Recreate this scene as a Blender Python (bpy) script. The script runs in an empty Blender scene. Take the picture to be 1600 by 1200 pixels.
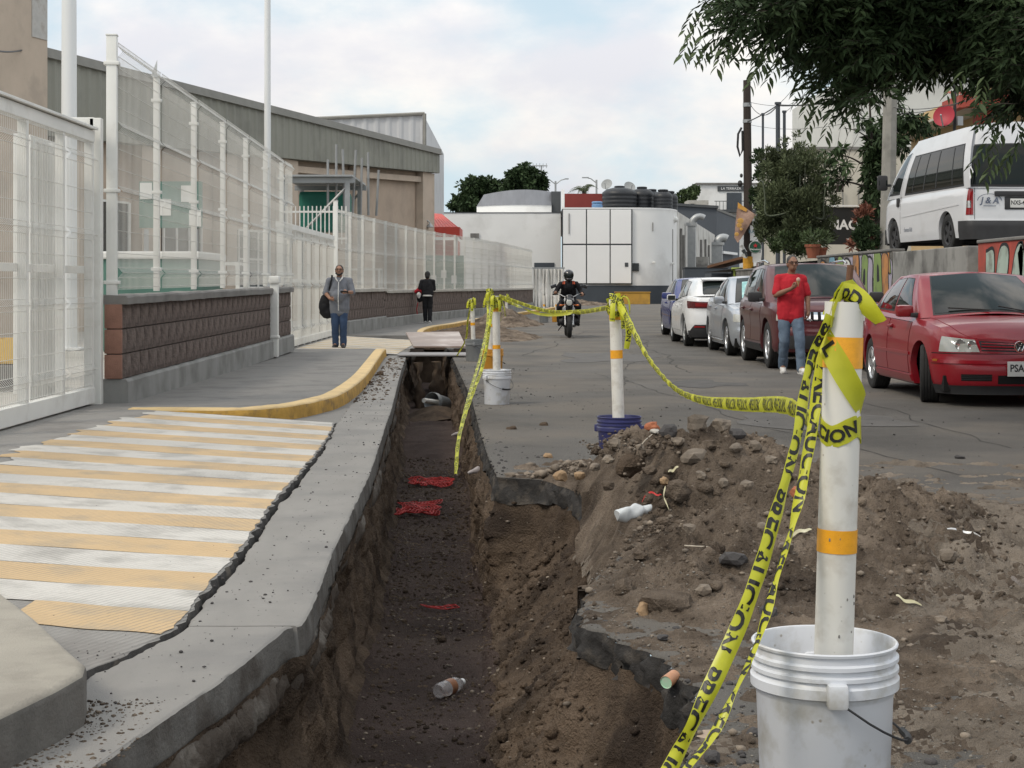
import bpy, bmesh, math, random
import numpy as np
from mathutils import Vector, Matrix, Quaternion
from mathutils.geometry import tessellate_polygon
random.seed(7)
rng = np.random.default_rng(7)
SC = bpy.context.scene
COL = SC.collection
R = math.radians
# ---------------------------------------------------------------- camera
EYE = 1.27          # camera height over the road
FPX = 2600.0        # focal length in photograph pixels (1600 wide)
cam_d = bpy.data.cameras.new('camera')
cam_d.sensor_width = 36.0
cam_d.lens = 36.0 * FPX / 1600.0
cam_d.shift_y = -154.0 / 1600.0
cam_d.clip_start = 0.05
cam_d.clip_end = 3000
cam = bpy.data.objects.new('camera', cam_d)
COL.objects.link(cam)
cam.location = (0, 0, EYE)
cam.rotation_euler = (R(90), 0, 0)
SC.camera = cam
# ---------------------------------------------------------------- sky, sun, exposure
SUN_DIR = Vector((-0.62, -0.42, 0.78)).normalized()      # towards the sun
w = bpy.data.worlds.new('World'); SC.world = w; w.use_nodes = True
nt = w.node_tree; nt.nodes.clear()
def N(t, **k):
    n = nt.nodes.new(t)
    for a, b in k.items(): setattr(n, a, b)
    return n
def wmath(op, a, b=None):
    n = N('ShaderNodeMath', operation=op)
    for i, v in enumerate((a, b)):
        if v is None: continue
        if isinstance(v, (int, float)): n.inputs[i].default_value = v
        else: nt.links.new(v, n.inputs[i])
    return n.outputs[0]
sky = N('ShaderNodeTexSky', sky_type='NISHITA', sun_disc=False)
sky.sun_elevation = math.asin(SUN_DIR.z)
sky.sun_rotation = math.atan2(SUN_DIR.x, SUN_DIR.y)
sky.air_density = 1.0; sky.dust_density = 2.0
tc = N('ShaderNodeTexCoord'); sp = N('ShaderNodeSeparateXYZ')
nt.links.new(tc.outputs['Generated'], sp.inputs[0])
zz = wmath('ADD', wmath('MAXIMUM', sp.outputs[2], 0.0), 0.46)
cx = N('ShaderNodeCombineXYZ')
nt.links.new(wmath('DIVIDE', sp.outputs[0], zz), cx.inputs[0])
nt.links.new(wmath('DIVIDE', sp.outputs[1], zz), cx.inputs[1])
def wnoise(scale, detail, off, rough=0.55):
    m = N('ShaderNodeMapping'); m.inputs['Location'].default_value = off
    nt.links.new(cx.outputs[0], m.inputs[0])
    n = N('ShaderNodeTexNoise'); n.inputs['Scale'].default_value = scale
    n.inputs['Detail'].default_value = detail; n.inputs['Roughness'].default_value = rough
    n.inputs['Distortion'].default_value = 0.12
    nt.links.new(m.outputs[0], n.inputs['Vector'])
    return n.outputs[0]
def wramp(v, a, b, c0=(0,0,0,1), c1=(1,1,1,1)):
    r = N('ShaderNodeValToRGB'); r.color_ramp.interpolation = 'EASE'
    r.color_ramp.elements[0].position = a; r.color_ramp.elements[1].position = b
    r.color_ramp.elements[0].color = c0; r.color_ramp.elements[1].color = c1
    nt.links.new(v, r.inputs[0]); return r.outputs[0]
cover = wramp(wnoise(2.3, 9, (3.1, 1.7, 0)), 0.415, 0.58)
shade = wramp(wnoise(3.2, 8, (11.3, 4.2, 0)), 0.34, 0.58, (0.76, 0.755, 0.795, 1), (1.02, 0.965, 0.90, 1))
bg1 = N('ShaderNodeBackground'); bg1.inputs[1].default_value = 0.12
mixs = N('ShaderNodeMix', data_type='RGBA'); mixs.inputs[0].default_value = 0.8
nt.links.new(sky.outputs[0], mixs.inputs[6]); mixs.inputs[7].default_value = (5.2, 6.3, 6.95, 1)
nt.links.new(mixs.outputs[2], bg1.inputs[0])
bg2 = N('ShaderNodeBackground'); bg2.inputs[1].default_value = 0.98
nt.links.new(shade, bg2.inputs[0])
# an overcast sky grows brighter towards the zenith
nt.links.new(wmath('MULTIPLY', wmath('ADD', wmath('MULTIPLY', wmath('MAXIMUM', sp.outputs[2], 0.0), 1.8), 1.0), 0.79), bg2.inputs[1])
ms = N('ShaderNodeMixShader'); out = N('ShaderNodeOutputWorld')
nt.links.new(wmath('MULTIPLY', cover, 0.93), ms.inputs[0])
nt.links.new(bg1.outputs[0], ms.inputs[1]); nt.links.new(bg2.outputs[0], ms.inputs[2])
nt.links.new(ms.outputs[0], out.inputs[0])
sun_d = bpy.data.lights.new('sun', 'SUN'); sun_d.energy = 1.5; sun_d.angle = R(14); sun_d.color = (1.0, 0.90, 0.75)
sun = bpy.data.objects.new('sun', sun_d); COL.objects.link(sun)
sun.rotation_euler = SUN_DIR.to_track_quat('Z', 'Y').to_euler(); sun.location = (-20, -15, 40)
SC.view_settings.view_transform = 'Standard'; SC.view_settings.look = 'None'
SC.view_settings.exposure = 0.18; SC.view_settings.gamma = 1.0
SC.view_settings.use_curve_mapping = False

# ---------------------------------------------------------------- numeric helpers
def W(px, py, Y):   # the point that the photograph shows at (px, py), at distance Y down the street
    return Vector(((px - 800) / FPX * Y, Y, EYE - (py - 446) / FPX * Y))
def G(px, py, z=0.0):   # the same for a point of known height
    Y = FPX * (EYE - z) / (py - 446)
    return Vector(((px - 800) / FPX * Y, Y, z))
def _hash(i, j, k):
    h = (i * 374761393 + j * 668265263 + k * 2147483647 + 1013904223) & 0xFFFFFFFF
    h = ((h ^ (h >> 13)) * 1274126177) & 0xFFFFFFFF
    h = h ^ (h >> 16)
    return (h & 0xFFFFFF) / float(0xFFFFFF)
def vnoise(p):
    p = np.asarray(p, dtype=np.float64)
    i = np.floor(p).astype(np.int64); f = p - i; f = f * f * (3 - 2 * f)
    r = 0
    for a in (0, 1):
        for b in (0, 1):
            for c in (0, 1):
                wgt = (f[:, 0] if a else 1 - f[:, 0]) * (f[:, 1] if b else 1 - f[:, 1]) * (f[:, 2] if c else 1 - f[:, 2])
                r = r + wgt * _hash(i[:, 0] + a, i[:, 1] + b, i[:, 2] + c)
    return r * 2 - 1
def fbm(p, scale, octv=4, gain=0.5):
    p = np.asarray(p) * scale; s = 0; a = 1.0
    for o in range(octv):
        s = s + a * vnoise(p + o * 17.3); p = p * 2.03; a *= gain
    return s
def interp(x, pts):
    return np.interp(x, [p[0] for p in pts], [p[1] for p in pts])
def catmull(pts, n):
    pts = [np.array(p, dtype=float) for p in pts]
    P = [2 * pts[0] - pts[1]] + pts + [2 * pts[-1] - pts[-2]]
    out = []
    for i in range(1, len(P) - 2):
        for k in range(n):
            t = k / n
            a, b, c, d = P[i - 1], P[i], P[i + 1], P[i + 2]
            out.append(0.5 * ((2 * b) + (-a + c) * t + (2 * a - 5 * b + 4 * c - d) * t * t + (-a + 3 * b - 3 * c + d) * t ** 3))
    out.append(P[-2])
    return np.array(out)

# ---------------------------------------------------------------- objects
def tag(o, label=None, cat=None, group=None, kind=None):
    if label: o['label'] = label
    if cat: o['category'] = cat
    if group: o['group'] = group
    if kind: o['kind'] = kind
    return o
def thing(name, label, cat, loc=(0, 0, 0), rz=0.0, group=None):
    o = bpy.data.objects.new(name, None); COL.objects.link(o)
    o.empty_display_size = 0.2
    o.location = loc; o.rotation_euler = (0, 0, rz)
    o['wl'] = [float(v) for v in loc]; o['wr'] = float(rz)
    return tag(o, label, cat, group)
def link(name, me, parent=None, loc=None, rot=None):
    o = bpy.data.objects.new(name, me); COL.objects.link(o)
    if parent: o.parent = parent
    if loc is not None: o.location = loc
    if rot is not None: o.rotation_euler = rot
    return o
def to_local(v, parent):
    if parent is None: return v
    root = parent
    while root.parent: root = root.parent
    if 'wl' not in root: return v
    l = np.array(root['wl']); a = -root['wr']
    v = np.asarray(v, dtype=float) - l
    c, s = math.cos(a), math.sin(a)
    r = v.copy(); r[:, 0] = c * v[:, 0] - s * v[:, 1]; r[:, 1] = s * v[:, 0] + c * v[:, 1]
    return r
def copy_tree(o, parent=None):
    c = o.copy(); COL.objects.link(c); c.parent = parent
    for ch in o.children: copy_tree(ch, c)
    return c
class MB:
    """collects faces, then becomes one mesh object"""
    def __init__(s): s.v = []; s.f = []; s.m = []
    def add(s, vs, fs, m=0, T=None):
        b = len(s.v)
        if T is not None: vs = [T @ Vector(q) for q in vs]
        s.v.extend([tuple(q) for q in vs])
        s.f.extend([tuple(b + i for i in f) for f in fs]); s.m.extend([m] * len(fs))
        return s
    def box(s, c, d, m=0, rz=0.0, rx=0.0, ry=0.0, bev=0.0):
        hx, hy, hz = d[0] / 2, d[1] / 2, d[2] / 2
        T = Matrix.Translation(Vector(c)) @ Matrix.Rotation(rz, 4, 'Z') @ Matrix.Rotation(ry, 4, 'Y') @ Matrix.Rotation(rx, 4, 'X')
        b = min(bev, hx * .95, hy * .95, hz * .95)
        if b <= 0:
            vs = [(x * hx, y * hy, z * hz) for x in (-1, 1) for y in (-1, 1) for z in (-1, 1)]
            fs = [(0, 1, 3, 2), (4, 6, 7, 5), (0, 4, 5, 1), (2, 3, 7, 6), (0, 2, 6, 4), (1, 5, 7, 3)]
            return s.add(vs, fs, m, T)
        bm = bmesh.new(); bmesh.ops.create_cube(bm, size=1.0)
        for q in bm.verts: q.co = Vector((q.co.x * d[0], q.co.y * d[1], q.co.z * d[2]))
        bmesh.ops.bevel(bm, geom=bm.edges[:], offset=b, segments=2, affect='EDGES', profile=0.6)
        bm.verts.index_update()
        vs = [q.co.copy() for q in bm.verts]; fs = [[q.index for q in f.verts] for f in bm.faces]; bm.free()
        return s.add(vs, fs, m, T)
    def tube(s, path, r, n=8, m=0, caps=True):
        path = [Vector(p) for p in path]; k = len(path)
        rr = r if isinstance(r, (list, tuple, np.ndarray)) else [r] * k
        vs = []; up = None
        for i, p in enumerate(path):
            d = (path[min(i + 1, k - 1)] - path[max(i - 1, 0)])
            d = d.normalized() if d.length > 1e-9 else Vector((0, 0, 1))
            if up is None: up = d.orthogonal().normalized()
            up = (up - d * up.dot(d)); up = up.normalized() if up.length > 1e-6 else d.orthogonal().normalized()
            q = d.cross(up)
            for j in range(n):
                a = 2 * math.pi * j / n
                vs.append(p + (up * math.cos(a) + q * math.sin(a)) * rr[i])
        fs = []
        for i in range(k - 1):
            for j in range(n):
                fs.append((i * n + j, i * n + (j + 1) % n, (i + 1) * n + (j + 1) % n, (i + 1) * n + j))
        if caps:
            fs.append(tuple(range(n - 1, -1, -1))); fs.append(tuple((k - 1) * n + j for j in range(n)))
        return s.add(vs, fs, m)
    def lathe(s, prof, c=(0, 0, 0), n=32, m=0, T=None):
        vs = []; fs = []
        for (r, z) in prof:
            for j in range(n):
                a = 2 * math.pi * j / n
                vs.append((c[0] + r * math.cos(a), c[1] + r * math.sin(a), c[2] + z))
        for i in range(len(prof) - 1):
            for j in range(n):
                fs.append((i * n + j, i * n + (j + 1) % n, (i + 1) * n + (j + 1) % n, (i + 1) * n + j))
        return s.add(vs, fs, m, T)
    def prism(s, poly, z0, z1, m=0, T=None):
        """poly: (x, y) outline, counter-clockwise"""
        n = len(poly)
        vs = [(p[0], p[1], z0) for p in poly] + [(p[0], p[1], z1) for p in poly]
        tri = tessellate_polygon([[Vector((p[0], p[1], 0)) for p in poly]])
        fs = [(a + n, b + n, c + n) for a, b, c in tri] + [(c, b, a) for a, b, c in tri]
        fs += [(i, (i + 1) % n, n + (i + 1) % n, n + i) for i in range(n)]
        return s.add(vs, fs, m, T)
    def grid(s, P, m=0, flip=False, closed=False):
        """P: array rows x cols x 3"""
        P = np.asarray(P); a, b = P.shape[:2]
        fs = []
        for i in range(a - 1):
            for j in range(b if closed else b - 1):
                q = (i * b + j, i * b + (j + 1) % b, (i + 1) * b + (j + 1) % b, (i + 1) * b + j)
                fs.append(q[::-1] if flip else q)
        return s.add([tuple(x) for x in P.reshape(-1, 3)], fs, m)
    def ball(s, c, r, m=0, n=12, T=None):
        r = (r, r, r) if isinstance(r, (int, float)) else r
        vs = []; fs = []
        k = n // 2
        for i in range(k + 1):
            t = math.pi * i / k
            for j in range(n):
                a = 2 * math.pi * j / n
                vs.append((c[0] + r[0] * math.sin(t) * math.cos(a), c[1] + r[1] * math.sin(t) * math.sin(a), c[2] + r[2] * math.cos(t)))
        for i in range(k):
            for j in range(n):
                fs.append((i * n + j, (i + 1) * n + j, (i + 1) * n + (j + 1) % n, i * n + (j + 1) % n))
        return s.add(vs, fs, m, T)
    def mesh(s, name, mats, parent=None, world=True, smooth=False, fix=True):
        me = bpy.data.meshes.new(name)
        v = np.array(s.v, dtype=float)
        if world and parent is not None: v = to_local(v, parent)
        me.from_pydata([tuple(q) for q in v], [], s.f)
        for mt in (mats if isinstance(mats, (list, tuple)) else [mats]): me.materials.append(mt)
        if isinstance(mats, (list, tuple)) and len(mats) > 1:
            me.polygons.foreach_set('material_index', s.m)
        if fix:
            bm = bmesh.new(); bm.from_mesh(me)
            bmesh.ops.remove_doubles(bm, verts=bm.verts, dist=1e-5)
            bmesh.ops.recalc_face_normals(bm, faces=bm.faces); bm.to_mesh(me); bm.free()
        if smooth is True: me.polygons.foreach_set('use_smooth', [True] * len(me.polygons))
        elif smooth:
            me.polygons.foreach_set('use_smooth', [True] * len(me.polygons)); me.set_sharp_from_angle(angle=R(smooth))
        me.update()
        return me
    def build(s, name, mats, parent=None, world=True, smooth=False, fix=True):
        return link(name, s.mesh(name, mats, parent, world, smooth, fix), parent)
def np_mesh(name, V, Fq, mats, parent=None, smooth=False, world=True):
    """fast mesh from arrays: V (n,3), Fq (m,3 or 4)"""
    me = bpy.data.meshes.new(name)
    V = np.asarray(V, dtype=np.float64)
    if world and parent is not None: V = to_local(V, parent)
    Fq = np.asarray(Fq, dtype=np.int32); k = Fq.shape[1]
    me.vertices.add(len(V)); me.vertices.foreach_set('co', V.astype(np.float32).ravel())
    me.loops.add(Fq.size); me.loops.foreach_set('vertex_index', Fq.ravel())
    me.polygons.add(len(Fq)); me.polygons.foreach_set('loop_start', np.arange(len(Fq), dtype=np.int32) * k)
    for mt in (mats if isinstance(mats, (list, tuple)) else [mats]): me.materials.append(mt)
    if smooth: me.polygons.foreach_set('use_smooth', np.ones(len(Fq), dtype=bool))
    me.update(calc_edges=True); me.validate()
    return link(name, me, parent)
def grid_faces(a, b):
    i, j = np.meshgrid(np.arange(a - 1), np.arange(b - 1), indexing='ij')
    q = (i * b + j).ravel()
    return np.stack([q, q + 1, q + b + 1, q + b], 1)

# ---------------------------------------------------------------- materials
def srgb(r, g, b):
    f = lambda c: ((c / 255 + 0.055) / 1.055) ** 2.4 if c > 10 else c / 255 / 12.92
    return (f(r), f(g), f(b))
MATS = {}
def mat(name, col, rough=0.7, var=0.12, scale=3.0, bump=0.0, bscale=60.0, metal=0.0, spec=0.4, dirt=None, coat=0.0,
        second=None, stretch=None, detail=6, speck=None, trans=0.0, bdist=0.01, alpha=1.0):
    m = bpy.data.materials.new(name); m.use_nodes = True
    t = m.node_tree; b = t.nodes['Principled BSDF']; L = t.links.new
    def nn(ty, **k):
        x = t.nodes.new(ty)
        for a, v in k.items(): setattr(x, a, v)
        return x
    co = nn('ShaderNodeTexCoord').outputs['Object']
    if stretch:
        mp = nn('ShaderNodeMapping'); mp.inputs['Scale'].default_value = stretch; L(co, mp.inputs[0]); co2 = mp.outputs[0]
    else: co2 = co
    def noise(sc, det=detail, c=co2, r=0.6):
        n = nn('ShaderNodeTexNoise'); n.inputs['Scale'].default_value = sc; n.inputs['Detail'].default_value = det
        n.inputs['Roughness'].default_value = r; L(c, n.inputs['Vector']); return n.outputs[0]
    def ramp(v, p0, p1, c0, c1):
        r = nn('ShaderNodeValToRGB'); e = r.color_ramp.elements
        e[0].position = p0; e[1].position = p1; e[0].color = (*c0, 1); e[1].color = (*c1, 1); L(v, r.inputs[0]); return r.outputs[0]
    def mix(f, a, c):
        x = nn('ShaderNodeMix', data_type='RGBA')
        if isinstance(f, float): x.inputs[0].default_value = f
        else: L(f, x.inputs[0])
        for i, v in ((6, a), (7, c)):
            if isinstance(v, tuple): x.inputs[i].default_value = (*v, 1)
            else: L(v, x.inputs[i])
        return x.outputs[2]
    lo = tuple(c * (1 - var) for c in col); hi = tuple(min(1, c * (1 + var)) for c in (second or col))
    cl = ramp(noise(scale), 0.3, 0.7, lo, hi)
    if speck:   # (colour, amount, scale)
        vo = nn('ShaderNodeTexVoronoi'); vo.inputs['Scale'].default_value = speck[2]; L(co, vo.inputs['Vector'])
        f1 = ramp(vo.outputs['Distance'], 0.10, 0.22, (1, 1, 1), (0, 0, 0))
        wn = nn('ShaderNodeTexWhiteNoise'); L(vo.outputs['Position'], wn.inputs['Vector'])
        f2 = ramp(wn.outputs['Value'], speck[1], speck[1] + 0.02, (1, 1, 1), (0, 0, 0))
        mm = nn('ShaderNodeMath', operation='MULTIPLY'); L(f1, mm.inputs[0]); L(f2, mm.inputs[1])
        cl = mix(mm.outputs[0], cl, speck[0])
    if dirt:    # (colour, amount 0..1, scale)
        a = 0.62 - 0.3 * dirt[1]
        cl = mix(ramp(noise(dirt[2], 8, co), a, a + 0.16, (0, 0, 0), (dirt[3] if len(dirt) > 3 else 0.8,) * 3), cl, dirt[0])
    L(cl, b.inputs['Base Color'])
    b.inputs['Roughness'].default_value = rough; b.inputs['Metallic'].default_value = metal
    b.inputs['Specular IOR Level'].default_value = spec
    if coat: b.inputs['Coat Weight'].default_value = coat; b.inputs['Coat Roughness'].default_value = 0.04
    if trans: b.inputs['Transmission Weight'].default_value = trans
    if alpha < 1: b.inputs['Alpha'].default_value = alpha
    if bump:
        bp = nn('ShaderNodeBump'); bp.inputs['Strength'].default_value = bump; bp.inputs['Distance'].default_value = bdist
        L(noise(bscale, 5, co, 0.65), bp.inputs['Height']); L(bp.outputs[0], b.inputs['Normal'])
    MATS[name] = m
    return m
GREY_DIRT = (0.10, 0.085, 0.07)
m_asphalt = mat('asphalt', (0.143, 0.135, 0.125), 0.9, 0.26, 0.55, 0.9, 110, spec=0.25, dirt=((0.205, 0.182, 0.155), 0.55, 0.45, 0.75), speck=((0.27, 0.26, 0.24), 0.4, 60), bdist=0.03)
m_asph_gap_shade = mat('asphalt_broken_gap_shade', (0.030, 0.028, 0.027), 0.9, 0.5, 14, 0.9, 60, dirt=((0.10, 0.085, 0.07), 0.35, 9))
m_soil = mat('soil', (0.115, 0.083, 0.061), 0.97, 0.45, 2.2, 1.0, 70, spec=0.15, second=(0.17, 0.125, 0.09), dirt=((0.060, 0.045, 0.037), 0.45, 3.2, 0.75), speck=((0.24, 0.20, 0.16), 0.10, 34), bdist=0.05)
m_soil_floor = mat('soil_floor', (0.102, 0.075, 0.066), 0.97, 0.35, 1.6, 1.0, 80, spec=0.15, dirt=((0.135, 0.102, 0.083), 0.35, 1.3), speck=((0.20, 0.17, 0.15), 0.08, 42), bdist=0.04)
m_mound = mat('mound_soil', (0.155, 0.116, 0.088), 0.97, 0.40, 3.0, 1.0, 75, spec=0.15, second=(0.25, 0.20, 0.155), dirt=((0.075, 0.057, 0.045), 0.45, 2.2, 0.85), speck=((0.30, 0.26, 0.21), 0.16, 60), bdist=0.05)
m_concrete = mat('concrete', (0.30, 0.295, 0.285), 0.85, 0.10, 1.4, 0.25, 140, dirt=((0.19, 0.18, 0.17), 0.45, 2.2, 0.7))
m_conc_dark = mat('concrete_dark', (0.20, 0.193, 0.182), 0.9, 0.14, 1.8, 0.35, 120, dirt=((0.13, 0.125, 0.12), 0.5, 1.8, 0.8))
m_conc_stain = mat('concrete_stained', (0.30, 0.29, 0.27), 0.9, 0.2, 1.2, 0.3, 80, stretch=(3, 3, 0.5), dirt=((0.12, 0.115, 0.11), 0.45, 1.5))
m_conc_pale = mat('concrete_pale', (0.40, 0.385, 0.35), 0.88, 0.10, 2.5, 0.3, 150, dirt=((0.26, 0.24, 0.21), 0.45, 3, 0.6))
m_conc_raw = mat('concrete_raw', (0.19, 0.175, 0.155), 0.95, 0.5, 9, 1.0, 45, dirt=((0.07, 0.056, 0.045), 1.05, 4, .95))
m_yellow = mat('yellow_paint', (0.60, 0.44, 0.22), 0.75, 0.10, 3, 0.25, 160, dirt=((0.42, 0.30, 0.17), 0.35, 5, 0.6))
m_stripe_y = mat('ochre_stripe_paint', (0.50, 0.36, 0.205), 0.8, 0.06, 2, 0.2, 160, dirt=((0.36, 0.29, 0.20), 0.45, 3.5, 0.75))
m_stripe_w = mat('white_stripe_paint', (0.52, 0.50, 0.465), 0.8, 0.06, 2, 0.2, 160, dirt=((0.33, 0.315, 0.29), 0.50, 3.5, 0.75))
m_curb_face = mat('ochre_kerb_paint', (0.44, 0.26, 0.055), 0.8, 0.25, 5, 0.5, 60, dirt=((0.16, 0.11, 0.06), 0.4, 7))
m_white = mat('white_enamel', (0.70, 0.70, 0.67), 0.45, 0.06, 2, dirt=((0.48, 0.46, 0.42), 0.28, 3, 0.5))
m_wire = mat('white_wire', (0.74, 0.735, 0.70), 0.5, 0.05, 2)
m_block = mat('volcanic_block', (0.100, 0.074, 0.064), 0.95, 0.35, 7, 1.0, 55, second=(0.145, 0.112, 0.098), bdist=0.02)
m_block_red = mat('volcanic_block_red', (0.25, 0.135, 0.10), 0.95, 0.2, 5, 0.7, 70)
m_mortar = mat('mortar', (0.080, 0.062, 0.055), 0.95, 0.2, 8, 0.5, 60)
m_black = mat('black_plastic', (0.018, 0.018, 0.019), 0.5, 0.2, 5)
m_rubber = mat('rubber', (0.022, 0.022, 0.022), 0.85, 0.25, 8, 0.2, 100)
m_dark = mat('dark_void', (0.006, 0.006, 0.006), 0.9)
m_steel = mat('steel', (0.45, 0.45, 0.45), 0.35, 0.1, 4, metal=1.0)
m_alu = mat('wheel_alloy', (0.60, 0.61, 0.63), 0.3, 0.08, 4, metal=0.85)
# ================================================================ THE GROUND
L_PTS = [(1.5, -1.42), (3.4, -1.25), (4.41, -1.09), (5.37, -.93), (6.17, -.838), (6.22, -.785), (6.5, -.785), (8.0, -.855), (11.2, -.955), (14.4, -1.11), (15.6, -1.17), (17, -1.23), (21.4, -1.47), (25, -1.66), (29.6, -1.88), (36, -2.1)]
R_PTS = [(1.5, .30), (3.5, .38), (4.38, .455), (4.57, .485), (4.9, .55), (5.28, .583), (5.46, .51), (5.66, .53), (5.84, .43), (6.05, .35), (6.2, .265), (6.49, .262), (7.16, .35), (8.17, .58), (8.8, .56), (9.6, .5), (10.35, .38), (10.9, .2), (11.04, -.095), (12.3, -.175), (15.1, -.305), (18.4, -.44), (22.2, -.65), (28.5, -1.0), (36, -1.45)]
CR_PTS = [(1.5, -1.5), (3.4, -1.46), (4.4, -1.42), (5.38, -1.376), (6.13, -1.22), (6.97, -1.255), (8.07, -1.29), (9.6, -1.366), (11.04, -1.40), (13, -1.475), (16.2, -1.66), (20, -1.80), (29, -2.23), (36, -2.4)]
ZF_PTS = [(1.5, -.95), (14, -.95), (17, -.90), (19.5, -.86), (21.0, -.74), (22.5, -.78), (26, -.8), (36, -.8)]
def Lx(y): return interp(y, L_PTS)
def Rx(y): return interp(y, R_PTS) + (0.012 * np.sin(np.asarray(y) * 23.0) + 0.010 * np.sin(np.asarray(y) * 61.0 + 1)) * np.clip(1.6 - np.asarray(y) / 9, 0.0, 1)
def Cx(y): return interp(y, CR_PTS)
ys = [1.5]
while ys[-1] < 36: ys.append(ys[-1] + max(0.011, ys[-1] * 0.0026))
ys = np.array(ys[:-1] + [36.0])
# ---- trench
def trench_grid():
    seg = [14, 26, 6, 40, 24, 24, 10]
    cols = []
    L, Rr, zf = Lx(ys), Rx(ys), interp(ys, ZF_PTS)
    Lw = L + 0.03 * vnoise(np.stack([ys * 1.3, ys * 0, ys * 0], 1)) 
    wide = np.clip((11.3 - ys) / 0.5, 0, 1)
    Rf = np.minimum(Rr - .05, np.where(wide > 0, -.15 * wide + (Rr - .05) * (1 - wide), Rr - .05))
    near = np.clip((6.6 - ys) / 0.8, 0, 1)
    K = [(L + .015, -.11 + 0 * ys), (Lw - .05, -.38 + 0 * ys), (Lw + .03, zf + .09), (Lw + .10, zf), (Rf - .03, zf),
         (Rf + (Rr - Rf) * .50, zf * .62 - .02), (Rr - .04 - .07 * near, -.32 - .06 * near), (Rr + .02, -.095 + 0 * ys)]
    P = []
    for i, n in enumerate(seg):
        for k in range(n):
            t = k / n
            P.append(np.stack([K[i][0] * (1 - t) + K[i + 1][0] * t, ys, K[i][1] * (1 - t) + K[i + 1][1] * t], 1))
    P.append(np.stack([K[-1][0], ys, K[-1][1]], 1))
    P = np.stack(P, 1)                      # rows (y) x cols x 3
    sh = P.shape; Q = P.reshape(-1, 3).copy()
    ci = np.tile(np.arange(sh[1]), sh[0])
    amp = np.interp(ci, [0, 6, 20, 46, 60, 80, 100, 125, 138, 144], [.01, .05, .05, .03, .025, .03, .06, .06, .045, .01])
    for a, off in ((0, 0), (2, 31)):
        Q[:, a] += amp * (0.8 * fbm(Q + off, 2.6, 3) + 0.42 * fbm(Q + off, 9, 4) - 0.35 * np.abs(fbm(Q + off, 6, 3)) + (0.16 if a == 2 else 0.2) * np.abs(fbm(Q + off, 40, 2)) * 1.7)
    Q[:, 2] += 0.035 * fbm(Q, 1.1, 2) * np.clip(1 - np.abs(ci - 66) / 22.0, 0, 1)
    return Q.reshape(sh)
TG = trench_grid()
TF = grid_faces(*TG.shape[:2])
# walls and floor are two sheets that share their seam
a_, b_ = TG.shape[:2]
col_of = TF[:, 0] % b_
tr_floor = TF[(col_of >= 44) & (col_of < 92)]; tr_wall = TF[(col_of < 44) | (col_of >= 92)]
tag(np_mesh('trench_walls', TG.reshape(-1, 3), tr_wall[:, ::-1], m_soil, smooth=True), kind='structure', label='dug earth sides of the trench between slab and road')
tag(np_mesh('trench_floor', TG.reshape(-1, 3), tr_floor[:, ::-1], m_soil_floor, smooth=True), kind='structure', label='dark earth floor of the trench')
def trench_z(x, y):
    i = int(np.clip(np.searchsorted(ys, y), 0, len(ys) - 1)); r = TG[i]
    return float(np.interp(x, r[44:, 0], r[44:, 2]))
def end_wall(y):
    i = int(np.clip(np.searchsorted(ys, y), 0, len(ys) - 1))
    MB().add([(-3, y, -1.3), (1.2, y, -1.3), (1.2, y, -.03), (-3, y, -.03)], [(0, 1, 2, 3)]).build('trench_end', m_soil)['kind'] = 'structure'
end_wall(36.0); end_wall(1.5)
# columns of soil left standing under the boards
for k, (px, Yk, wd) in enumerate(((683, 28.6, .20), (655, 28.2, .12), (715, 28.8, .12))):
    p = []
    X = (px - 800) / FPX * Yk
    for zz_ in np.linspace(-.85, -.04, 14):
        p.append([(X + (wd / 2 + .04 * math.sin(zz_ * 9 + k)) * math.cos(a) + .02 * math.sin(zz_ * 31), Yk + .22 * math.sin(a), zz_) for a in np.linspace(0, 2 * math.pi, 16, endpoint=False)])
    MB().grid(np.array(p), closed=True).build('soil_pillar', m_soil, smooth=True)['kind'] = 'structure'

# ---- the road: one sheet with the trench cut out of it
def road_left(y):
    y = np.asarray(y, dtype=float)
    far = interp(y, [(36, -2.4), (46, -2.3), (60, -.95), (80, 1.1), (95, 2.6), (100, -6), (114, -6)])
    return np.where(y < 36, Rx(y), far)
ry = np.concatenate([[-8, -2, 1.49], ys, np.linspace(36.3, 114, 60), [130, 160, 200]])
rows = []
for y in ry:
    xl = float(road_left(y)) if y > 1.495 else -1.35
    xr = 7.0 if y < 60 else 7.0 + (y - 60) * .25
    d = np.concatenate([[0, .012], np.linspace(.05, 1, 22) ** 1.6 * 3.2])
    d = d[d < (xr - xl) * .9]
    d = np.concatenate([[0, .012], np.linspace(.03, 1, 24) ** 1.4 * (xr - xl)])
    rows.append([(xl + v, y, 0.0) for v in d])
Q = np.array(rows); sh = Q.shape; Q = Q.reshape(-1, 3)
bump_r = 0.010 * fbm(Q * np.array([1, .6, 1]), .45, 2)
first = np.tile(np.arange(sh[1]), sh[0]) < 2
Q[:, 2] += np.where(first, 0, bump_r * np.clip((Q[:, 1] - 3) / 3, 0, 1) * np.clip((100 - Q[:, 1]) / 30, 0, 1)) - np.where(np.tile(np.arange(sh[1]), sh[0]) == 0, .012, 0)
tag(np_mesh('road', Q, grid_faces(sh[0], sh[1])[:, ::-1] * 1, m_asphalt, smooth=True), kind='structure', label='worn grey asphalt road')
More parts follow.
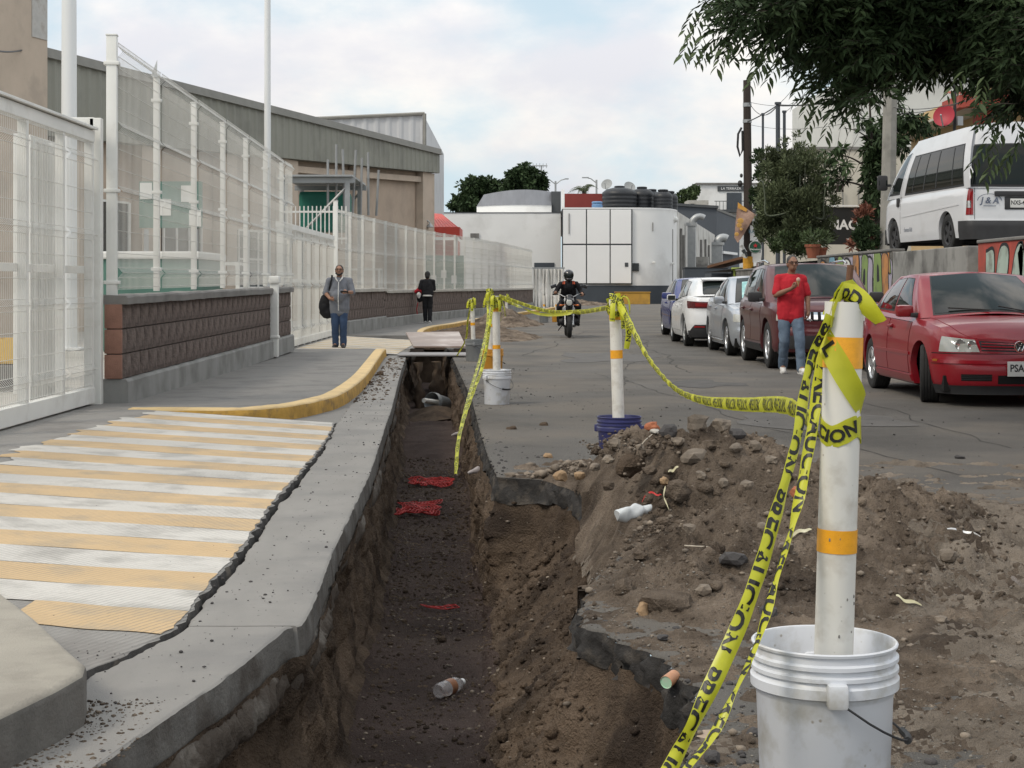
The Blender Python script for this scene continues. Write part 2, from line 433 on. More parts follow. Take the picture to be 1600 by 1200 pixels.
# broken edge of the asphalt course
rows = []
for y in ys:
    x = float(Rx(y))
    rows.append([(x, y, -.004)] + [(x + .012 * math.sin(y * 40 + k) * (k > 0), y, -.012 - .022 * k) for k in range(6)])
Q = np.array(rows); sh = Q.shape; Q = Q.reshape(-1, 3)
k_ = np.tile(np.arange(sh[1]), sh[0])
DQ = np.clip((Q[:, 1] - 6.9) / .6, 0, 1) * np.clip((10.1 - Q[:, 1]) / .5, 0, 1); Q[:, 0] += .05 * DQ + (1 - DQ) * np.where(k_ > 1, 1, .2) * (0.034 * fbm(Q, 7, 4) + .016 * fbm(Q, 40, 2)) - .004; Q[:, 2] -= np.where(k_ > 4, .05 * np.abs(fbm(Q * np.array([0, 1, 0]), 5, 3)), 0)
tag(np_mesh('asphalt_edge', Q, grid_faces(sh[0], sh[1])[:, ::-1], m_asph_gap_shade), kind='structure', label='black broken edge of the asphalt above the trench')
# a chewed ledge of loose asphalt by the near bank
m_crack = mat('road_crack', (.05, .048, .045), .95, .3, 9)
def road_z(x, y): return .010 * float(fbm(np.array([[x, y * .6, 0]]), .45, 2)[0])
def crack(x, y, dx, dy, n, w_):
    L_, R_ = [], []
    for i in range(n + 1):
        q = np.array([x, y, road_z(x, y) + .004]); k_ = w_ * (.3 + abs(math.sin(i * 1.9 + x))); L_.append(q - [k_, 0, 0]); R_.append(q + [k_, 0, 0]); x += dx / n + random.uniform(-.07, .07); y += dy / n
    MB().grid(np.array([L_, R_])).build('road_crack', m_crack)['kind'] = 'structure'
for a_ in ((3.0, 11, -1.2, 13, 40, .006), (1.2, 19, .8, 12, 40, .007), (2.6, 24, .6, 18, 50, .009), (3.9, 13, .2, 9, 30, .006), (.2, 30, 1.6, 16, 40, .01)): crack(*a_)
def stain(cx_, cy_, rx_, ry_, mt):
    p_ = [(cx_ + rx_ * (1 + .3 * math.sin(a * 3 + cx_) + .15 * math.sin(a * 7)) * math.cos(a), cy_ + ry_ * (1 + .25 * math.sin(a * 4 + cy_)) * math.sin(a), .008) for a in np.linspace(0, 6.283, 40, endpoint=False)]
    p_ = [(a, b, road_z(a, b) + .004) for a, b, c in p_] + [(cx_, cy_, road_z(cx_, cy_) + .005)]
    MB().add(p_, [(i, (i + 1) % 40, 40) for i in range(40)]).build('road_stain', mt, fix=False)['kind'] = 'structure'
stain(2.45, 21.4, .48, .75, mat('oil_stain', (.062, .058, .054), .8, .3, 5)); stain(1.6, 29.5, .8, 2.2, mat('old_patch', (.105, .10, .095), .9, .2, 3, .6, 110)); stain(2.9, 16, .7, 1.3, MATS['old_patch'])
# ---- yard behind the fence, far ground, terrace on the right
MB().add([(-80, -10, .10), (-4.02, -10, .10), (-4.02, 38, .10), (-7.5, 90, .10), (-80, 120, .10)], [(0, 1, 2, 3, 4)]).build('yard', m_conc_pale)['kind'] = 'structure'
MB().add([(-900, 36, -.05), (900, 36, -.05), (900, 1500, -.05), (-900, 1500, -.05)], [(0, 1, 2, 3)]).build('ground', m_conc_dark)['kind'] = 'structure'
MB().add([(7.2, -10, 1.86), (60, -10, 1.86), (60, 75, 1.86), (8.6, 75, 1.86), (7.2, 46, 1.86)], [(0, 1, 2, 3, 4)]).build('terrace', m_conc_dark)['kind'] = 'structure'
MB().add([(-1.35, -8, .002), (-1.35, 1.49, .002), (-9, 1.49, .002), (-9, -8, .002)], [(0, 1, 2, 3)]).build('near_ground', m_asphalt)['kind'] = 'structure'

# ---- gutter slabs beside the trench (one object each, joints between)
joints = [1.5, 6.2, 11.2, 16.2, 21.2, 26.2, 36.0]
m_slab_shade = mat('slab_face_shade', (0.125, 0.12, 0.112), .95, .3, 5, .7, 60, dirt=((.06, .05, .042), .6, 4))  # shade on the slab sides painted in as darker concrete, with soil stains
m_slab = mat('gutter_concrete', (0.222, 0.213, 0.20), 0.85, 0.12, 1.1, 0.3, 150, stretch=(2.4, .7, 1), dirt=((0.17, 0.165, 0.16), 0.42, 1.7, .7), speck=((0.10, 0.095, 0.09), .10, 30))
for a, b in zip(joints[:-1], joints[1:]):
    yy = np.concatenate([[a + .006], ys[(ys > a + .02) & (ys < b - .02)][::2], [b - .006]])
    rows = []
    for y in yy:
        l = float(Lx(y)); gp_ = float(np.clip((y - 4.6) / 2.2, .15, 1) * np.clip((16.5 - y) / 6, .3, 1)); c = float(Cx(y)) - .010 + gp_ * .030 + .012 * float(vnoise([[y * 3, 7, 0]])[0]) + .008 * float(vnoise([[y * 13, 3, 0]])[0])
        tilt = -.004
        xs = [c + .02, c] + [c + .012] 
        prof = [(c + .02, -.10), (c + .002, -.012), (c + .014, -.001)]
        for t in np.linspace(.06, .97, 9): prof.append((c + (l - c) * t, 0.0))
        prof += [(l - .010, -.001), (l - .002, -.006), (l + .003, -.05), (l + .005, -.105), (l + .002, -.128), (l - .10, -.13)]
        rows.append([(p[0], y, p[1]) for p in prof])
    Q = np.array(rows); sh = Q.shape; q = Q.reshape(-1, 3)
    k_ = np.tile(np.arange(sh[1]), sh[0])
    q[:, 0] += np.where(k_ >= 13, .007 * fbm(q, 12, 3) * np.clip((k_ - 12) / 2., 0, 1), 0) + np.where(k_ < 3, .006 * fbm(q, 22, 2), 0)
    q[:, 2] += .003 * fbm(q, 3, 2)
    m = MB().grid(q.reshape(sh))
    n = sh[1]
    m.f.append(tuple(range(n))); m.m.append(0); m.f.append(tuple(range((sh[0] - 1) * n, sh[0] * n))[::-1]); m.m.append(0)
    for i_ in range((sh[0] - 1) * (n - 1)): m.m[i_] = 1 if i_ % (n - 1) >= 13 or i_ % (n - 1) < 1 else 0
    m.build('gutter_slab', [m_slab, m_slab_shade], smooth=40)['kind'] = 'structure'
# raw concrete hanging under the slab edge
rows = []
for y in ys:
    l = float(Lx(y)); rows.append([(l + .005 + o, y, z) for o, z in ((-.02, -.118), (.004, -.125), (.02, -.15), (.028, -.19), (.02, -.235), (-.0, -.27), (-.05, -.29), (-.12, -.30))])
Q = np.array(rows); sh = Q.shape; Q = Q.reshape(-1, 3)
k_ = np.tile(np.arange(sh[1]), sh[0])
g = np.clip(.55 + 1.5 * fbm(Q * np.array([1, 1, .2]), 1.3, 2), -.9, 1.15)
Q[:, 0] += np.where(k_ > 1, (.05 * (g - 1) + .012 * fbm(Q, 9, 3) + .020 * fbm(Q, 36, 3) - .012), 0)
Q[:, 2] += np.where(k_ > 2, .03 * fbm(Q + 9, 5, 3), 0)
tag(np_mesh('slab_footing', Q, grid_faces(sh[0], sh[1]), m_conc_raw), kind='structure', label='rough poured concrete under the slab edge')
# dark bed seen in the crack
rows = [[(float(Cx(y)) - .12, y, -.045), (float(Cx(y)) + .05, y, -.06), (float(Cx(y)) + .16, y, -.08)] for y in ys[::3]]
tag(np_mesh('crack_bed', np.array(rows).reshape(-1, 3), grid_faces(len(rows), 3)[:, ::-1], m_soil_floor), kind='structure')

# ---- striped driveway ramp
RAMP_TOP = -3.38
BLK = [(-1.52, 1.5), (-1.45, 3.6), (-1.335, 4.30), (-1.262, 4.62), (-1.235, 4.80), (-1.26, 4.93), (-1.35, 5.1), (-1.60, 5.6), (-1.86, 6.07), (-2.06, 6.4), (-2.4, 6.75), (-3.0, 6.98), (-3.6, 7.05), (-5.2, 7.08), (-5.2, 1.5)]
def ramp_z(x, y): return .118 * np.clip((Cx(y) - x) / (Cx(y) - RAMP_TOP), 0, 1)
rows = []
for y in ys[(ys > 4.3) & (ys < 15.40)][::2]:
    c = float(Cx(y)); xs = [c - .012 + .011 * float(vnoise([[y * 3.1, 0, 5]])[0]) + .010 * float(vnoise([[y * 15, 0, 5]])[0])] + list(np.linspace(c - .05, RAMP_TOP, 40)) + [-3.7, -4.05]
    rows.append([(xs[0] + .012, y, -.06)] + [(x, y, float(ramp_z(x, y)) + .004) for i_, x in enumerate(xs)])
Q = np.array(rows); sh = Q.shape; q = Q.reshape(-1, 3)
k_ = np.tile(np.arange(sh[1]), sh[0])
q[:, 0] += np.where(k_ < 2, .014 * fbm(q, 16, 3), 0)
m_ramp = mat('ribbed_concrete', (0.26, 0.25, 0.235), 0.9, 0.12, 2, 0.3, 120, dirt=((0.17, 0.16, 0.15), .5, 2))
tag(np_mesh('driveway_ramp', q, grid_faces(sh[0], sh[1]), [m_ramp, m_asph_gap_shade], smooth=True), kind='structure', label='ribbed concrete ramp up to the gate')
ramp_obj = bpy.data.objects['driveway_ramp']
ramp_obj.data.polygons.foreach_set('material_index', [1 if i % (sh[1] - 1) == 0 else 0 for i in range(len(ramp_obj.data.polygons))])  # ramp edge painted near black for the shade inside the crack
# ribs: fine relief of the brushed concrete
def add_ribs(m, ang, per=66.0, strength=.6):
    t = m.node_tree; b = t.nodes['Principled BSDF']
    co = t.nodes.new('ShaderNodeTexCoord'); mp = t.nodes.new('ShaderNodeMapping'); mp.inputs['Rotation'].default_value = (0, 0, ang)
    wv = t.nodes.new('ShaderNodeTexWave'); wv.inputs['Scale'].default_value = per / 6.0; wv.inputs['Distortion'].default_value = 1.2
    wv.inputs['Detail'].default_value = 3; wv.inputs['Detail Scale'].default_value = 2.5
    t.links.new(co.outputs['Object'], mp.inputs[0]); t.links.new(mp.outputs[0], wv.inputs['Vector'])
    bp = t.nodes.new('ShaderNodeBump'); bp.inputs['Strength'].default_value = strength; bp.inputs['Distance'].default_value = .006
    t.links.new(wv.outputs['Fac'], bp.inputs['Height'])
    old = b.inputs['Normal'].links[0].from_socket if b.inputs['Normal'].links else None
    if old: t.links.new(old, bp.inputs['Normal'])
    t.links.new(bp.outputs[0], b.inputs['Normal'])
    # the paint has worn off the rib tops
    src = b.inputs['Base Color'].links[0].from_socket
    rp = t.nodes.new('ShaderNodeValToRGB'); rp.color_ramp.elements[0].position = .80; rp.color_ramp.elements[1].position = .97
    rp.color_ramp.elements[0].color = (0, 0, 0, 1)
    rp.color_ramp.elements[1].color = (.55, .55, .55, 1); t.links.new(wv.outputs['Fac'], rp.inputs[0])
    nz = t.nodes.new('ShaderNodeTexNoise'); nz.inputs['Scale'].default_value = .9; t.links.new(co.outputs['Object'], nz.inputs['Vector'])
    r2 = t.nodes.new('ShaderNodeValToRGB'); r2.color_ramp.elements[0].position = .40; r2.color_ramp.elements[1].position = .6; t.links.new(nz.outputs[0], r2.inputs[0])
    mu = t.nodes.new('ShaderNodeMath'); mu.operation = 'MULTIPLY'; t.links.new(rp.outputs[0], mu.inputs[0]); t.links.new(r2.outputs[0], mu.inputs[1])
    mx = t.nodes.new('ShaderNodeMix'); mx.data_type = 'RGBA'; t.links.new(mu.outputs[0], mx.inputs[0]); t.links.new(src, mx.inputs[6])
    mx.inputs[7].default_value = (.16, .15, .14, 1); t.links.new(mx.outputs[2], b.inputs['Base Color'])
for mm_ in (m_ramp, m_stripe_w): add_ribs(mm_, R(21))
add_ribs(m_stripe_y, R(21), strength=.4)
def blk_right(y):   # x of the near kerb block at distance y, or far left
    if y < 7.05:
        return float(interp(y, [(4.8, -1.235), (4.93, -1.26), (5.1, -1.35), (5.6, -1.60), (6.07, -1.86), (6.4, -2.06), (6.75, -2.4), (6.98, -3.0), (7.05, -3.4)]))
    return -9
k = 0; y0 = 6.02
while y0 < 15.2:
    y1 = min(y0 + .42, 15.33)
    rows = []
    for y in np.linspace(y0, y1, 9):
        c = float(Cx(y)) - .026 + .011 * float(vnoise([[y * 3.1, 0, 5]])[0]) + .010 * float(vnoise([[y * 15, 0, 5]])[0])
        l = max(RAMP_TOP + .13 * float(vnoise([[k * 3.7, 1, 9]])[0]) + .05 * float(vnoise([[y * 9, 1, 9]])[0]), blk_right(y) + .03)
        if y0 < 6.03: l = max(l, -1.86)
        wob = .010 * np.sin(np.linspace(0, 9, 26) + k)
        skew = np.linspace(0, 1, 26) * .05
        rows.append([(x, y + w_ + s_, float(ramp_z(x, y)) + .008) for x, w_, s_ in zip(np.linspace(c, l, 26), wob, skew)])
    Q = np.array(rows)
    o = np_mesh('painted_stripe', Q.reshape(-1, 3), grid_faces(9, 26), m_stripe_y if k % 2 == 0 else m_stripe_w, smooth=True)
    o.parent = ramp_obj
    y0 += .42; k += 1

# near kerb block
def rounded_slab(name, poly, z0, z1, m, bev=.03, slope=None, mside=None):
    bm = bmesh.new()
    vs = [bm.verts.new((p[0], p[1], z0)) for p in poly]
    f = bm.faces.new(vs)
    r = bmesh.ops.extrude_face_region(bm, geom=[f]); tv = [q for q in r['geom'] if isinstance(q, bmesh.types.BMVert)]
    for q in tv: q.co.z = z1 + (slope(q.co.x, q.co.y) if slope else 0)
    bm.normal_update()
    te = [e for e in bm.edges if all(q in tv for q in e.verts)]
    bmesh.ops.bevel(bm, geom=te, offset=bev, segments=3, affect='EDGES', profile=.5)
    bmesh.ops.triangulate(bm, faces=[f for f in bm.faces if len(f.verts) > 4])
    bmesh.ops.recalc_face_normals(bm, faces=bm.faces)
    me = bpy.data.meshes.new(name); 
    me.materials.append(m)
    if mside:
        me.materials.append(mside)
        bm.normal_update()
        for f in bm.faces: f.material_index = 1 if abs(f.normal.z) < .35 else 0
    bm.to_mesh(me); bm.free()
    me.polygons.foreach_set('use_smooth', [True] * len(me.polygons)); me.set_sharp_from_angle(angle=R(50))
    return tag(link(name, me), kind='structure')
dense = []
for (a, b) in zip(BLK, BLK[1:] + BLK[:1]):
    n = max(1, int(math.hypot(b[0] - a[0], b[1] - a[1]) / .12))
    for i in range(n): dense.append((a[0] + (b[0] - a[0]) * i / n, a[1] + (b[1] - a[1]) * i / n))
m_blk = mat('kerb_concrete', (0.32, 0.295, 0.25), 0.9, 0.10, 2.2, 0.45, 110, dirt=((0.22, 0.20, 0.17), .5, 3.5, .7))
m_blk_shade = mat('kerb_side_shade', (0.125, 0.118, 0.108), 0.95, 0.25, 5, 0.6, 60, dirt=((0.11, 0.10, 0.09), .5, 4))  # shaded kerb side: a darker, stained copy of the top concrete
rounded_slab('near_pavement', dense, -.05, .155, m_blk, .03, mside=m_blk_shade)
# dirt strip at the foot of it
# pavement between ramp and second ramp
WALLX = -3.80
pave = [(-3.74, 15.42), (-3.0, 15.50), (-2.5, 15.55), (-2.18, 15.95), (-2.05, 16.7), (-1.95, 17.8), (-2.0, 20.8), (-2.2, 25), (-2.40, 29.2), (-2.42, 30.2), (-4.1, 30.2), (-4.1, 15.42)]
rounded_slab('pavement', pave, .0, .122, m_conc_dark, .006)
# gate apron
MB().add([(-3.40, 6.9, .1195), (-3.42, 15.5, .1195), (-4.3, 15.5, .1195), (-4.3, 6.9, .1195)], [(0, 1, 2, 3)]).build('gate_apron', m_conc_dark)['kind'] = 'structure'
MB().box((-4.13, 11.6, .118), (.05, 9.0, .012)).build('gate_rail', m_steel)['kind'] = 'structure'
# ochre kerb: swept along the edge of the pavement
def kerb(name, path, h, wdt, mt, mf):
    path = catmull(path, 6); rows = []
    n = len(path)
    for i, p in enumerate(path):
        d = path[min(i + 1, n - 1)] - path[max(i - 1, 0)]; d = d / (np.linalg.norm(d) + 1e-9)
        nrm = np.array([d[1], -d[0]])
        hh = h[0] * (1 - i / n) ** 3 + h[1] * (1 - (1 - i / n) ** 3)
        prof = [(0, -.02), (-.006, hh * .5), (-.010, hh - .018), (-.020, hh - .004), (-.034, hh + .001), (-wdt, hh + .002), (-wdt - .004, -.02)]
        rows.append([(p[0] + nrm[0] * o, p[1] + nrm[1] * o, z) for o, z in prof])
    Q = np.array(rows); sh = Q.shape; q = Q.reshape(-1, 3)
    q += (.008 * fbm(q, 6, 3) + .004 * fbm(q, 30, 2))[:, None] * np.array([.6, .6, .6])
    m = MB()
    m.grid(q.reshape(sh))
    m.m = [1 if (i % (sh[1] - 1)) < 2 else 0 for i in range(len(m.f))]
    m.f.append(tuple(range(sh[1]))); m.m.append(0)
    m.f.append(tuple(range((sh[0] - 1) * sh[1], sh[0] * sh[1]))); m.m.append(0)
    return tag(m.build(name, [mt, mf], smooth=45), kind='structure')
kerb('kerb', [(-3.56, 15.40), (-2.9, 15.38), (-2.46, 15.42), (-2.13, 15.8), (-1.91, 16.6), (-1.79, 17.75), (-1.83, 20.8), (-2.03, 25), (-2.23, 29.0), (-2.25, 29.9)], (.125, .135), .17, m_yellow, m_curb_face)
MB().add([(-1.55, 15.3, -.008), (-2.7, 15.3, -.008), (-2.7, 30.2, -.008), (-1.9, 30.2, -.008)], [(0, 1, 2, 3)]).build('gutter_bed', m_conc_dark)['kind'] = 'structure'
MB().add([(-4.2, 38.2, .122), (-2.1, 38.2, .122), (-2.1, 38.2, -.03), (-4.2, 38.2, -.03)], [(0, 1, 2, 3)]).build('pavement_riser', m_conc_dark)['kind'] = 'structure'
# second ramp with faded stripes, pavement along the curved wall
MB().add([(-1.95, 30.2, .004), (-4.1, 30.2, .125), (-4.1, 38.2, .125), (-2.0, 38.2, .004)], [(0, 1, 2, 3)]).build('second_ramp', m_ramp)['kind'] = 'structure'
r2 = bpy.data.objects['second_ramp']
m_faded_y = mat('faded_ochre', (0.50, 0.40, 0.26), .85, .1, 2, dirt=((.33, .30, .26), .5, 2))
m_faded_w = mat('faded_white', (0.52, 0.48, 0.42), .85, .1, 2, dirt=((.33, .30, .26), .5, 2))
for k in range(17):
    y0 = 30.3 + k * .45
    MB().add([(-2.1, y0, .018), (-3.95, y0, .121), (-3.95, y0 + .43, .121), (-2.1, y0 + .43, .018)], [(0, 1, 2, 3)]).build('painted_stripe', m_faded_y if k % 2 else m_faded_w, parent=r2)
WALL2 = [(-3.95, 38.2), (-3.75, 41.0), (-3.46, 45.3), (-2.56, 55.4), (-1.30, 64), (-.2, 73), (1.1, 87)]
K2 = [(-2.1, 38.2), (-2.35, 42), (-2.29, 46.5), (-1.87, 50), (-.95, 60), (.2, 70), (1.6, 82), (2.4, 90)]
Wc = catmull(WALL2, 8); Kc = catmull(K2, 8)
n = 50
def resamp(c, n):
    s = np.concatenate([[0], np.cumsum(np.linalg.norm(np.diff(c, axis=0), axis=1))]); t = np.linspace(0, s[-1], n)
    return np.stack([np.interp(t, s, c[:, k]) for k in range(c.shape[1])], 1)
Wr, Kr = resamp(Wc, n), resamp(Kc, n)
MB().grid(np.array([[(a[0] - .3, a[1], .122), (b[0], b[1], .122), (b[0], b[1], -.02)] for a, b in zip(Wr, Kr)])).build('pavement', m_conc_dark)['kind'] = 'structure'
kerb('kerb', [(b[0] + .12, b[1]) for b in Kr[::4]], (.13, .13), .16, m_yellow, m_curb_face)

# ---- the dug-out heap
CONES = [(.66, 10.0, .47, .95, .95), (1.02, 9.1, .64, 1.15, 1.35), (1.55, 8.5, .36, 1.2, 1.5), (.85, 7.5, .20, .8, 1.3), (1.95, 7.7, .14, 1.15, 1.8), (1.2, 6.9, .16, .9, .9), (.35, 10.6, .18, .45, .5), (2.9, 6.7, .062, 1.4, 1.9), (2.7, 5.2, .058, 1.7, 2.0), (1.9, 4.6, .05, .9, 1.2)]
def mound_h(x, y):
    x = np.asarray(x, dtype=float); y = np.asarray(y, dtype=float)
    h = np.zeros_like(x)
    for cx_, cy_, H_, rx_, ry_ in CONES:
        r = np.sqrt(((x - cx_) / rx_) ** 2 + ((y - cy_) / ry_) ** 2)
        c = H_ * np.clip(1 - r, -.3, 1)
        c = np.where(r < .25, H_ * (.75 + .0) + 0 * r + H_ * (0.0625 - r * r) / .5 * .0 - H_ * (r * r - .0625) * 1.2 * .4, c)
        h = np.log(np.exp(h * 26) + np.exp(c * 26)) / 26
    h = h - .045
    P = np.stack([x, y, 0 * x], -1).reshape(-1, 3)
    n1 = fbm(P, 2.2, 3).reshape(x.shape); n2 = fbm(P + 40, 8, 4).reshape(x.shape); n3 = np.abs(fbm(P + 80, 27, 3)).reshape(x.shape)
    k = np.clip((h + .03) / .12, 0, 1)
    return h + k * (.062 * n1 + .042 * n2 + .040 * n3) - .02 * (1 - k) - .004 + .01 * n2 * np.clip((h + .05) / .05, 0, 1)
gx = np.arange(-.25, 4.6, .0165); gy = [3.7]
while gy[-1] < 11.8: gy.append(gy[-1] + gy[-1] * .0024)
gy = np.array(gy)
XX, YY = np.meshgrid(gx, gy)
ZZ = mound_h(XX, YY)
RR = Rx(YY)
d = XX - RR
DR = np.clip((YY - 6.9) / .6, 0, 1) * np.clip((9.95 - YY) / .5, 0, 1)
XX2 = np.where((d < 0) & (d > -.03) & (DR < .3), RR - .002, XX)
fade_ = np.clip((d + .01) / .22, 0, 1) ** .75; fade_ = fade_ + (1 - fade_) * DR
ZZ = np.where(ZZ > 0, ZZ * fade_, ZZ + .03 * DR) - .012 * (d < .012) * (1 - DR)
ZZ = np.where(DR > 0, ZZ * (1 - DR * .9 * (1 - np.clip((d + .03) / .36, 0, 1))), ZZ)
ZZ = np.where((d < .03) & (DR > .3), ZZ - 1.5 * np.maximum(.03 - d, 0) + .03 * fbm(np.stack([XX, YY, 0 * XX], -1).reshape(-1, 3), 13, 3).reshape(XX.shape), ZZ)
keepv = (d > -.022 - .15 * DR) & ((ZZ > -.028) | (DR > .3))
Fm = grid_faces(len(gy), len(gx))
kv = keepv.ravel()
Fm = Fm[kv[Fm].all(1)]
used_, inv_ = np.unique(Fm, return_inverse=True)
Vm = np.stack([XX2.ravel(), YY.ravel(), ZZ.ravel()], 1)[used_]
m_dust = mat('dry_dusty_soil', (0.225, 0.188, 0.152), .97, .25, 2.5, 1.0, 85, spec=.12, second=(0.29, 0.245, 0.20), dirt=((.13, .105, .083), .42, 3.5, .8), speck=((.36, .33, .28), .15, 60), bdist=.04)
mo_ = np_mesh('dirt_mound', Vm, inv_.reshape(-1, 4), [m_mound, m_dust], smooth=True)
fc_ = Vm[inv_.reshape(-1, 4)].mean(1); dst_ = (fc_[:, 0] - 1.75) * .9 - fc_[:, 2] * 5 + .45 * fbm(fc_ * [1, 1, 0], 1.7, 3) + .5 * fbm(fc_ * [1, 1, 0], 9, 3) + .35 * rng.random(len(fc_)) + np.clip(6.2 - fc_[:, 1], 0, 1) * .8
mo_.data.polygons.foreach_set('material_index', (dst_ > .1).astype(np.int32))
tag(mo_, kind='stuff', label='heap of dug out brown soil and stones on the road')
# pile of rubble further along the road edge
def small_heap(cx_, cy_, H_, rx_, ry_, mt, seed):
    u = np.linspace(-1.15, 1.15, 70); U, V = np.meshgrid(u, u)
    r = np.sqrt(U * U + V * V); X = cx_ + U * rx_; Y = cy_ + V * ry_
    P = np.stack([X, Y, 0 * X + seed], -1).reshape(-1, 3)
    Z = H_ * np.clip(1 - r, -.2, 1) + (.12 * H_ * fbm(P, 2.5 , 3) + .09 * H_ * fbm(P, 7, 3) + .06 * np.abs(fbm(P, 18, 2)) * H_).reshape(X.shape) * (r < 1.05) - .03
    return tag(np_mesh('rubble_heap', np.stack([X, Y, Z], -1).reshape(-1, 3), grid_faces(70, 70), mt, smooth=True), kind='stuff')
small_heap(-.9, 41.5, .36, 1.5, 5.0, m_soil, 3)
small_heap(-.25, 40.5, .28, 1.0, 3.6, m_mound, 9)
small_heap(-.2, 54, .55, 1.2, 4, m_mound, 14)
small_heap(3.2, 108, .5, 3.5, 4, m_mound, 21)
# ================================================================ LEFT SIDE: walls, fence, gates, warehouse
def wire_panel(parent, p0, p1, z0, z1, bends, hor, spacing=.052, r=.0026, side=1.0, z0b=None, z1b=None, seg_split=2.6, name='wire_mesh', depth=.045):
    """welded panel between two plan points; bends = relative heights of the V folds"""
    p0 = np.array(p0, float); p1 = np.array(p1, float); d = p1 - p0; Ln = np.linalg.norm(d); d /= Ln
    nrm = np.array([d[1], -d[0]]) * side
    z0b = z0 if z0b is None else z0b; z1b = z1 if z1b is None else z1b
    V = []; F = []; cnt = 0
    prof = []
    for t in sorted(set([0.0, 1.0])): prof.append((t, 0))
    hh = z1 - z0
    for b in bends: prof += [(b - .05 / hh, 0), (b, depth), (b + .05 / hh, 0)]
    prof = sorted(p for p in prof if -0.001 <= p[0] <= 1.001)
    k = max(2, int(Ln / spacing))
    S = (np.arange(k) + .5) / k * Ln
    ang = np.array([0, 2.094, 4.189]) + .5
    for s in S:
        f = s / Ln; a = z0 + (z0b - z0) * f; b = z1 + (z1b - z1) * f
        base = p0 + d * s; ring = []
        for t, o in prof:
            z = a + (b - a) * t
            for an in ang:
                q = base + nrm * (o + r * math.cos(an)) + d * r * math.sin(an)
                ring.append((q[0], q[1], z))
        V += ring
        for i in range(len(prof) - 1):
            for j in range(3):
                F.append((cnt + i * 3 + j, cnt + i * 3 + (j + 1) % 3, cnt + (i + 1) * 3 + (j + 1) % 3, cnt + (i + 1) * 3 + j))
        cnt += len(ring)
    offs = dict()
    for b in bends: offs[b] = depth
    for t in sorted(set(list(hor) + list(bends) + [b - .05 / hh for b in bends] + [b + .05 / hh for b in bends])):
        if not 0 <= t <= 1: continue
        o = offs.get(t, 0) + .004; rr = r * 1.15
        for (q, z) in ((p0, z0 + (z1 - z0) * t), (p1, z0b + (z1b - z0b) * t)):
            for an in ang:
                c = q + nrm * (o + rr * math.cos(an)); V.append((c[0], c[1], z + rr * math.sin(an)))
        for j in range(3): F.append((cnt + j, cnt + (j + 1) % 3, cnt + 3 + (j + 1) % 3, cnt + 3 + j))
        cnt += 6
    o = np_mesh(name, np.array(V), np.array(F), m_wire, parent); o['kind'] = 'stuff'
    return o
def post(parent, x, y, z0, z1, wd=.07, name='post', rz=0.0, m=None, clamps=()):
    mb = MB().box((x, y, (z0 + z1) / 2), (wd, wd, z1 - z0), rz=rz, bev=.006).box((x, y, z1 + .008), (wd + .012, wd + .012, .016), rz=rz, bev=.004)
    for c in clamps: mb.box((x, y, c), (wd + .05, wd + .02, .035), rz=rz, bev=.006)
    return mb.build(name, m or m_white, parent, smooth=30)
# ---- block walls
def block_variants(n, lx, ly, lz, mt):
    out = []
    for k in range(n):
        bm = bmesh.new(); bmesh.ops.create_cube(bm, size=1)
        for v in bm.verts: v.co = Vector((v.co.x * lx, v.co.y * ly, v.co.z * lz))
        ff = [f for f in bm.faces if f.normal.y < -.9]
        bmesh.ops.subdivide_edges(bm, edges=list({e for f in ff for e in f.edges}), cuts=4, use_grid_fill=True)
        for v in bm.verts:
            if v.co.y < -ly / 2 + 1e-4:
                inner = abs(v.co.x) < lx / 2 - .004 and abs(v.co.z) < lz / 2 - .004
                v.co.y += -random.uniform(.002, .009) if inner else random.uniform(0.0, .006)
        me = bpy.data.meshes.new('block'); bm.to_mesh(me); bm.free(); me.materials.append(mt); out.append(me)
    return out
BLK_M = block_variants(9, .392, .16, .232, m_block)
BLK_H = block_variants(3, .192, .16, .232, m_block)
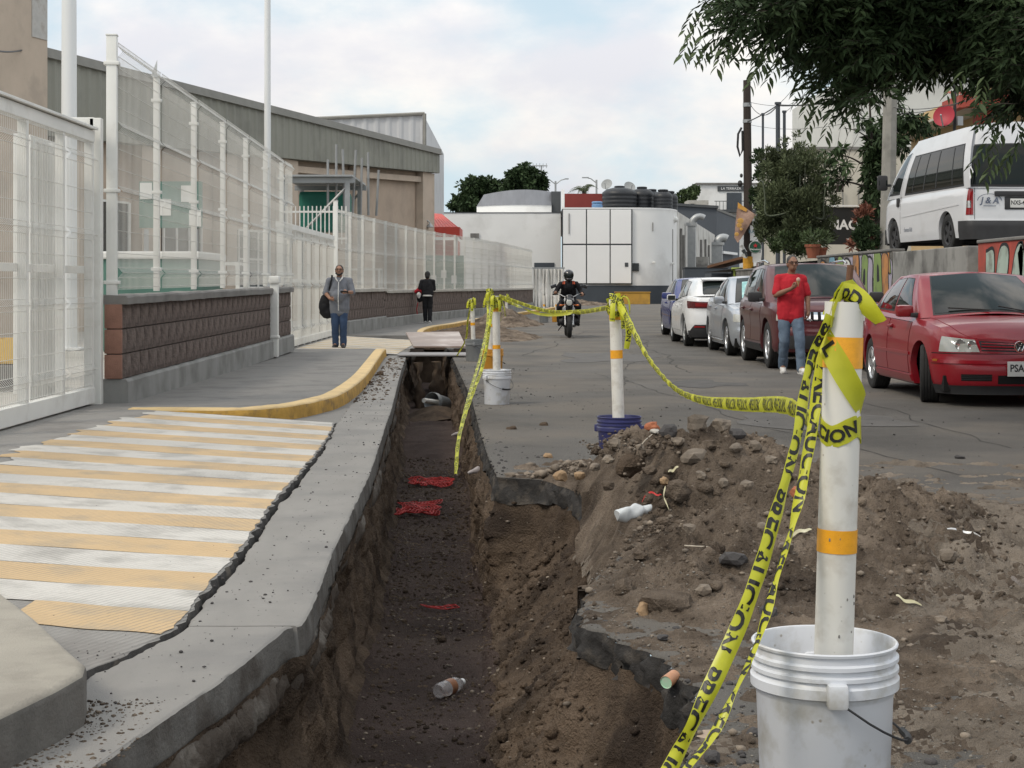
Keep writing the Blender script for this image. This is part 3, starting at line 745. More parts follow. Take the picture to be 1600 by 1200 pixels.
def wall_run(th, path, base_fn, courses, x_back=0.0, step=.40, limit=10 ** 6, cap_mat=None, plinth_h=.25, name_cap='coping', ch=.245):
    """block wall along a plan path (list of (x, y)); the front looks to the right of the direction of travel"""
    P = np.array(path); s = np.concatenate([[0], np.cumsum(np.linalg.norm(np.diff(P, axis=0), axis=1))]); T = s[-1]
    at = lambda v: np.array([np.interp(v, s, P[:, 0]), np.interp(v, s, P[:, 1])])
    loc = np.array(th['wl'])
    made = 0; extra = MB()
    for c in range(courses):
        v = -(.2 if c % 2 else 0)
        while v < T - .02:
            a0, b0 = max(v, 0), min(v + step, T)
            v += step
            if b0 - a0 < .1: continue
            a, b = at(a0), at(b0); m_ = (a + b) / 2; an = math.atan2(b[1] - a[1], b[0] - a[0])
            nrm = np.array([math.sin(an), -math.cos(an)])
            z = base_fn(m_[1]) + plinth_h + ch * (c + .5)
            pos = (m_[0] - nrm[0] * .08 - loc[0], m_[1] - nrm[1] * .08 - loc[1], z - loc[2])
            me = random.choice(BLK_M if b0 - a0 > .25 else BLK_H)
            if made < limit:
                o = link('block', me, th, pos, (0, 0, an)); made += 1
                sx = (b0 - a0 - .008) / (.392 if b0 - a0 > .25 else .192)
                o.scale = (sx, 1, 1)
            else: extra.box((m_[0] - nrm[0] * .08, m_[1] - nrm[1] * .08, z), (b0 - a0 - .008, .16 + random.uniform(-.01, .01), .232), rz=an)
    if extra.v: extra.build('block', m_block, th)['kind'] = 'stuff'
    def sweep(prof, nm, mt, dz=lambda y: 0.0, jit=.004, step_=.15):
        n = max(2, int(T / step_)); rows = []
        for v in np.linspace(0, T, n):
            c = at(v); e = at(min(v + .05, T)) - at(max(v - .05, 0)); e /= np.linalg.norm(e); nr = np.array([e[1], -e[0]])
            rows.append([(c[0] + nr[0] * o, c[1] + nr[1] * o, base_fn(c[1]) + z) for o, z in prof])
        Q = np.array(rows); sh = Q.shape; q = Q.reshape(-1, 3); q += (jit * fbm(q, 5, 3))[:, None]
        mb = MB().grid(q.reshape(sh), closed=True)
        mb.f.append(tuple(range(sh[1]))); mb.f.append(tuple(range((sh[0] - 1) * sh[1], sh[0] * sh[1]))[::-1]); mb.m += [0, 0]
        return mb.build(nm, mt, th, smooth=35)
    top = plinth_h + ch * courses
    sweep([(.06, -.03), (.055, plinth_h - .025), (.035, plinth_h), (-.20, plinth_h), (-.20, -.03)], 'plinth', m_conc_stain2)
    sweep([(-.022, plinth_h - .01), (-.022, top + .01), (-.15, top + .01), (-.15, plinth_h - .01)], 'mortar_bed', m_mortar, jit=.001)
    sweep([(.055, top - .005), (.06, top + .065), (.045, top + .085), (-.21, top + .085), (-.21, top - .005)], name_cap, cap_mat or m_conc_dark, jit=.008)
    return at, T
m_conc_stain2 = mat('plinth_concrete', (0.235, 0.235, 0.225), 0.9, 0.16, 1.6, 0.35, 70, stretch=(2, 2, .35), dirt=((0.15, 0.148, 0.14), 0.5, 1.8, .8))
base1 = lambda y: .105 + .006 * (y - 16.2)
w1 = thing('block_wall', 'low wall of dark brown volcanic blocks beside the near white gate', 'wall', (WALLX, 16.2, .1))
at1, T1 = wall_run(w1, [(WALLX, 16.22), (WALLX, 28.6)], base1, 3)
for c in range(3):
    mb = MB().box((WALLX - .085, 16.22 + .0, base1(16.2) + .25 + .245 * (c + .5)), (.17, .045, .236), bev=.008)
    mb.build('end_block', m_block_red, w1, smooth=30)
w2 = thing('block_wall', 'long brown block wall curving away behind the walking woman', 'wall', (-3.95, 38.2, .1))
base2 = lambda y: .09 + .05 * (y < 45.3)
wall_run(w2, [tuple(p) for p in resamp(Wc, 40)], base2, 3, limit=190, ch=.225, plinth_h=.30, cap_mat=mat('pale_coping', (.42, .40, .36), .85, .15, 3))
# downpipe let into the wall
dp = thing('downpipe', 'white square downpipe let into the brown block wall', 'downpipe', (WALLX + .06, 26.2, .12))
MB().box((WALLX + .06, 26.2, .72), (.12, .16, 1.15), bev=.012).build('pipe', m_white, dp, smooth=30)
MB().box((WALLX + .06, 26.2, 1.36), (.17, .22, .12), bev=.03).build('funnel', m_white, dp, smooth=30)
MB().box((WALLX + .06, 26.2, .46), (.15, .19, .04), bev=.01).build('collar', m_white, dp, smooth=30)

# ---- fence on the near wall
FX = -3.93
f1 = thing('mesh_fence', 'tall white welded mesh fence standing on the near block wall', 'fence', (FX, 16.3, 1.2))
zt = lambda y: 3.66 - .022 * (y - 16.3); zb = lambda y: base1(y) + 1.09
fy = [16.35, 18.4, 20.55, 22.6, 24.55, 26.5, 28.35]
post(f1, FX, fy[0], .12, 3.72, .10, clamps=(3.45, 2.2, 1.3), rz=.1)
for y in fy[1:]: post(f1, FX, y, zb(y), zt(y) - .05, .062, clamps=(zt(y) - .3, 2.3, 1.45))
for a, b in zip(fy[:-1], fy[1:]):
    wire_panel(f1, (FX + .05, a + .03), (FX + .05, b - .03), zb(a) + .03, zt(a), (.07, .40, .66, .965), (0.01, .15, .24, .32, .49, .57, .74, .82, .90, 1.0), side=1, z0b=zb(b) + .03, z1b=zt(b), r=.0030)
wire_panel(f1, (FX + .05, 28.4), (FX + .05, 29.4), zb(28.4) + .03, zt(28.4), (.07, .40, .66, .965), (0.01, .15, .24, .32, .49, .57, .74, .82, .90, 1.0), side=1, r=.003)
mb = MB().add([(FX, 18.42, zt(18.4) - .05), (FX, 18.44, zt(18.4) + .16), (FX - .02, 18.2, zt(18.4) - .05), (FX - .02, 18.42, zt(18.4) - .04)], [(0, 1, 2), (0, 3, 1), (1, 3, 2), (0, 2, 3)])
mb.build('torn_corner', m_white, f1)
# fence on the curved wall
f2 = thing('mesh_fence', 'long white mesh fence following the curved wall into the distance', 'fence', (-4.05, 38.1, 1.1))
Pn = resamp(Wc, 26); 
for i, p in enumerate(Pn):
    top = 3.02 + .004 * i
    post(f2, p[0] - .10, p[1], (.12 if i == 0 else 1.1), top + (.18 if i == 0 else 0), .10 if i == 0 else .07)
    if i < len(Pn) - 1:
        q = Pn[i + 1]
        sp_ = .055 if i < 12 else .09
        wire_panel(f2, (p[0] - .06, p[1]), (q[0] - .06, q[1]), 1.16, top, (.08, .50, .95), (0.01, .2, .3, .4, .6, .7, .8, 1.0), spacing=sp_, r=.0032 if i < 12 else .0045)
# ---- near sliding gate
g1 = thing('sliding_gate', 'near white sliding gate of welded mesh at the left edge', 'gate', (-4.06, 16.0, .15))
GX = -4.06; gy0, gy1 = 8.6, 16.02
MB().box((GX, (gy0 + gy1) / 2, .215), (.09, gy1 - gy0, .15), bev=.006).build('bottom_beam', m_white, g1)
MB().box((GX, (gy0 + gy1) / 2, 2.70), (.09, gy1 - gy0, .11), bev=.006).box((GX + .02, (gy0 + gy1) / 2, 2.775), (.12, gy1 - gy0, .025), bev=.004).build('top_beam', m_white, g1)
MB().box((GX - .06, (gy0 + gy1) / 2, 1.42), (.05, gy1 - gy0, .07), bev=.006).build('middle_rail', m_white, g1)
for y in (9.5, 10.6, 11.7, 12.75, 13.82, 14.95, 15.98):
    MB().box((GX, y, 1.46), (.075, .085, 2.38), bev=.008).build('upright', m_white, g1)
    MB().box((GX - .30, y - .25, 1.46), (.075, .075, 2.30), bev=.008).build('upright', m_white, g1)
yy = [9.5, 10.6, 11.7, 12.75, 13.82, 14.95, 15.98]
for a, b in zip(yy[:-1], yy[1:]):
    wire_panel(g1, (GX + .045, a + .04), (GX + .045, b - .04), .30, 2.64, (.075, .345, .62, .925), (.01, .16, .25, .44, .53, .71, .80, .99), r=.0030, spacing=.05)
ig = thing('sliding_gate', 'second white gate leaf standing close behind the near gate', 'gate', (-4.42, 15.3, .12))
MB().box((-4.45, 15.70, 1.4), (.10, .95, 2.5), bev=.01).build('panel', m_white, ig)
for k in range(5): MB().box((-4.39, 15.3 + .19 * k, 1.4), (.03, .05, 2.46), bev=.006).build('slat', m_white, ig)
gp = thing('gate_post', 'broad white post carrying the near sliding gate', 'post', (-4.02, 16.14, .12))
MB().box((-4.03, 16.13, 1.50), (.115, .10, 2.78), bev=.008).build('column', m_white, gp)
MB().box((-4.17, 16.13, 2.85), (.26, .10, .09), bev=.008).box((-4.25, 16.13, 2.79), (.05, .09, .06)).build('guide_arm', m_white, gp)
# ---- second gate
g2 = thing('sliding_gate', 'white mesh gate between the two block walls behind the man', 'gate', (-4.06, 33, .15))
gy0, gy1 = 28.9, 37.6
MB().box((GX, (gy0 + gy1) / 2, .21), (.09, gy1 - gy0, .13), bev=.006).build('bottom_beam', m_white, g2)
MB().box((GX, (gy0 + gy1) / 2, 2.34), (.10, gy1 - gy0, .10), bev=.006).build('top_beam', m_white, g2)
MB().box((GX - .03, (gy0 + gy1) / 2, 1.36), (.05, gy1 - gy0, .06), bev=.006).build('middle_rail', m_white, g2)
yy = np.linspace(gy0 + .1, gy1 - .1, 7)
for y in yy: MB().box((GX, y, 1.28), (.075, .085, 2.06), bev=.008).build('upright', m_white, g2)
for a, b in zip(yy[:-1], yy[1:]):
    wire_panel(g2, (GX + .045, a + .04), (GX + .045, b - .04), .28, 2.29, (.09, .49, .92), (.01, .2, .32, .6, .7, .99), r=.003, spacing=.05)
for y in np.linspace(gy0 + .5, gy1 - .3, 9): MB().box((GX, y, .135), (.05, .22, .05)).build('wheel_guard', m_white, g2)

# ---- lamp masts
m_mast = mat('mast_paint', (.70, .71, .71), .45, .04, .8, stretch=(1, 1, .1))
for (px, Y, r0, r1, lab) in ((108, 30, .15, .11, 'thick white round mast rising behind the near gate'), (418, 48, .105, .085, 'thin white mast rising above the near fence end')):
    X = (px - 800) / FPX * Y
    t = thing('lamp_mast', lab, 'mast', (X, Y, .1))
    MB().lathe([(r0, .1), (r0 * .92, 4), (r1, 12.5), (0, 12.5)], (X, Y, 0), 24).build('shaft', m_mast, t, smooth=40)
    MB().box((X, Y, .13), (.5, .5, .05), bev=.01).build('base_plate', m_mast, t)
    MB().box((X + .5, Y, 12.4), (1.2, .28, .12), bev=.04).build('lamp_head', m_mast, t)

# ---- warehouse
WA = np.array([-11.8, 40.0]); WD = np.array([8.25, 30.0]); WL = np.linalg.norm(WD); WD = WD / WL; WN = np.array([WD[1], -WD[0]])
m_stucco = mat('beige_stucco', (0.42, 0.335, 0.265), .92, .08, 1.2, .5, 30, dirt=((.32, .26, .21), .4, .9, .6))
m_stucco2 = mat('beige_trim', (0.47, 0.39, 0.315), .9, .07, 1.2, .3, 40, dirt=((.34, .29, .24), .35, 1.1, .6))
m_fascia = mat('grey_green_sheet', (0.235, 0.235, 0.20), .6, .08, .5, stretch=(1, 1, .15), dirt=((.17, .168, .145), .45, .7, .7))
m_gutter = mat('gutter_metal', (.23, .225, .205), .55, .12, 2)
wh = thing('warehouse', 'long beige warehouse with a grey green metal fascia behind the fence', 'warehouse', (-8, 55, .1))
def wpt(s, z, o=0.0): return (WA[0] + WD[0] * s + WN[0] * o, WA[1] + WD[1] * s + WN[1] * o, z)
def wbox(s0, s1, z0, z1, o0, o1, nm, mt, bev=0.0, z1b=None, z0b=None):
    z1b = z1 if z1b is None else z1b; z0b = z0 if z0b is None else z0b
    vs = [wpt(s0, z0, o0), wpt(s1, z0b, o0), wpt(s1, z1b, o0), wpt(s0, z1, o0), wpt(s0, z0, o1), wpt(s1, z0b, o1), wpt(s1, z1b, o1), wpt(s0, z1, o1)]
    return MB().add(vs, [(4, 5, 6, 7), (1, 0, 3, 2), (0, 1, 5, 4), (3, 7, 6, 2), (0, 4, 7, 3), (1, 2, 6, 5)]).build(nm, mt, wh)
wbox(-40, WL, 0, 6.9, -14, -.02, 'wall', m_stucco)
zfb = lambda s: 5.0 + (s - 3) * .0356
# corrugated fascia
rows = []
s_ = np.arange(-40, WL + .35, .09)
o_ = .42 + .035 * (np.abs(((s_ / .54) % 1) - .5) < .16)
top_ = 6.85 + 0 * s_
Pf = np.stack([np.array([wpt(s, z, o) for s, o in zip(s_, o_)]) for z in (0, 1)], 0)
Pf[0, :, 2] = [zfb(s) for s in s_]; Pf[1, :, 2] = top_
MB().grid(Pf).add([wpt(WL + .3, zfb(WL), .42), wpt(WL + .3, zfb(WL), -3), wpt(WL + .3, 6.85, -3), wpt(WL + .3, 6.85, .42)], [(0, 1, 2, 3)]).add([wpt(-40, zfb(-40), .42), wpt(WL + .3, zfb(WL), .42), wpt(WL + .3, zfb(WL), 0), wpt(-40, zfb(-40), 0)], [(0, 1, 2, 3)]).build('fascia', m_fascia, wh)
wbox(-40, WL + .36, 6.85, 7.02, -3, .50, 'eaves_gutter', m_gutter)
wbox(-40, WL + .38, 6.78, 6.85, .2, .54, 'drip_edge', m_gutter)
for s0, s1 in ((-2.6, -1.2), (1.2, 2.6), (5.5, 6.6), (10.5, 11.6), (15.2, 16.4), (21.9, 22.95), (29.6, WL)):
    wbox(s0, s1, 0, zfb(s0) - .0, 0, .30, 'pilaster', m_stucco2)
for s0, s1 in ((16.4, 21.9), (22.95, 29.6)):
    wbox(s0, s1, zfb(s0) - .42, zfb(s0) - .20, 0, .22, 'ledge', m_stucco2, z1b=zfb(s1) - .20, z0b=zfb(s1) - .42)
# tall end pier of the nearer bay, with the weathered patch
wbox(-2.0, .15, 0, 10.4, -.6, .62, 'pier', m_stucco2)
wbox(-.55, .12, 7.15, 10.2, .62, .64, 'render_patch', mat('render_patch', (.45, .44, .42), .9, .15, 3, dirt=((.3, .27, .24), .4, 3)))
wbox(-12, -1.9, 5.1, 6.4, .0, .12, 'dark_opening', m_dark)
# windows and doors behind the fence (seen through the mesh)
m_glass_dk = mat('dark_glass', (.03, .035, .04), .08, .2, 2, spec=.6)
for s0, s1, z0, z1 in ((-14, -11.5, .9, 3.4), (-10.5, -8, .9, 3.4), (-7, -4.8, .9, 3.4), (.28, 1.1, .5, 4.4), (2.75, 5.2, .5, 3.5), (7.2, 9.6, 1.2, 3.0), (12.2, 14.4, 1.2, 3.0)):
    f = wbox(s0, s1, z0, z1, .0, .05, 'window', m_glass_dk)
    for t in np.linspace(s0, s1, 4): wbox(t - .04, t + .04, z0, z1, .05, .09, 'mullion', m_white).parent = f
    for z in (z0, (z0 + z1) / 2, z1): wbox(s0, s1, z - .03, z + .03, .05, .085, 'transom', m_white).parent = f
# metal hall behind
mh = thing('metal_hall', 'pale ribbed metal hall rising behind the warehouse roof', 'building', (-10, 90, 0))
m_sheet = mat('pale_sheet', (.46, .47, .485), .5, .06, .6, dirt=((.33, .33, .335), .35, .8, .6))
xs_ = np.arange(-30, -4.49, .12); yy_ = 84.9 - .05 * (np.abs(((xs_ / .6) % 1) - .5) < .14)
zt_ = 9.98 + (xs_ + 4.5) * .045
MB().grid(np.array([[(x, y, 0) for x, y in zip(xs_, yy_)], [(x, y, z) for x, y, z in zip(xs_, yy_, zt_)]])).build('cladding', m_sheet, mh)
MB().add([(-30, 85, 0), (-4.5, 85, 0), (-4.5, 110, 0), (-30, 110, 0), (-30, 85, 8.8), (-4.5, 85, 9.95), (-4.5, 110, 9.95), (-30, 110, 8.8)], [(0, 1, 5, 4), (1, 2, 6, 5), (2, 3, 7, 6), (4, 5, 6, 7), (3, 0, 4, 7)]).build('wall', m_sheet, mh)
MB().tube([(-30, 84.8, 8.88), (-4.45, 84.8, 10.03)], .09, 6).tube([(-4.45, 84.8, 0), (-4.45, 84.8, 10.03)], .09, 6).build('edge_trim', m_gutter, mh)
# loading rack with green sheeting
rk = thing('steel_rack', 'grey steel loading rack with green sheeting behind the second gate', 'rack', (-5.6, 45, .1))
m_galv = mat('galvanised', (.33, .34, .345), .45, .1, 3, metal=.5)
m_green = mat('green_sheet', (.02, .16, .12), .6, .2, 2)
x0, x1 = -6.0, -4.35
for x in (x0, x1):
    for y in (44, 47.5): MB().box((x, y, 2.1), (.12, .12, 4.0)).build('upright', m_galv, rk)
for y in (44, 47.5):
    MB().box(((x0 + x1) / 2, y, 4.05), (x1 - x0 + .4, .10, .14)).build('beam', m_galv, rk)
    MB().tube([(x0, y, 2.2), (x1, y, 3.9)], .04, 6).build('brace', m_galv, rk)
MB().box(((x0 + x1) / 2, 45.7, 4.16), (x1 - x0 + .3, 3.9, .05)).build('deck', m_galv, rk)
MB().box(((x0 + x1) / 2, 46.2, 3.3), (x1 - x0 - .3, 1.2, 1.1), bev=.1).build('sheeting', m_green, rk)
for k in range(7):
    x = -4.9 + .19 * k; MB().tube([(x, 44.3 + .3 * k, 3.2), (x + random.uniform(-.06, .1), 44.3 + .3 * k, 4.75 + random.uniform(-.3, .35))], .035, 6).build('stake', m_galv, rk)
pk = thing('picket_fence', 'short white picket railing beneath the steel rack', 'railing', (-5.2, 43.5, 2.2))
for k in range(16): MB().box((-6.0 + .11 * k, 43.6, 2.85), (.03, .02, 1.0)).build('picket', m_white, pk)
MB().box((-5.2, 43.6, 2.5), (1.75, .03, .05)).build('rail', m_white, pk); MB().box((-5.2, 43.6, 3.2), (1.75, .03, .05)).build('rail', m_white, pk)
# things standing in the yard, seen through the mesh
m_teal = mat('teal_panel', (.075, .165, .135), .6, .15, 2)
gb = thing('container', 'green waste container behind the near fence', 'container', (-5.75, 27.6, .1))
MB().box((-5.75, 27.6, .95), (1.5, 2.4, 1.5), bev=.05).build('body', m_teal, gb); MB().box((-5.75, 27.6, 1.75), (1.6, 2.5, .12), bev=.03).build('rim', m_white, gb)
bb = thing('notice_board', 'teal notice board with white sheets behind the near fence', 'board', (-6.25, 30.5, .1))
MB().box((-6.25, 30.5, 2.75), (1.15, .06, .85)).build('panel', m_teal, bb)
for x, z in ((-6.7, 3.0), (-6.35, 2.7), (-5.95, 2.95), (-5.8, 2.5)): MB().box((x, 30.46, z), (.22, .01, .3)).build('sheet', m_white, bb)
for x in (-6.7, -5.8): MB().box((x, 30.5, 1.2), (.08, .06, 2.2)).build('leg', m_galv, bb)
for (x, y, wd, hh, lab) in ((-6.9, 20.0, .8, 1.5, 'white steel rack frame behind the first fence panel'), (-5.9, 33, 1.1, 1.6, 'white appliance crate behind the second gate'), (-4.9, 55, 1.1, 1.7, 'white pallet wrap load behind the far fence')):
    t = thing('storage_frame', lab, 'frame', (x, y, .1))
    for sx in (-1, 1):
        for sy in (-1, 1): MB().box((x + sx * wd / 2, y + sy * wd / 2, .1 + hh / 2), (.07, .07, hh)).build('upright', m_white, t)
    for z in (.4, hh * .6, hh): MB().box((x, y, .1 + z), (wd + .05, wd + .05, .06)).build('shelf', m_white, t)
yc = thing('crate', 'yellow plastic crate on the yard behind the near gate', 'crate', (-5.6, 18.6, .1))
MB().box((-5.62, 18.6, .42), (.32, .5, .03)).box((-5.62, 18.36, .55), (.32, .03, .26)).box((-5.62, 18.84, .55), (.32, .03, .26)).box((-5.47, 18.6, .55), (.03, .5, .26)).box((-5.77, 18.6, .55), (.03, .5, .26)).build('shell', mat('crate_yellow', (.62, .40, .08), .5, .1, 4), yc)
MB().box((-5.62, 18.6, .24), (.5, .6, .30), bev=.01).build('pallet', m_conc_dark, yc)
# green screens at the far fence
for (x, y, wd, hh, lab) in ((-1.75, 62.5, 1.5, 2.3, 'green screen with papers behind the far mesh fence'), (.75, 86.5, .5, 2.2, 'grey door frame behind the far end of the mesh fence')):
    t = thing('screen', lab, 'screen', (x - .8, y + .3, .1))
    MB().box((x - .8, y + .3, .1 + hh / 2), (wd, .06, hh)).build('panel', m_teal if wd > 1 else m_conc_dark, t)
    for k in range(3 if wd > 1 else 0): MB().box((x - 1.2 + .38 * k, y + .26, 1.5 + .2 * (k % 2)), (.2, .01, .3)).build('sheet', m_white, t)
# red canopy
m_red_sheet = mat('red_roof_sheet', (.50, .055, .035), .5, .1, 1, dirt=((.35, .05, .04), .4, 2))
cn = thing('canopy', 'bright red sheet metal canopy behind the fence', 'canopy', (-3.1, 72, .1))
A, B = W(655, 332, 74), W(690, 334, 74); C, D = W(718, 358, 70), W(655, 358, 70)
xs_ = np.linspace(0, 1, 24)
top = np.array([[tuple(A.lerp(B, t)) for t in xs_], [tuple(D.lerp(C, t) + Vector((0, 0, .04 * (i % 2)))) for i, t in enumerate(xs_)]])
MB().grid(top).build('roof_sheet', m_red_sheet, cn)
MB().box(((C.x + D.x) / 2, 70, C.z - .12), (C.x - D.x, .1, .42)).build('fascia', m_red_sheet, cn)
MB().box((C.x - .03, 72, C.z - .12), (.08, 4, .42)).build('side_fascia', m_red_sheet, cn)
for x in (C.x - .15, D.x + .2): MB().box((x, 70.2, 1.7), (.14, .14, 3.4)).build('post', m_white, cn)
MB().box(((C.x + D.x) / 2 , 72.2, C.z - .9), (C.x - D.x - .2, 3.4, .9)).build('soffit_wall', m_red_sheet, cn)
wl_ = thing('wall_lamp', 'small lamp on the corner of the warehouse above the red canopy', 'lamp', W(668, 350, 69))
p = W(668, 350, 69); MB().tube([p + Vector((-.25, 0, .1)), p + Vector((-.05, 0, .18)), p + Vector((.1, 0, .05))], .03, 6).build('arm', m_galv, wl_)
MB().lathe([(.02, .05), (.16, -.12), (.14, -.14), (0, -.13)], p + Vector((.1, 0, .0)), 12).build('shade', m_galv, wl_)
# white draped sheets hung at the end of the fence
hs = thing('hung_sheeting', 'white plastic sheeting tied in folds on a rail at the fence end', 'sheeting', (1.9, 89, 0))
m_sheeting = mat('plastic_sheeting', (.76, .75, .72), .5, .06, 3, dirt=((.55, .52, .48), .3, 4))
u = np.linspace(0, 1, 90); zz_ = np.linspace(0, 1, 14); rows = []
for t in zz_:
    pinch = .25 + .75 * abs(t - .55) / .55
    rows.append([(1.12 + 1.62 * v + .10 * math.sin(v * 2 * math.pi * 4) * (1 - pinch), 89 + .2 * pinch * math.sin(v * 2 * math.pi * 8) + .05 * math.sin(v * 37), 2.15 - 2.05 * t) for v in u])
MB().grid(np.array(rows)).build('sheet', m_sheeting, hs, smooth=True)
MB().box((1.95, 89, 2.2), (1.75, .06, .08)).build('rail', m_galv, hs)
for k in range(5): MB().box((1.15 + .4 * k, 89.06, 1.1), (.06, .06, 2.2)).build('post', m_white, hs)
# ================================================================ FAR BUILDINGS AND THE RIGHT SIDE
def text_geo(body, size=1.0, offset=0.0, bold=0.0, spacing=1.0, shear=0.0):
    cu = bpy.data.curves.new('lettering', 'FONT'); cu.body = body; cu.size = size; cu.offset = offset; cu.resolution_u = 3
    cu.space_character = spacing; cu.shear = shear; cu.align_x = 'CENTER'; cu.align_y = 'CENTER'
    o = bpy.data.objects.new('lettering', cu); COL.objects.link(o)
    dg = bpy.context.evaluated_depsgraph_get(); me = o.evaluated_get(dg).to_mesh()
    v = np.array([q.co[:] for q in me.vertices]); f = [tuple(p.vertices) for p in me.polygons]
    o.evaluated_get(dg).to_mesh_clear(); bpy.data.objects.remove(o); bpy.data.curves.remove(cu)
    return v, f
def put_text(parent, body, size, origin, ux, uy, m, name='lettering', offset=0.0, stretch=1.0, **k):
    v, f = text_geo(body, size, offset, **k)
    ux, uy, origin = Vector(ux).normalized(), Vector(uy).normalized(), Vector(origin)
    pts = [tuple(origin + ux * (a[0] * stretch) + uy * a[1]) for a in v]
    return MB().add(pts, f).build(name, m, parent, fix=False)
def obox(parent, nm, mt, x0, x1, y0, y1, z0, z1, bev=0.0):
    return MB().box(((x0 + x1) / 2, (y0 + y1) / 2, (z0 + z1) / 2), (x1 - x0, y1 - y0, z1 - z0), bev=bev).build(nm, mt, parent)
m_wwall = mat('white_render', (.75, .75, .74), .8, .04, .4, dirt=((.52, .51, .49), .35, .35, .5))
m_wpanel = mat('white_panel', (.78, .78, .775), .7, .03, .4)
m_char = mat('charcoal_paint', (.055, .065, .078), .7, .1, 1)
m_dgrey = mat('dark_grey_paint', (.075, .085, .10), .75, .1, .3)
m_frame = mat('panel_frame', (.06, .065, .07), .6, .1, 2)
m_stain_w = mat('stained_white_render', (.56, .55, .52), .85, .12, .5, dirt=((.30, .28, .25), .5, .6), stretch=(1.5, 1.5, .3))
wb = thing('white_building', 'white building with a grid of panels and a charcoal base closing the street', 'building', (4, 114, 0))
H1 = 6.56
plan = [(3.42, 114.0), (8.0, 114.1), (9.2, 114.3), (10.2, 114.8), (10.9, 115.6), (11.35, 116.6), (11.7, 118.2)]
pc = catmull(plan, 5)
def curved(zs, off, nm, mt, pts=pc):
    rows = []
    n = len(pts)
    for i, p in enumerate(pts):
        d = pts[min(i + 1, n - 1)] - pts[max(i - 1, 0)]; d /= np.linalg.norm(d); nr = np.array([d[1], -d[0]])
        rows.append([(p[0] + nr[0] * off, p[1] + nr[1] * off, z) for z in zs])
    return MB().grid(np.array(rows)).build(nm, mt, wb, smooth=40)
curved([1.22, H1], 0, 'wall', m_wwall)
curved([-.05, 1.22], .05, 'base_band', m_char); curved([1.22, 1.26], .06, 'band_trim', m_char)
curved([H1 - .05, H1 + .05], .04, 'parapet_trim', m_wpanel)
MB().add([(11.7, 118.2, 0), (20.6, 168, 0), (20.6, 168, 6.3), (11.7, 118.2, H1)], [(0, 1, 2, 3)]).build('side_wall', m_stain_w, wb)
MB().add([(3.42, 114, H1 - .1), (8, 114.1, H1 - .1), (11.7, 118.2, H1 - .1), (20.6, 168, 6.2), (3.42, 168, 6.2)], [(0, 1, 2, 3, 4)]).build('roof', m_conc_dark, wb)
obox(wb, 'annex_wall', m_wwall, -9, 3.40, 116, 130, 0, 6.32)
obox(wb, 'annex_coping', m_frame, -9, 3.38, 115.96, 116.1, 6.32, 6.37)
for k, (a, b) in enumerate(((3.50, 5.06), (5.14, 6.68), (6.76, 8.16))):
    for c, (z0, z1) in enumerate(((1.42, 4.02), (4.12, 6.46))):
        f = obox(wb, 'panel', m_wpanel, a, b, 113.86, 114.1, z0, z1, .02)
obox(wb, 'panel_frame', m_frame, 3.42, 8.24, 113.92, 114.08, 1.34, 6.5)
f = obox(wb, 'window', m_frame, 8.26, 8.70, 114.0, 114.25, 2.25, 2.80); obox(f, 'pane', m_glass_dk, 8.30, 8.66, 113.98, 114.0, 2.29, 2.76)
f = obox(wb, 'window', m_frame, 7.72, 7.95, 113.83, 113.87, 2.55, 2.83)
f = obox(wb, 'window', m_char, 1.55, 2.95, 115.94, 116.0, 2.4, 2.85)
for px, z0, z1 in ((889, 4.8, 6.2), (1021, 5.0, 5.6), (1056, 1.5, 5.2)):
    X = (px - 800) / FPX * 114; yy0 = 113.82 if px < 985 else float(np.interp(X, pc[:, 0], pc[:, 1])) - .05
    MB().box((X, yy0, (z0 + z1) / 2), (.05, .05, z1 - z0)).build('conduit', m_conc_dark, wb)
obox(wb, 'meter_box', m_conc_dark, -2.9, -2.3, 115.9, 116, 4.6, 4.9)
for X, Y, z in ((11.45, 117, 5.9), (14.3, 133, 6.0)):
    MB().ball((X, Y - .3, z), .22, n=10).build('flood_lamp', m_white, wb, smooth=True)
for X, Y, z in ((9.75, 114.3, 2.85), (11.2, 115.8, 2.8)): MB().box((X, Y, z), (.2, .2, .14), bev=.04).build('camera_dome', m_white, wb)
# side wall fittings
def sp_(t, z, o=0.0):
    d = Vector((8.9, 49.8, 0)); nr = Vector((49.8, -8.9, 0)).normalized()
    return Vector((11.7, 118.2, z)) + d * t + nr * o
for t, z0, z1 in ((.05, 1.2, 5.4), (.10, 2.4, 5.0), (.22, 1.5, 5.6), (.5, 1.3, 5.2), (.62, 1.2, 5.4), (.72, 1.2, 5.0)):
    MB().tube([sp_(t, z0, .12), sp_(t, z1, .12)], .10, 6).build('pipe', m_conc_dark, wb)
for t, z in ((.36, 3.2), (.42, 2.6), (.80, 3.0)):
    p = sp_(t, z, .6); MB().box(p, (1.1, 1.2, .8), rz=-.2).build('air_conditioner', m_conc_stain, wb)
def duct(lab, t, ztop, wd):
    th = thing('duct', lab, 'duct', sp_(t, 0, .4))
    a = sp_(t, 2.0, .5)
    MB().box((a.x, a.y, (2.4 + ztop) / 2), (wd, wd, ztop - 2.4), rz=-.18).build('shaft', m_galv, th)
    arc = [Vector((a.x + .6 * (1 - math.cos(q)), a.y, ztop + .6 * math.sin(q))) for q in np.linspace(0, 2.2, 8)]
    MB().tube(arc, wd * .40, 12).build('elbow', m_galv, th, smooth=40)
    MB().box((a.x, a.y, ztop), (wd * 1.3, wd * 1.3, .25), rz=-.18).build('collar', m_galv, th)
duct('grey sheet metal duct with a hooded elbow on the far white side wall', .16, 5.9, .6)
duct('second grey duct further along the far white side wall', .86, 5.3, 1.0)
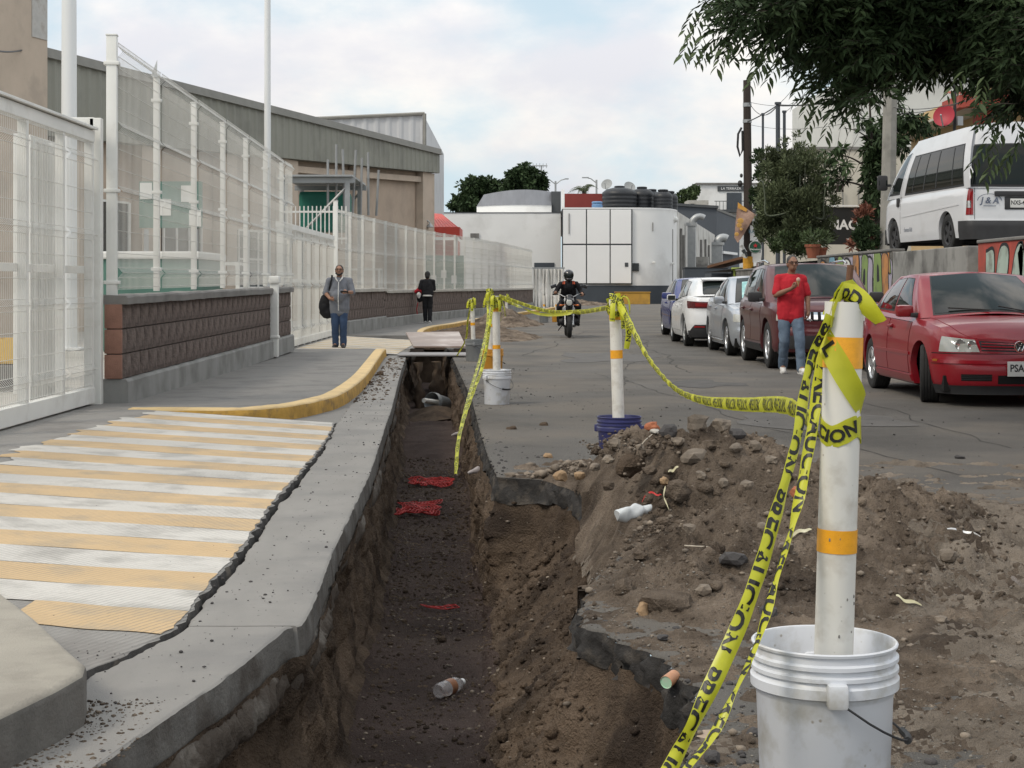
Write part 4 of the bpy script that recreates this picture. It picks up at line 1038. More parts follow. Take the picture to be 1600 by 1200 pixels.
lb = thing('dark_enclosure', 'low charcoal enclosure at the corner of the white building', 'enclosure', (13, 113, 0)); obox(lb, 'wall', m_char, 11.7, 14.6, 112.5, 114.0, 0, 2.45); obox(lb, 'coping', m_frame, 11.65, 14.65, 112.45, 114.05, 2.45, 2.52)
yb = thing('painted_bench', 'ochre painted concrete block at the foot of the white building', 'block', (8.1, 112.9, 0))
obox(yb, 'body', m_curb_face if False else mat('ochre_block', (.47, .27, .05), .8, .1, 1, dirt=((.35, .2, .05), .4, 1.5)), 7.0, 9.35, 112.6, 113.2, -.02, .78, .05); obox(yb, 'top', MATS['ochre_block'], 6.95, 9.4, 112.55, 113.25, .78, .84, .02)
# roof level
rt = thing('roof_pavilion', 'rounded grey roofed pavilion on the roof of the white annex', 'building', (1, 124, 6.3))
rows = []; 
for t in np.linspace(0, 1, 28):
    x = -2.6 + 5.5 * t; bow = math.sin(math.pi * (.12 + .62 * t))
    rows.append([(x, 123 - 1.2 * bow, 7.05 + .12 * bow), (x + .5 * (1 - t), 124.6 - .8 * bow, 7.85 + .55 * bow), (x + .5 * (1 - t), 127, 7.8 + .6 * bow)])
m_roofg = mat('grey_roof_sheet', (.15, .155, .17), .5, .15, 1.2, stretch=(2, .3, .3))
MB().grid(np.array(rows)).build('roof_sheet', m_roofg, rt)
rows = [[(r[0][0], r[0][1] + .05, 6.3), (r[0][0], r[0][1] + .05, r[0][2])] for r in rows]; MB().grid(np.array(rows)).build('wall', m_wwall, rt)
obox(rt, 'end_wall', m_frame, 2.9, 3.6, 122.6, 127, 6.3, 8.2); obox(rt, 'corner_post', m_wpanel, 3.62, 3.85, 122, 122.3, 6.3, 8.3)
obox(thing('parapet_wall', 'dull red wall on the roof beside the water tanks', 'wall', (5, 122, 6.4)), 'wall', mat('dull_red_paint', (.20, .035, .03), .8, .12, .8), 3.86, 6.9, 122, 122.3, 6.4, 8.0)
m_tank = mat('tank_black', (.022, .024, .028), .45, .15, 2)
def water_tank(px, r, h, Y, lab, mt=m_tank):
    X = (px - 800) / FPX * Y; b = 6.45
    t = thing('water_tank', lab, 'water tank', (X, Y, b), group='water tanks on the white building')
    pr = [(r * .98, 0), (r, .06)]
    for k in range(4): pr += [(r, h * (.1 + .16 * k)), (r * .975, h * (.14 + .16 * k)), (r * .975, h * (.18 + .16 * k)), (r, h * (.22 + .16 * k))]
    pr += [(r * .98, h * .80), (r * .75, h * .93), (r * .35, h), (0, h)]
    MB().lathe(pr, (X, Y, b), 28).build('shell', mt, t, smooth=50)
    MB().lathe([(.36, 0), (.38, .12), (.3, .16), (0, .17)], (X, Y, b + h - .03), 16).build('lid', mt, t, smooth=50)
water_tank(968, 1.25, 1.75, 118, 'largest black water tank beneath the satellite dishes')
water_tank(1003, .85, 1.75, 119, 'black water tank second from the satellite dishes')
water_tank(1018, .75, 1.75, 122, 'black water tank set back in the middle of the row')
water_tank(1036, .68, 1.50, 118, 'smaller black water tank near the right end of the row')
water_tank(1046, .62, 1.55, 121, 'last black water tank at the right end of the row')
water_tank(933, .38, .5, 115.2, 'small pale blue tank at the roof edge left of the black tanks', mat('tank_blue', (.16, .30, .52), .5, .08, 2))
def dish(px, py, Y, r, lab, mt, aim, base_z, stand=True):
    p = W(px, py, Y); t = thing('satellite_dish', lab, 'satellite dish', (p.x, p.y, base_z))
    q = Vector(aim).to_track_quat('Z', 'Y').to_matrix().to_4x4()
    T = Matrix.Translation(p) @ q
    m = MB(); m.lathe([(0, -.22 * r), (.4 * r, -.18 * r), (.75 * r, -.08 * r), (r, .03 * r), (r * 1.01, .05 * r), (.75 * r, -.05 * r), (.4 * r, -.15 * r), (0, -.19 * r)], (0, 0, 0), 28, T=T)
    m.build('reflector', mt, t, smooth=60)
    m = MB(); m.tube([T @ Vector((0, -r, .03 * r)), T @ Vector((0, -.3 * r, .85 * r))], .035 * r + .008, 6); m.ball(T @ Vector((0, -.25 * r, .9 * r)), .10 * r, n=8); m.build('feed_arm', m_galv, t)
    if stand: MB().tube([p + Vector((0, .15 * r, 0)) - Vector(aim) * .2 * r, (p.x, p.y + .15, base_z)], .05, 8).build('mast', m_galv, t)
m_dish = mat('dish_grey', (.30, .31, .31), .6, .12, 3)
dish(948, 288, 121, .42, 'grey satellite dish tilted left above the water tanks', m_dish, (-.35, -.8, .45), 6.5)
dish(984, 292, 121, .44, 'grey satellite dish facing right above the water tanks', m_dish, (.3, -.8, .5), 6.5)
# dark grey building up the side street
dg = thing('dark_building', 'dark blue grey building behind the white side wall', 'building', (20, 165, 0))
MB().add([(12, 166, 0), (20.4, 166, 0), (20.4, 166, 9.0), (12, 166, 9.5), (12, 190, 0), (12, 190, 9.5), (20.4, 190, 9)], [(0, 1, 2, 3), (0, 3, 5, 4), (3, 2, 6, 5)]).build('wall', m_dgrey, dg)
MB().add([(20.4, 166, 0), (24.6, 180, 0), (24.6, 180, 8.6), (20.4, 166, 9.0)], [(0, 1, 2, 3)]).build('side_wall', m_dgrey, dg)
MB().box((16.2, 165.9, 9.35), (8.8, .3, .25), ry=.06).build('cornice', m_frame, dg)
MB().add([(20.4, 165.8, 8.75), (24.7, 179.8, 8.4), (24.7, 179.8, 8.6), (20.4, 165.8, 9.0)], [(0, 1, 2, 3)]).build('cornice', m_conc_dark, dg)
MB().box((22.4, 171.5, 4.6), (.3, 9, .25), rz=-.29).build('ledge', m_wpanel, dg)
MB().box((22.8, 173.5, 1.9), (.4, 8, 2.2), rz=-.29).build('shutter', m_char, dg)
wb2 = thing('white_house', 'white upper house with a black balcony above the dark building', 'building', (27, 200, 0))
obox(wb2, 'wall', m_wwall, 22.4, 36, 200, 215, 0, 13.4); obox(wb2, 'roof_slab', m_conc_dark, 22.1, 36.3, 199.7, 215, 13.4, 13.6)
f = obox(wb2, 'door', m_char, 25.8, 27.6, 199.9, 200, 10.4, 12.4); obox(wb2, 'sign', m_frame, 24.7, 27.9, 199.85, 200, 12.6, 13.2)
put_text(wb2, 'LA TERRAZA', .42, (26.3, 199.82, 12.9), (1, 0, 0), (0, 0, 1), m_wpanel)
obox(wb2, 'balcony', m_frame, 24.2, 30, 198, 200, 10.0, 10.3)
mb = MB()
for k in range(14): mb.box((24.3 + .42 * k, 198.05, 10.8), (.06, .06, 1.0))
mb.box((27, 198.05, 11.3), (5.8, .08, .08)); mb.build('balustrade', m_frame, wb2)
for x in (24.5, 27, 29.6): obox(wb2, 'stilt', m_frame, x - .12, x + .12, 198.0, 198.3, 7.5, 10)
ub = thing('water_housing', 'small cream housing on the roof beside the far tree', 'building', (20.5, 180, 0)); obox(ub, 'wall', m_conc_pale, 19.9, 22.2, 188, 192, 0, 10.9)
obox(ub, 'opening', m_dark, 20.2, 20.6, 187.95, 188, 10.0, 10.5)
# ---- terrace walls with graffiti
TX = 7.0
m_gw = mat('terrace_concrete', (.27, .265, .25), .92, .16, 1.4, .4, 60, stretch=(1.2, 1.2, .25), dirt=((.075, .072, .068), .5, 1.2, .85))
m_gw_old = mat('terrace_stone', (.17, .16, .145), .95, .3, 2.5, .6, 40, dirt=((.08, .08, .07), .5, 2))
def twall(y0, y1, zt0, lab, mt, th_=.22, cop=True):
    t = thing('terrace_wall', lab, 'wall', (TX, y0, 0))
    n = 24; rows = []
    m = MB().box((TX + th_ / 2, (y0 + y1) / 2, zt0 / 2), (th_, y1 - y0, zt0), bev=.015)
    m.build('wall', mt, t)
    if cop: MB().box((TX + th_ / 2, (y0 + y1) / 2, zt0 + .025), (th_ + .05, y1 - y0 - .02, .05), bev=.015).build('coping', m_conc_dark, t)
    return t
tA = twall(38.2, 52, 1.72, 'old low terrace wall below the tall shrubs', m_gw_old)
tB = twall(30.65, 38.15, 1.90, 'terrace wall with orange and green graffiti letters behind the maroon car', m_gw_old)
tC = twall(25.6, 30.6, 1.88, 'bare streaked concrete terrace wall in front of the white van', m_gw, cop=False)
tD = twall(9.0, 25.0, 1.90, 'terrace wall with red and mint graffiti behind the red car', mat('red_wall_paint', (.40, .07, .05), .85, .2, 1.5, dirt=((.22, .07, .05), .5, 2)))
st = thing('stepped_end', 'dark stepped break in the terrace wall beside the van rear', 'wall', (TX + .5, 25.3, 0))
obox(st, 'pier', m_gw_old, TX + .35, TX + .7, 24.9, 25.7, 0, 1.86); obox(st, 'step', m_gw_old, TX + .05, TX + .35, 25.05, 25.65, 0, 1.45)
pal = dict(k=mat('spray_black', (.02, .02, .022), .8), m=mat('spray_mint', (.36, .44, .38), .85, .12, 3, dirt=((.16, .15, .13), .4, 2.5)), g=mat('spray_green', (.20, .28, .09), .85, .15, 3, dirt=((.10, .10, .08), .4, 2.5)), o=mat('spray_orange', (.44, .20, .07), .85, .15, 3, dirt=((.14, .11, .09), .4, 2.5)),
           l=mat('spray_lilac', (.36, .33, .40), .8, .1, 3), r=mat('spray_red', (.50, .06, .05), .8, .1, 3), b=mat('spray_blue', (.16, .30, .38), .8, .1, 3), w=mat('spray_white', (.60, .60, .57), .8, .1, 3))
def spray(t, pts, colr, lift, grow=0.0, name='graffiti'):
    c = catmull(pts + [pts[0]], 6)[:-1]; ctr = c.mean(0)
    if grow:
        v = c - ctr; c = ctr + v * (1 + grow / (np.linalg.norm(v, axis=1, keepdims=True) + 1e-6))
    poly = [Vector((0, p[0], p[1])) for p in c]
    tri = tessellate_polygon([[Vector((p[0], p[1], 0)) for p in c]])
    o = MB().add([(TX - .004 - lift, p[0], min(p[1], 1.88)) for p in c], [tuple(q) for q in tri]).build(name, pal[colr], t, fix=False)
    return o
def bubble(t, y, z, wd, hh, colr, lean=0.0, hole=None, n=0):
    """one rounded graffiti letter, y runs away from the camera"""
    pts = [(y - wd * .5, z - hh * .5), (y - wd * .1, z - hh * .42), (y + wd * .5, z - hh * .5), (y + wd * .42 + lean, z), (y + wd * .35 + lean, z + hh * .45), (y + lean, z + hh * .52), (y - wd * .38 + lean, z + hh * .40), (y - wd * .36, z)]
    n = max(n, 0); spray(t, pts, 'k', .0010 + n * .003, .05); spray(t, pts, colr, .002 + n * .003)
    if hole: spray(t, [(y - wd * hole, z - hh * .1), (y + wd * hole, z - hh * .1), (y + wd * hole * .6 + lean * .5, z + hh * .2), (y - wd * hole * .6 + lean * .5, z + hh * .2)], 'k', .0025 + n * .003)
# colour fields, scribbles, then letters
for i in range(20): bubble(tB if i < 20 else tC, rng.uniform(30.9, 37.6) if i < 20 else rng.uniform(26, 30), rng.uniform(1.1, 1.75), rng.uniform(.25, .6), rng.uniform(.3, .8) if i < 20 else .18, 'ogbwlrm'[i % 7], rng.uniform(-.15, .15), None, i * .012)
spray(tB, [(30.8, 1.0), (33.5, .95), (36.3, 1.0), (36.2, 1.75), (34, 1.85), (30.85, 1.8)], 'l', .0005)
for i, (y, wd, c, hl) in enumerate(((31.2, .7, 'o', None), (31.75, .75, 'g', .15), (32.5, .6, 'l', None), (33.0, .75, 'g', .16), (33.75, .7, 'o', .12), (34.6, .9, 'w', None), (35.4, .8, 'g', .15), (36.3, .8, 'b', None), (37.2, .9, 'o', .15))):
    bubble(tB, y, 1.38 + .08 * math.sin(i * 2.1), wd, .95, c, .08 * math.sin(i * 1.7), hl, i + 1)
for i, (y, c) in enumerate(((39.0, 'o'), (39.9, 'o'), (40.9, 'b'), (41.6, 'w'), (43.0, 'r'), (43.9, 'l'))):
    bubble(tA, y, 1.30, .75, .7, c, .05, None, i)
# near wall: big mint letters with black outline on red
def letter(t, strokes, colr, n):
    for s_i, pts in enumerate(strokes): spray(t, pts, 'k', .001 + n * .004, .055)
    for pts in strokes: spray(t, pts, colr, .0028 + n * .004)
yv = lambda y, z: (y, z)
letter(tD, [[(24.55, 1.75), (24.15, 1.72), (24.25, .9), (24.5, .55)], [(24.3, .5), (23.95, .55), (23.6, 1.2), (23.45, 1.75), (23.85, 1.78), (24.1, 1.2)]], 'm', 0)
letter(tD, [[(23.4, .5), (23.05, .5), (22.75, 1.7), (23.05, 1.78), (23.3, 1.3)], [(23.0, 1.72), (22.75, 1.75), (22.25, .5), (22.6, .45)], [(23.1, .95), (22.6, .95), (22.6, 1.15), (23.05, 1.15)]], 'm', 1)
letter(tD, [[(22.2, 1.2), (22.1, 1.7), (21.6, 1.78), (21.25, 1.5), (21.2, .9), (21.5, .5), (21.9, .5), (21.75, .9), (21.95, .95)]], 'm', 2)
spray(tD, [(21.9, 1.25), (21.65, 1.5), (21.45, 1.35), (21.6, 1.15)], 'k', .016); spray(tD, [(21.82, 1.28), (21.66, 1.42), (21.55, 1.33), (21.64, 1.22)], 'm', .018)
letter(tD, [[(21.1, .6), (20.75, .5), (20.2, .6), (20.3, 1.1), (20.8, 1.3), (20.4, 1.6), (20.5, 1.78), (21.0, 1.7), (21.1, 1.3), (20.75, 1.0)]], 'm', 3)
for i in range(5): bubble(tD, 19.3 - 1.3 * i, 1.15, 1.1, 1.15, 'mwbmw'[i], .1, .16, 5 + i)
# ---- buildings above the terrace
m_cream = mat('cream_wall', (.50, .47, .40), .85, .06, .6, dirt=((.36, .34, .29), .4, .8, .6))
m_pale_big = mat('pale_grey_wall', (.56, .56, .53), .8, .05, .3, dirt=((.42, .42, .40), .35, .4, .6))
cb = thing('cream_building', 'cream rendered building behind the terrace shrubs', 'building', (12, 58, 1.86))
obox(cb, 'wall', m_cream, 9.9, 16.5, 58, 66, 1.86, 6.0); obox(cb, 'coping', m_conc_dark, 9.85, 16.6, 57.95, 66, 6.0, 6.1)
for x in (11.55, 12.1): MB().tube([(x, 57.9, 3.2), (x - .05, 57.9, 4.6)], .03, 6).build('pipe', m_gutter, cb)
pb = thing('pale_building', 'large pale windowless building high behind the van', 'building', (20, 78, 1.86))
obox(pb, 'wall', m_pale_big, 16.0, 34, 78, 95, 1.86, 11.3)
MB().box((25, 77.9, 11.4), (18.2, .5, .22)).build('parapet', m_conc_dark, pb)
for z in (4, 6.3, 8.6): MB().box((25, 77.97, z), (18, .06, .05)).build('joint', m_conc_dark, pb)
hs_ = thing('tiled_house', 'house with a red tiled eave and yellow wall behind the van', 'house', (13, 41, 1.86))
m_hwall = mat('yellow_wall', (.50, .36, .19), .85, .08, 1); m_redp = mat('red_trim_paint', (.36, .065, .045), .7, .1, 1.5)
obox(hs_, 'wall', m_hwall, 11.75, 20, 41, 49, 1.86, 6.2); obox(hs_, 'corner_pillar', m_redp, 11.35, 11.75, 40.6, 41.0, 1.86, 5.75)
obox(hs_, 'eave_fascia', m_redp, 10.95, 20, 40.0, 40.2, 5.55, 5.85); obox(hs_, 'eave_fascia', m_redp, 10.75, 10.95, 40.0, 41.6, 5.55, 5.85)
obox(hs_, 'soffit', m_cream, 10.96, 20, 40.2, 49, 5.56, 5.62)
m_tile = mat('clay_tile', (.36, .12, .085), .8, .2, 3)
tile = MB()
a = np.linspace(0, math.pi, 7)
tile.grid(np.array([[(.075 * math.cos(q), y, .055 * math.sin(q) + (.02 if y < 0 else 0)) for q in a] for y in (-.21, .21)]))
tme = tile.mesh('tile', m_tile, smooth=True)
l0 = np.array(hs_['wl'])
for r_ in range(4):
    for c_ in range(22):
        x = 10.86 + .17 * c_; y = 40.15 + .36 * r_; z = 5.87 + .05 * r_
        link('tile', tme, hs_, (x - l0[0], y - l0[1], z - l0[2]), (R(8), 0, 0))
MB().add([(10.75, 40.0, 5.84), (20, 40.0, 5.84), (20, 44.5, 6.5), (12.4, 44.5, 6.5)], [(0, 1, 2, 3)]).add([(10.75, 40, 5.84), (12.4, 44.5, 6.5), (10.75, 41.6, 5.84)], [(0, 1, 2)]).build('roof', m_redp, hs_)
m_dish_red = mat('dish_red', (.33, .02, .035), .5, .1, 3)
dish(1475, 181, 36, .235, 'red satellite dish on a black pipe above the van roof', m_dish_red, (-.5, -.8, .25), 1.86, stand=False)
rd = bpy.data.objects['satellite_dish.002'] if 'satellite_dish.002' in bpy.data.objects else None
if rd:
    x, y = (1490 - 800) / FPX * 36.2, 36.2
    MB().tube([(x - .02, y, 1.86), (x + .04, y, 6.1)], .035, 8).build('mast', m_black, rd)
    MB().tube([(x, y, 4.95), tuple(W(1478, 182, 36.05))], .03, 6).box((x + .12, y, 4.85), (.14, .1, .2), rz=.4).build('bracket', m_galv, rd)
sg = thing('sign_board', 'black sign board with white lettering hanging behind the shrubs', 'sign', (10.1, 50, 1.86))
obox(sg, 'board', mat('sign_black', (.016, .017, .018), .5, .1, 2), 9.3, 11.1, 50, 50.06, 2.5, 3.62)
put_text(sg, 'NAQU', .40, (10.12, 49.99, 3.08), (1, 0, 0), (0, 0, 1), m_wpanel, offset=.012)
MB().box((10.3, 49.99, 2.66), (.5, .01, .03)).build('underline', m_wpanel, sg); MB().box((10.2, 49.98, 3.66), (1.9, .1, .05)).build('top_rail', m_wpanel, sg)
for x in (9.4, 11.0): obox(sg, 'post', m_galv, x - .03, x + .03, 50.07, 50.13, 1.86, 3.6)
# ---- poles, cables, posters
m_wood = mat('tarred_wood', (.035, .026, .022), .85, .35, 2.5, .5, 30, stretch=(4, 4, .3))
m_pole_c = mat('pole_concrete', (.27, .26, .235), .9, .12, 1.5, .3, 60, stretch=(1, 1, .2), dirt=((.15, .145, .13), .4, 1.5))
PX, PY = 7.32, 52.0
up = thing('utility_pole', 'dark tarred wooden utility pole with torn posters', 'pole', (PX, PY, 0))
MB().tube([(PX + .05, PY, -.1), (PX + .06, PY, 3), (PX + .02, PY, 7.68)], [.15, .14, .115], 14).build('shaft', m_wood, up, smooth=40)
MB().lathe([(.135, 0), (.135, .12)], (PX + .03, PY, 6.85), 14).build('band', m_galv, up); MB().lathe([(.14, 0), (.14, .10)], (PX + .03, PY, 6.35), 14).build('band', m_galv, up)
MB().lathe([(.165, 0), (.165, .55)], (PX + .06, PY, 1.62), 14).build('yellow_band', mat('band_yellow', (.55, .28, .03), .7, .2, 5), up)
MB().tube([(PX - .15, PY - .05, 6.2), (PX - .26, PY - .05, 6.0), (PX - .28, PY - .05, 5.6), (PX - .2, PY - .05, 5.3), (PX - .12, PY - .05, 5.5), (PX - .13, PY - .05, 6.1)], .035, 6).build('cable_loop', m_black, up)
MB().ball((PX - .2, PY - .05, 4.45), (.08, .08, .11), n=8).ball((PX - .16, PY - .05, 4.7), (.05, .05, .07), n=8).build('insulator', m_black, up)
po = thing('poster', 'torn brown poster with a burger flapping on the utility pole', 'poster', (PX - .2, PY - .3, 2.5))
def quad3(a, b, c, d, nx=8, ny=8, wob=0.0):
    P = []
    for i in range(ny + 1):
        r = []
        for j in range(nx + 1):
            u, v = j / nx, i / ny
            p = (1 - v) * ((1 - u) * np.array(a) + u * np.array(b)) + v * ((1 - u) * np.array(d) + u * np.array(c))
            p = p + np.array([0, wob * math.sin(u * 5 + v * 4), wob * .4 * math.sin(v * 7)])
            r.append(p)
        P.append(r)
    return np.array(P)
def wpt2(px, py, Y): return tuple(W(px, py, Y))
P = quad3(wpt2(1153, 316, 51.7), wpt2(1181, 336, 51.5), wpt2(1153, 380, 51.5), wpt2(1147, 372, 51.8), wob=.05)
m_poster = mat('poster_brown', (.22, .125, .095), .7, .35, 3, second=(.30, .20, .15))
MB().grid(P).build('sheet', m_poster, po, smooth=True)
mb = MB()
for (px, py, r) in ((1157, 345, .10), (1155, 352, .085), (1151, 366, .07), (1158, 358, .05)): mb.ball(tuple(W(px, py, 51.42)), (r, .01, r * .9), n=10)
mb.build('print', mat('print_yellow', (.52, .30, .08), .7, .3, 9), po)
MB().grid(quad3(wpt2(1153, 316, 51.66), wpt2(1168, 327, 51.55), wpt2(1166, 331, 51.55), wpt2(1153, 325, 51.66))).build('print_band', mat('print_orange', (.50, .26, .05), .7, .2, 6), po)
sp2 = thing('torn_flyer', 'white torn flyer strips tied round the yellow band of the pole', 'flyer', (PX - .1, PY - .25, 1.9))
for k, (a, b) in enumerate((((1155, 385), (1164, 395)), ((1158, 392), (1166, 402)), ((1157, 399), (1165, 404)))):
    MB().grid(quad3(wpt2(a[0], a[1], 51.7), wpt2(a[0] + 5, a[1] - 3, 51.7), wpt2(b[0] + 4, b[1] - 2, 51.75), wpt2(b[0], b[1], 51.75), wob=.03)).build('strip', m_white if k % 2 == 0 else m_frame, sp2)
bs = thing('round_sign', 'round green sign with a red star beside the utility pole', 'sign', (7.6, 51.5, 2.0))
c = W(1180, 386, 51.5); Tm = Matrix.Translation(c) @ Matrix.Rotation(R(90), 4, 'X')
rr = 10 / FPX * 51.5
MB().lathe([(0, .03), (rr, .03), (rr * 1.02, 0), (rr, -.05), (0, -.05)], (0, 0, 0), 32, T=Tm).build('disc', mat('sign_green', (.015, .075, .045), .5, .1, 3), bs, smooth=40)
MB().lathe([(rr, .035), (rr * .90, .045), (rr * .88, .03)], (0, 0, 0), 32, T=Tm).build('rim', m_dish, bs, smooth=40)
star = [(rr * (.38 if k % 2 == 0 else .16) * math.sin(k * math.pi / 5), rr * (.38 if k % 2 == 0 else .16) * math.cos(k * math.pi / 5)) for k in range(10)]
MB().prism(star[::-1], .031, .045, T=Tm @ Matrix.Translation((0, rr * .22, 0))).build('star', mat('star_red', (.5, .02, .03), .5), bs)
put_text(bs, 'Heineken', rr * .42, (c.x, c.y - .04, c.z - rr * .36), (1, 0, 0), (0, 0, 1), m_wpanel)
ws = thing('tall_sign', 'tall white sign panel above the round green sign', 'sign', (7.6, 51.8, 2.5))
MB().grid(quad3(wpt2(1172, 352, 51.8), wpt2(1180, 352, 51.8), wpt2(1184, 376, 51.8), wpt2(1172, 376, 51.8))).build('panel', m_wpanel, ws)
MB().grid(quad3(wpt2(1172, 395, 51.9), wpt2(1190, 395, 51.9), wpt2(1189, 410, 51.9), wpt2(1173, 410, 51.9))).build('panel', m_wpanel, ws)
MB().grid(quad3(wpt2(1181, 353, 51.95), wpt2(1192, 353, 51.95), wpt2(1193, 385, 51.95), wpt2(1186, 385, 51.95))).build('dark_panel', m_wood, ws)
put_text(ws, 'BAR', .16, W(1177, 362, 51.75), (1, 0, 0), (0, 0, 1), pal['b']); obox(ws, 'post', m_galv, 7.72, 7.78, 52, 52.06, 0, 3.2)
stl = thing('market_stall', 'brown roofed stall with lime green price boards beyond the parked cars', 'stall', (9.2, 66, 0))
p0, p1, p2, p3 = W(1105, 415, 66), W(1165, 399, 66), W(1190, 399, 69), W(1130, 415, 69)
MB().add([tuple(p0), tuple(p1), tuple(p2), tuple(p3)] + [tuple(q - Vector((0, 0, .1))) for q in (p0, p1, p2, p3)], [(0, 1, 2, 3), (4, 5, 6, 7), (0, 1, 5, 4), (1, 2, 6, 5), (2, 3, 7, 6), (3, 0, 4, 7)]).build('roof', mat('stall_brown', (.16, .085, .05), .8, .2, 2), stl)
for q in (p1, p2): MB().tube([(q.x - .1, q.y, 0), tuple(q)], .04, 6).build('post', m_wood, stl)
obox(stl, 'counter', m_char, p0.x + .2, p1.x, 66.3, 68.5, 0, 1.75)
m_lime = mat('lime_board', (.48, .58, .14), .7, .08, 2)
a, b = W(1143, 418, 60), W(1160, 440, 60); obox(stl, 'price_board', m_lime, a.x, b.x, 60, 60.04, b.z, a.z); put_text(stl, 'LO', .34, ((a.x + b.x) / 2, 59.98, (a.z + b.z) / 2 - .0), (1, 0, 0), (0, 0, 1), m_black, offset=.02)
a, b = W(1175, 416, 60), W(1190, 424, 60); obox(stl, 'price_board', m_lime, a.x, b.x, 60, 60.04, b.z, a.z)
# thin posts and concrete pole
for (px, ptop, Y, r, lab) in ((1192, 180, 49, .035, 'thinnest of the three dark posts beside the tall shrub'), (1215.5, 163, 48, .065, 'tallest and thickest of the three dark posts by the shrub'), (1225.5, 176, 49, .045, 'dark post standing just right of the tallest one')):
    p = W(px, ptop, Y); t = thing('metal_post', lab, 'post', (p.x, p.y, 1.86)); MB().tube([(p.x, p.y, 1.86), tuple(p)], r, 8).build('shaft', m_char, t, smooth=40); MB().box((p.x, p.y, p.z + .03), (r * 2.6, r * 2.6, .06)).build('cap', m_char, t)
p = W(1393, 60, 37); cpole = thing('concrete_pole', 'grey concrete pole standing in front of the pale building beside the van', 'pole', (p.x, p.y, 1.86))
MB().tube([(W(1386, 390, 37).x, 37, 1.86), (W(1396, 60, 37).x, 37, 9.2)], [.175, .13], 8).build('shaft', m_pole_c, cpole)
def cable(lab, a, b, sag, r=.012, n=16):
    a, b = Vector(a), Vector(b); t = tag(MB().tube([a.lerp(b, k / n) + Vector((0, 0, -sag * 4 * (k / n) * (1 - k / n))) for k in range(n + 1)], r, 5).build('cable', m_black), lab, 'cable'); return t
top = Vector((PX + .03, PY, 6.38)); t2 = W(1215.5, 164, 48)
cable('thick cable from the utility pole to the tallest dark post', top, t2, .03, .018)
cable('thick cable running right from the tallest dark post into the tree', t2, W(1390, 135, 37), .15, .022)
cable('slack wire from the top of the utility pole to the tallest dark post', (PX + .08, PY, 7.0), t2, .35, .010)
cable('thin wire climbing from the tallest dark post into the tree crown', t2, W(1330, -20, 30), .25, .007)
cable('thin wire climbing from the shortest thick post into the tree', W(1226, 176, 49), W(1300, 90, 32), .10, .007)
cable('thin wire from the pole top to the concrete pole', (PX + .08, PY, 7.0), W(1390, 128, 37), .30, .007)
cable('lower thin wire from the pole to the concrete pole', (PX + .08, PY, 6.3), W(1390, 175, 37), .25, .006)
cable('thin wire hanging from the thinnest post to the tallest one', W(1192, 181, 49), t2, .05, .006)
cable('wire crossing the pale building from the concrete pole', W(1395, 118, 37), W(1600, 70, 25), .25, .009)
cable('second wire crossing the pale building from the concrete pole', W(1395, 168, 37), W(1600, 120, 25), .2, .008)
cable('third wire crossing the pale building behind the red dish', W(1395, 178, 37), W(1530, 150, 38), .1, .008)
cable('short overhead wire from the left edge to the near pier', W(-20, 76, 30), W(36, 78, 39.4), .05, .02)
# skyline bits
an = thing('tv_antenna', 'roof antenna above the dark trees', 'antenna', W(840, 300, 140)); p = W(846, 258, 140)
mb = MB().tube([(p.x, 140, 6.0), (p.x, 140, p.z)], .06, 5).tube([(p.x - .8, 140, p.z - .05), (p.x + .5, 140, p.z - .05)], .05, 5)
for k in range(5): mb.tube([(p.x - .7 + .28 * k, 140, p.z - .25), (p.x - .7 + .28 * k, 140, p.z + .15)], .03, 4)
mb.build('array', m_galv, an)
for (px, py, lab, dbl) in ((868, 283, 'far double armed street lamp above the pavilion roof', True), (932, 281, 'far single armed street lamp beside the palm', False)):
    p = W(px, py, 150); t = thing('street_lamp', lab, 'street lamp', (p.x, 150, 0)); MB().tube([(p.x, 150, 0), (p.x, 150, p.z)], .09, 6).build('column', m_galv, t)
    for s in ((-1, 1) if dbl else (-1,)):
        MB().tube([(p.x, 150, p.z - .3), (p.x + s * .5, 150, p.z + .1), (p.x + s * .9, 150, p.z + .2)], .05, 5).box((p.x + s * 1.0, 150, p.z + .2), (.6 if not dbl else .35, .2, .1)).build('arm', m_galv, t)
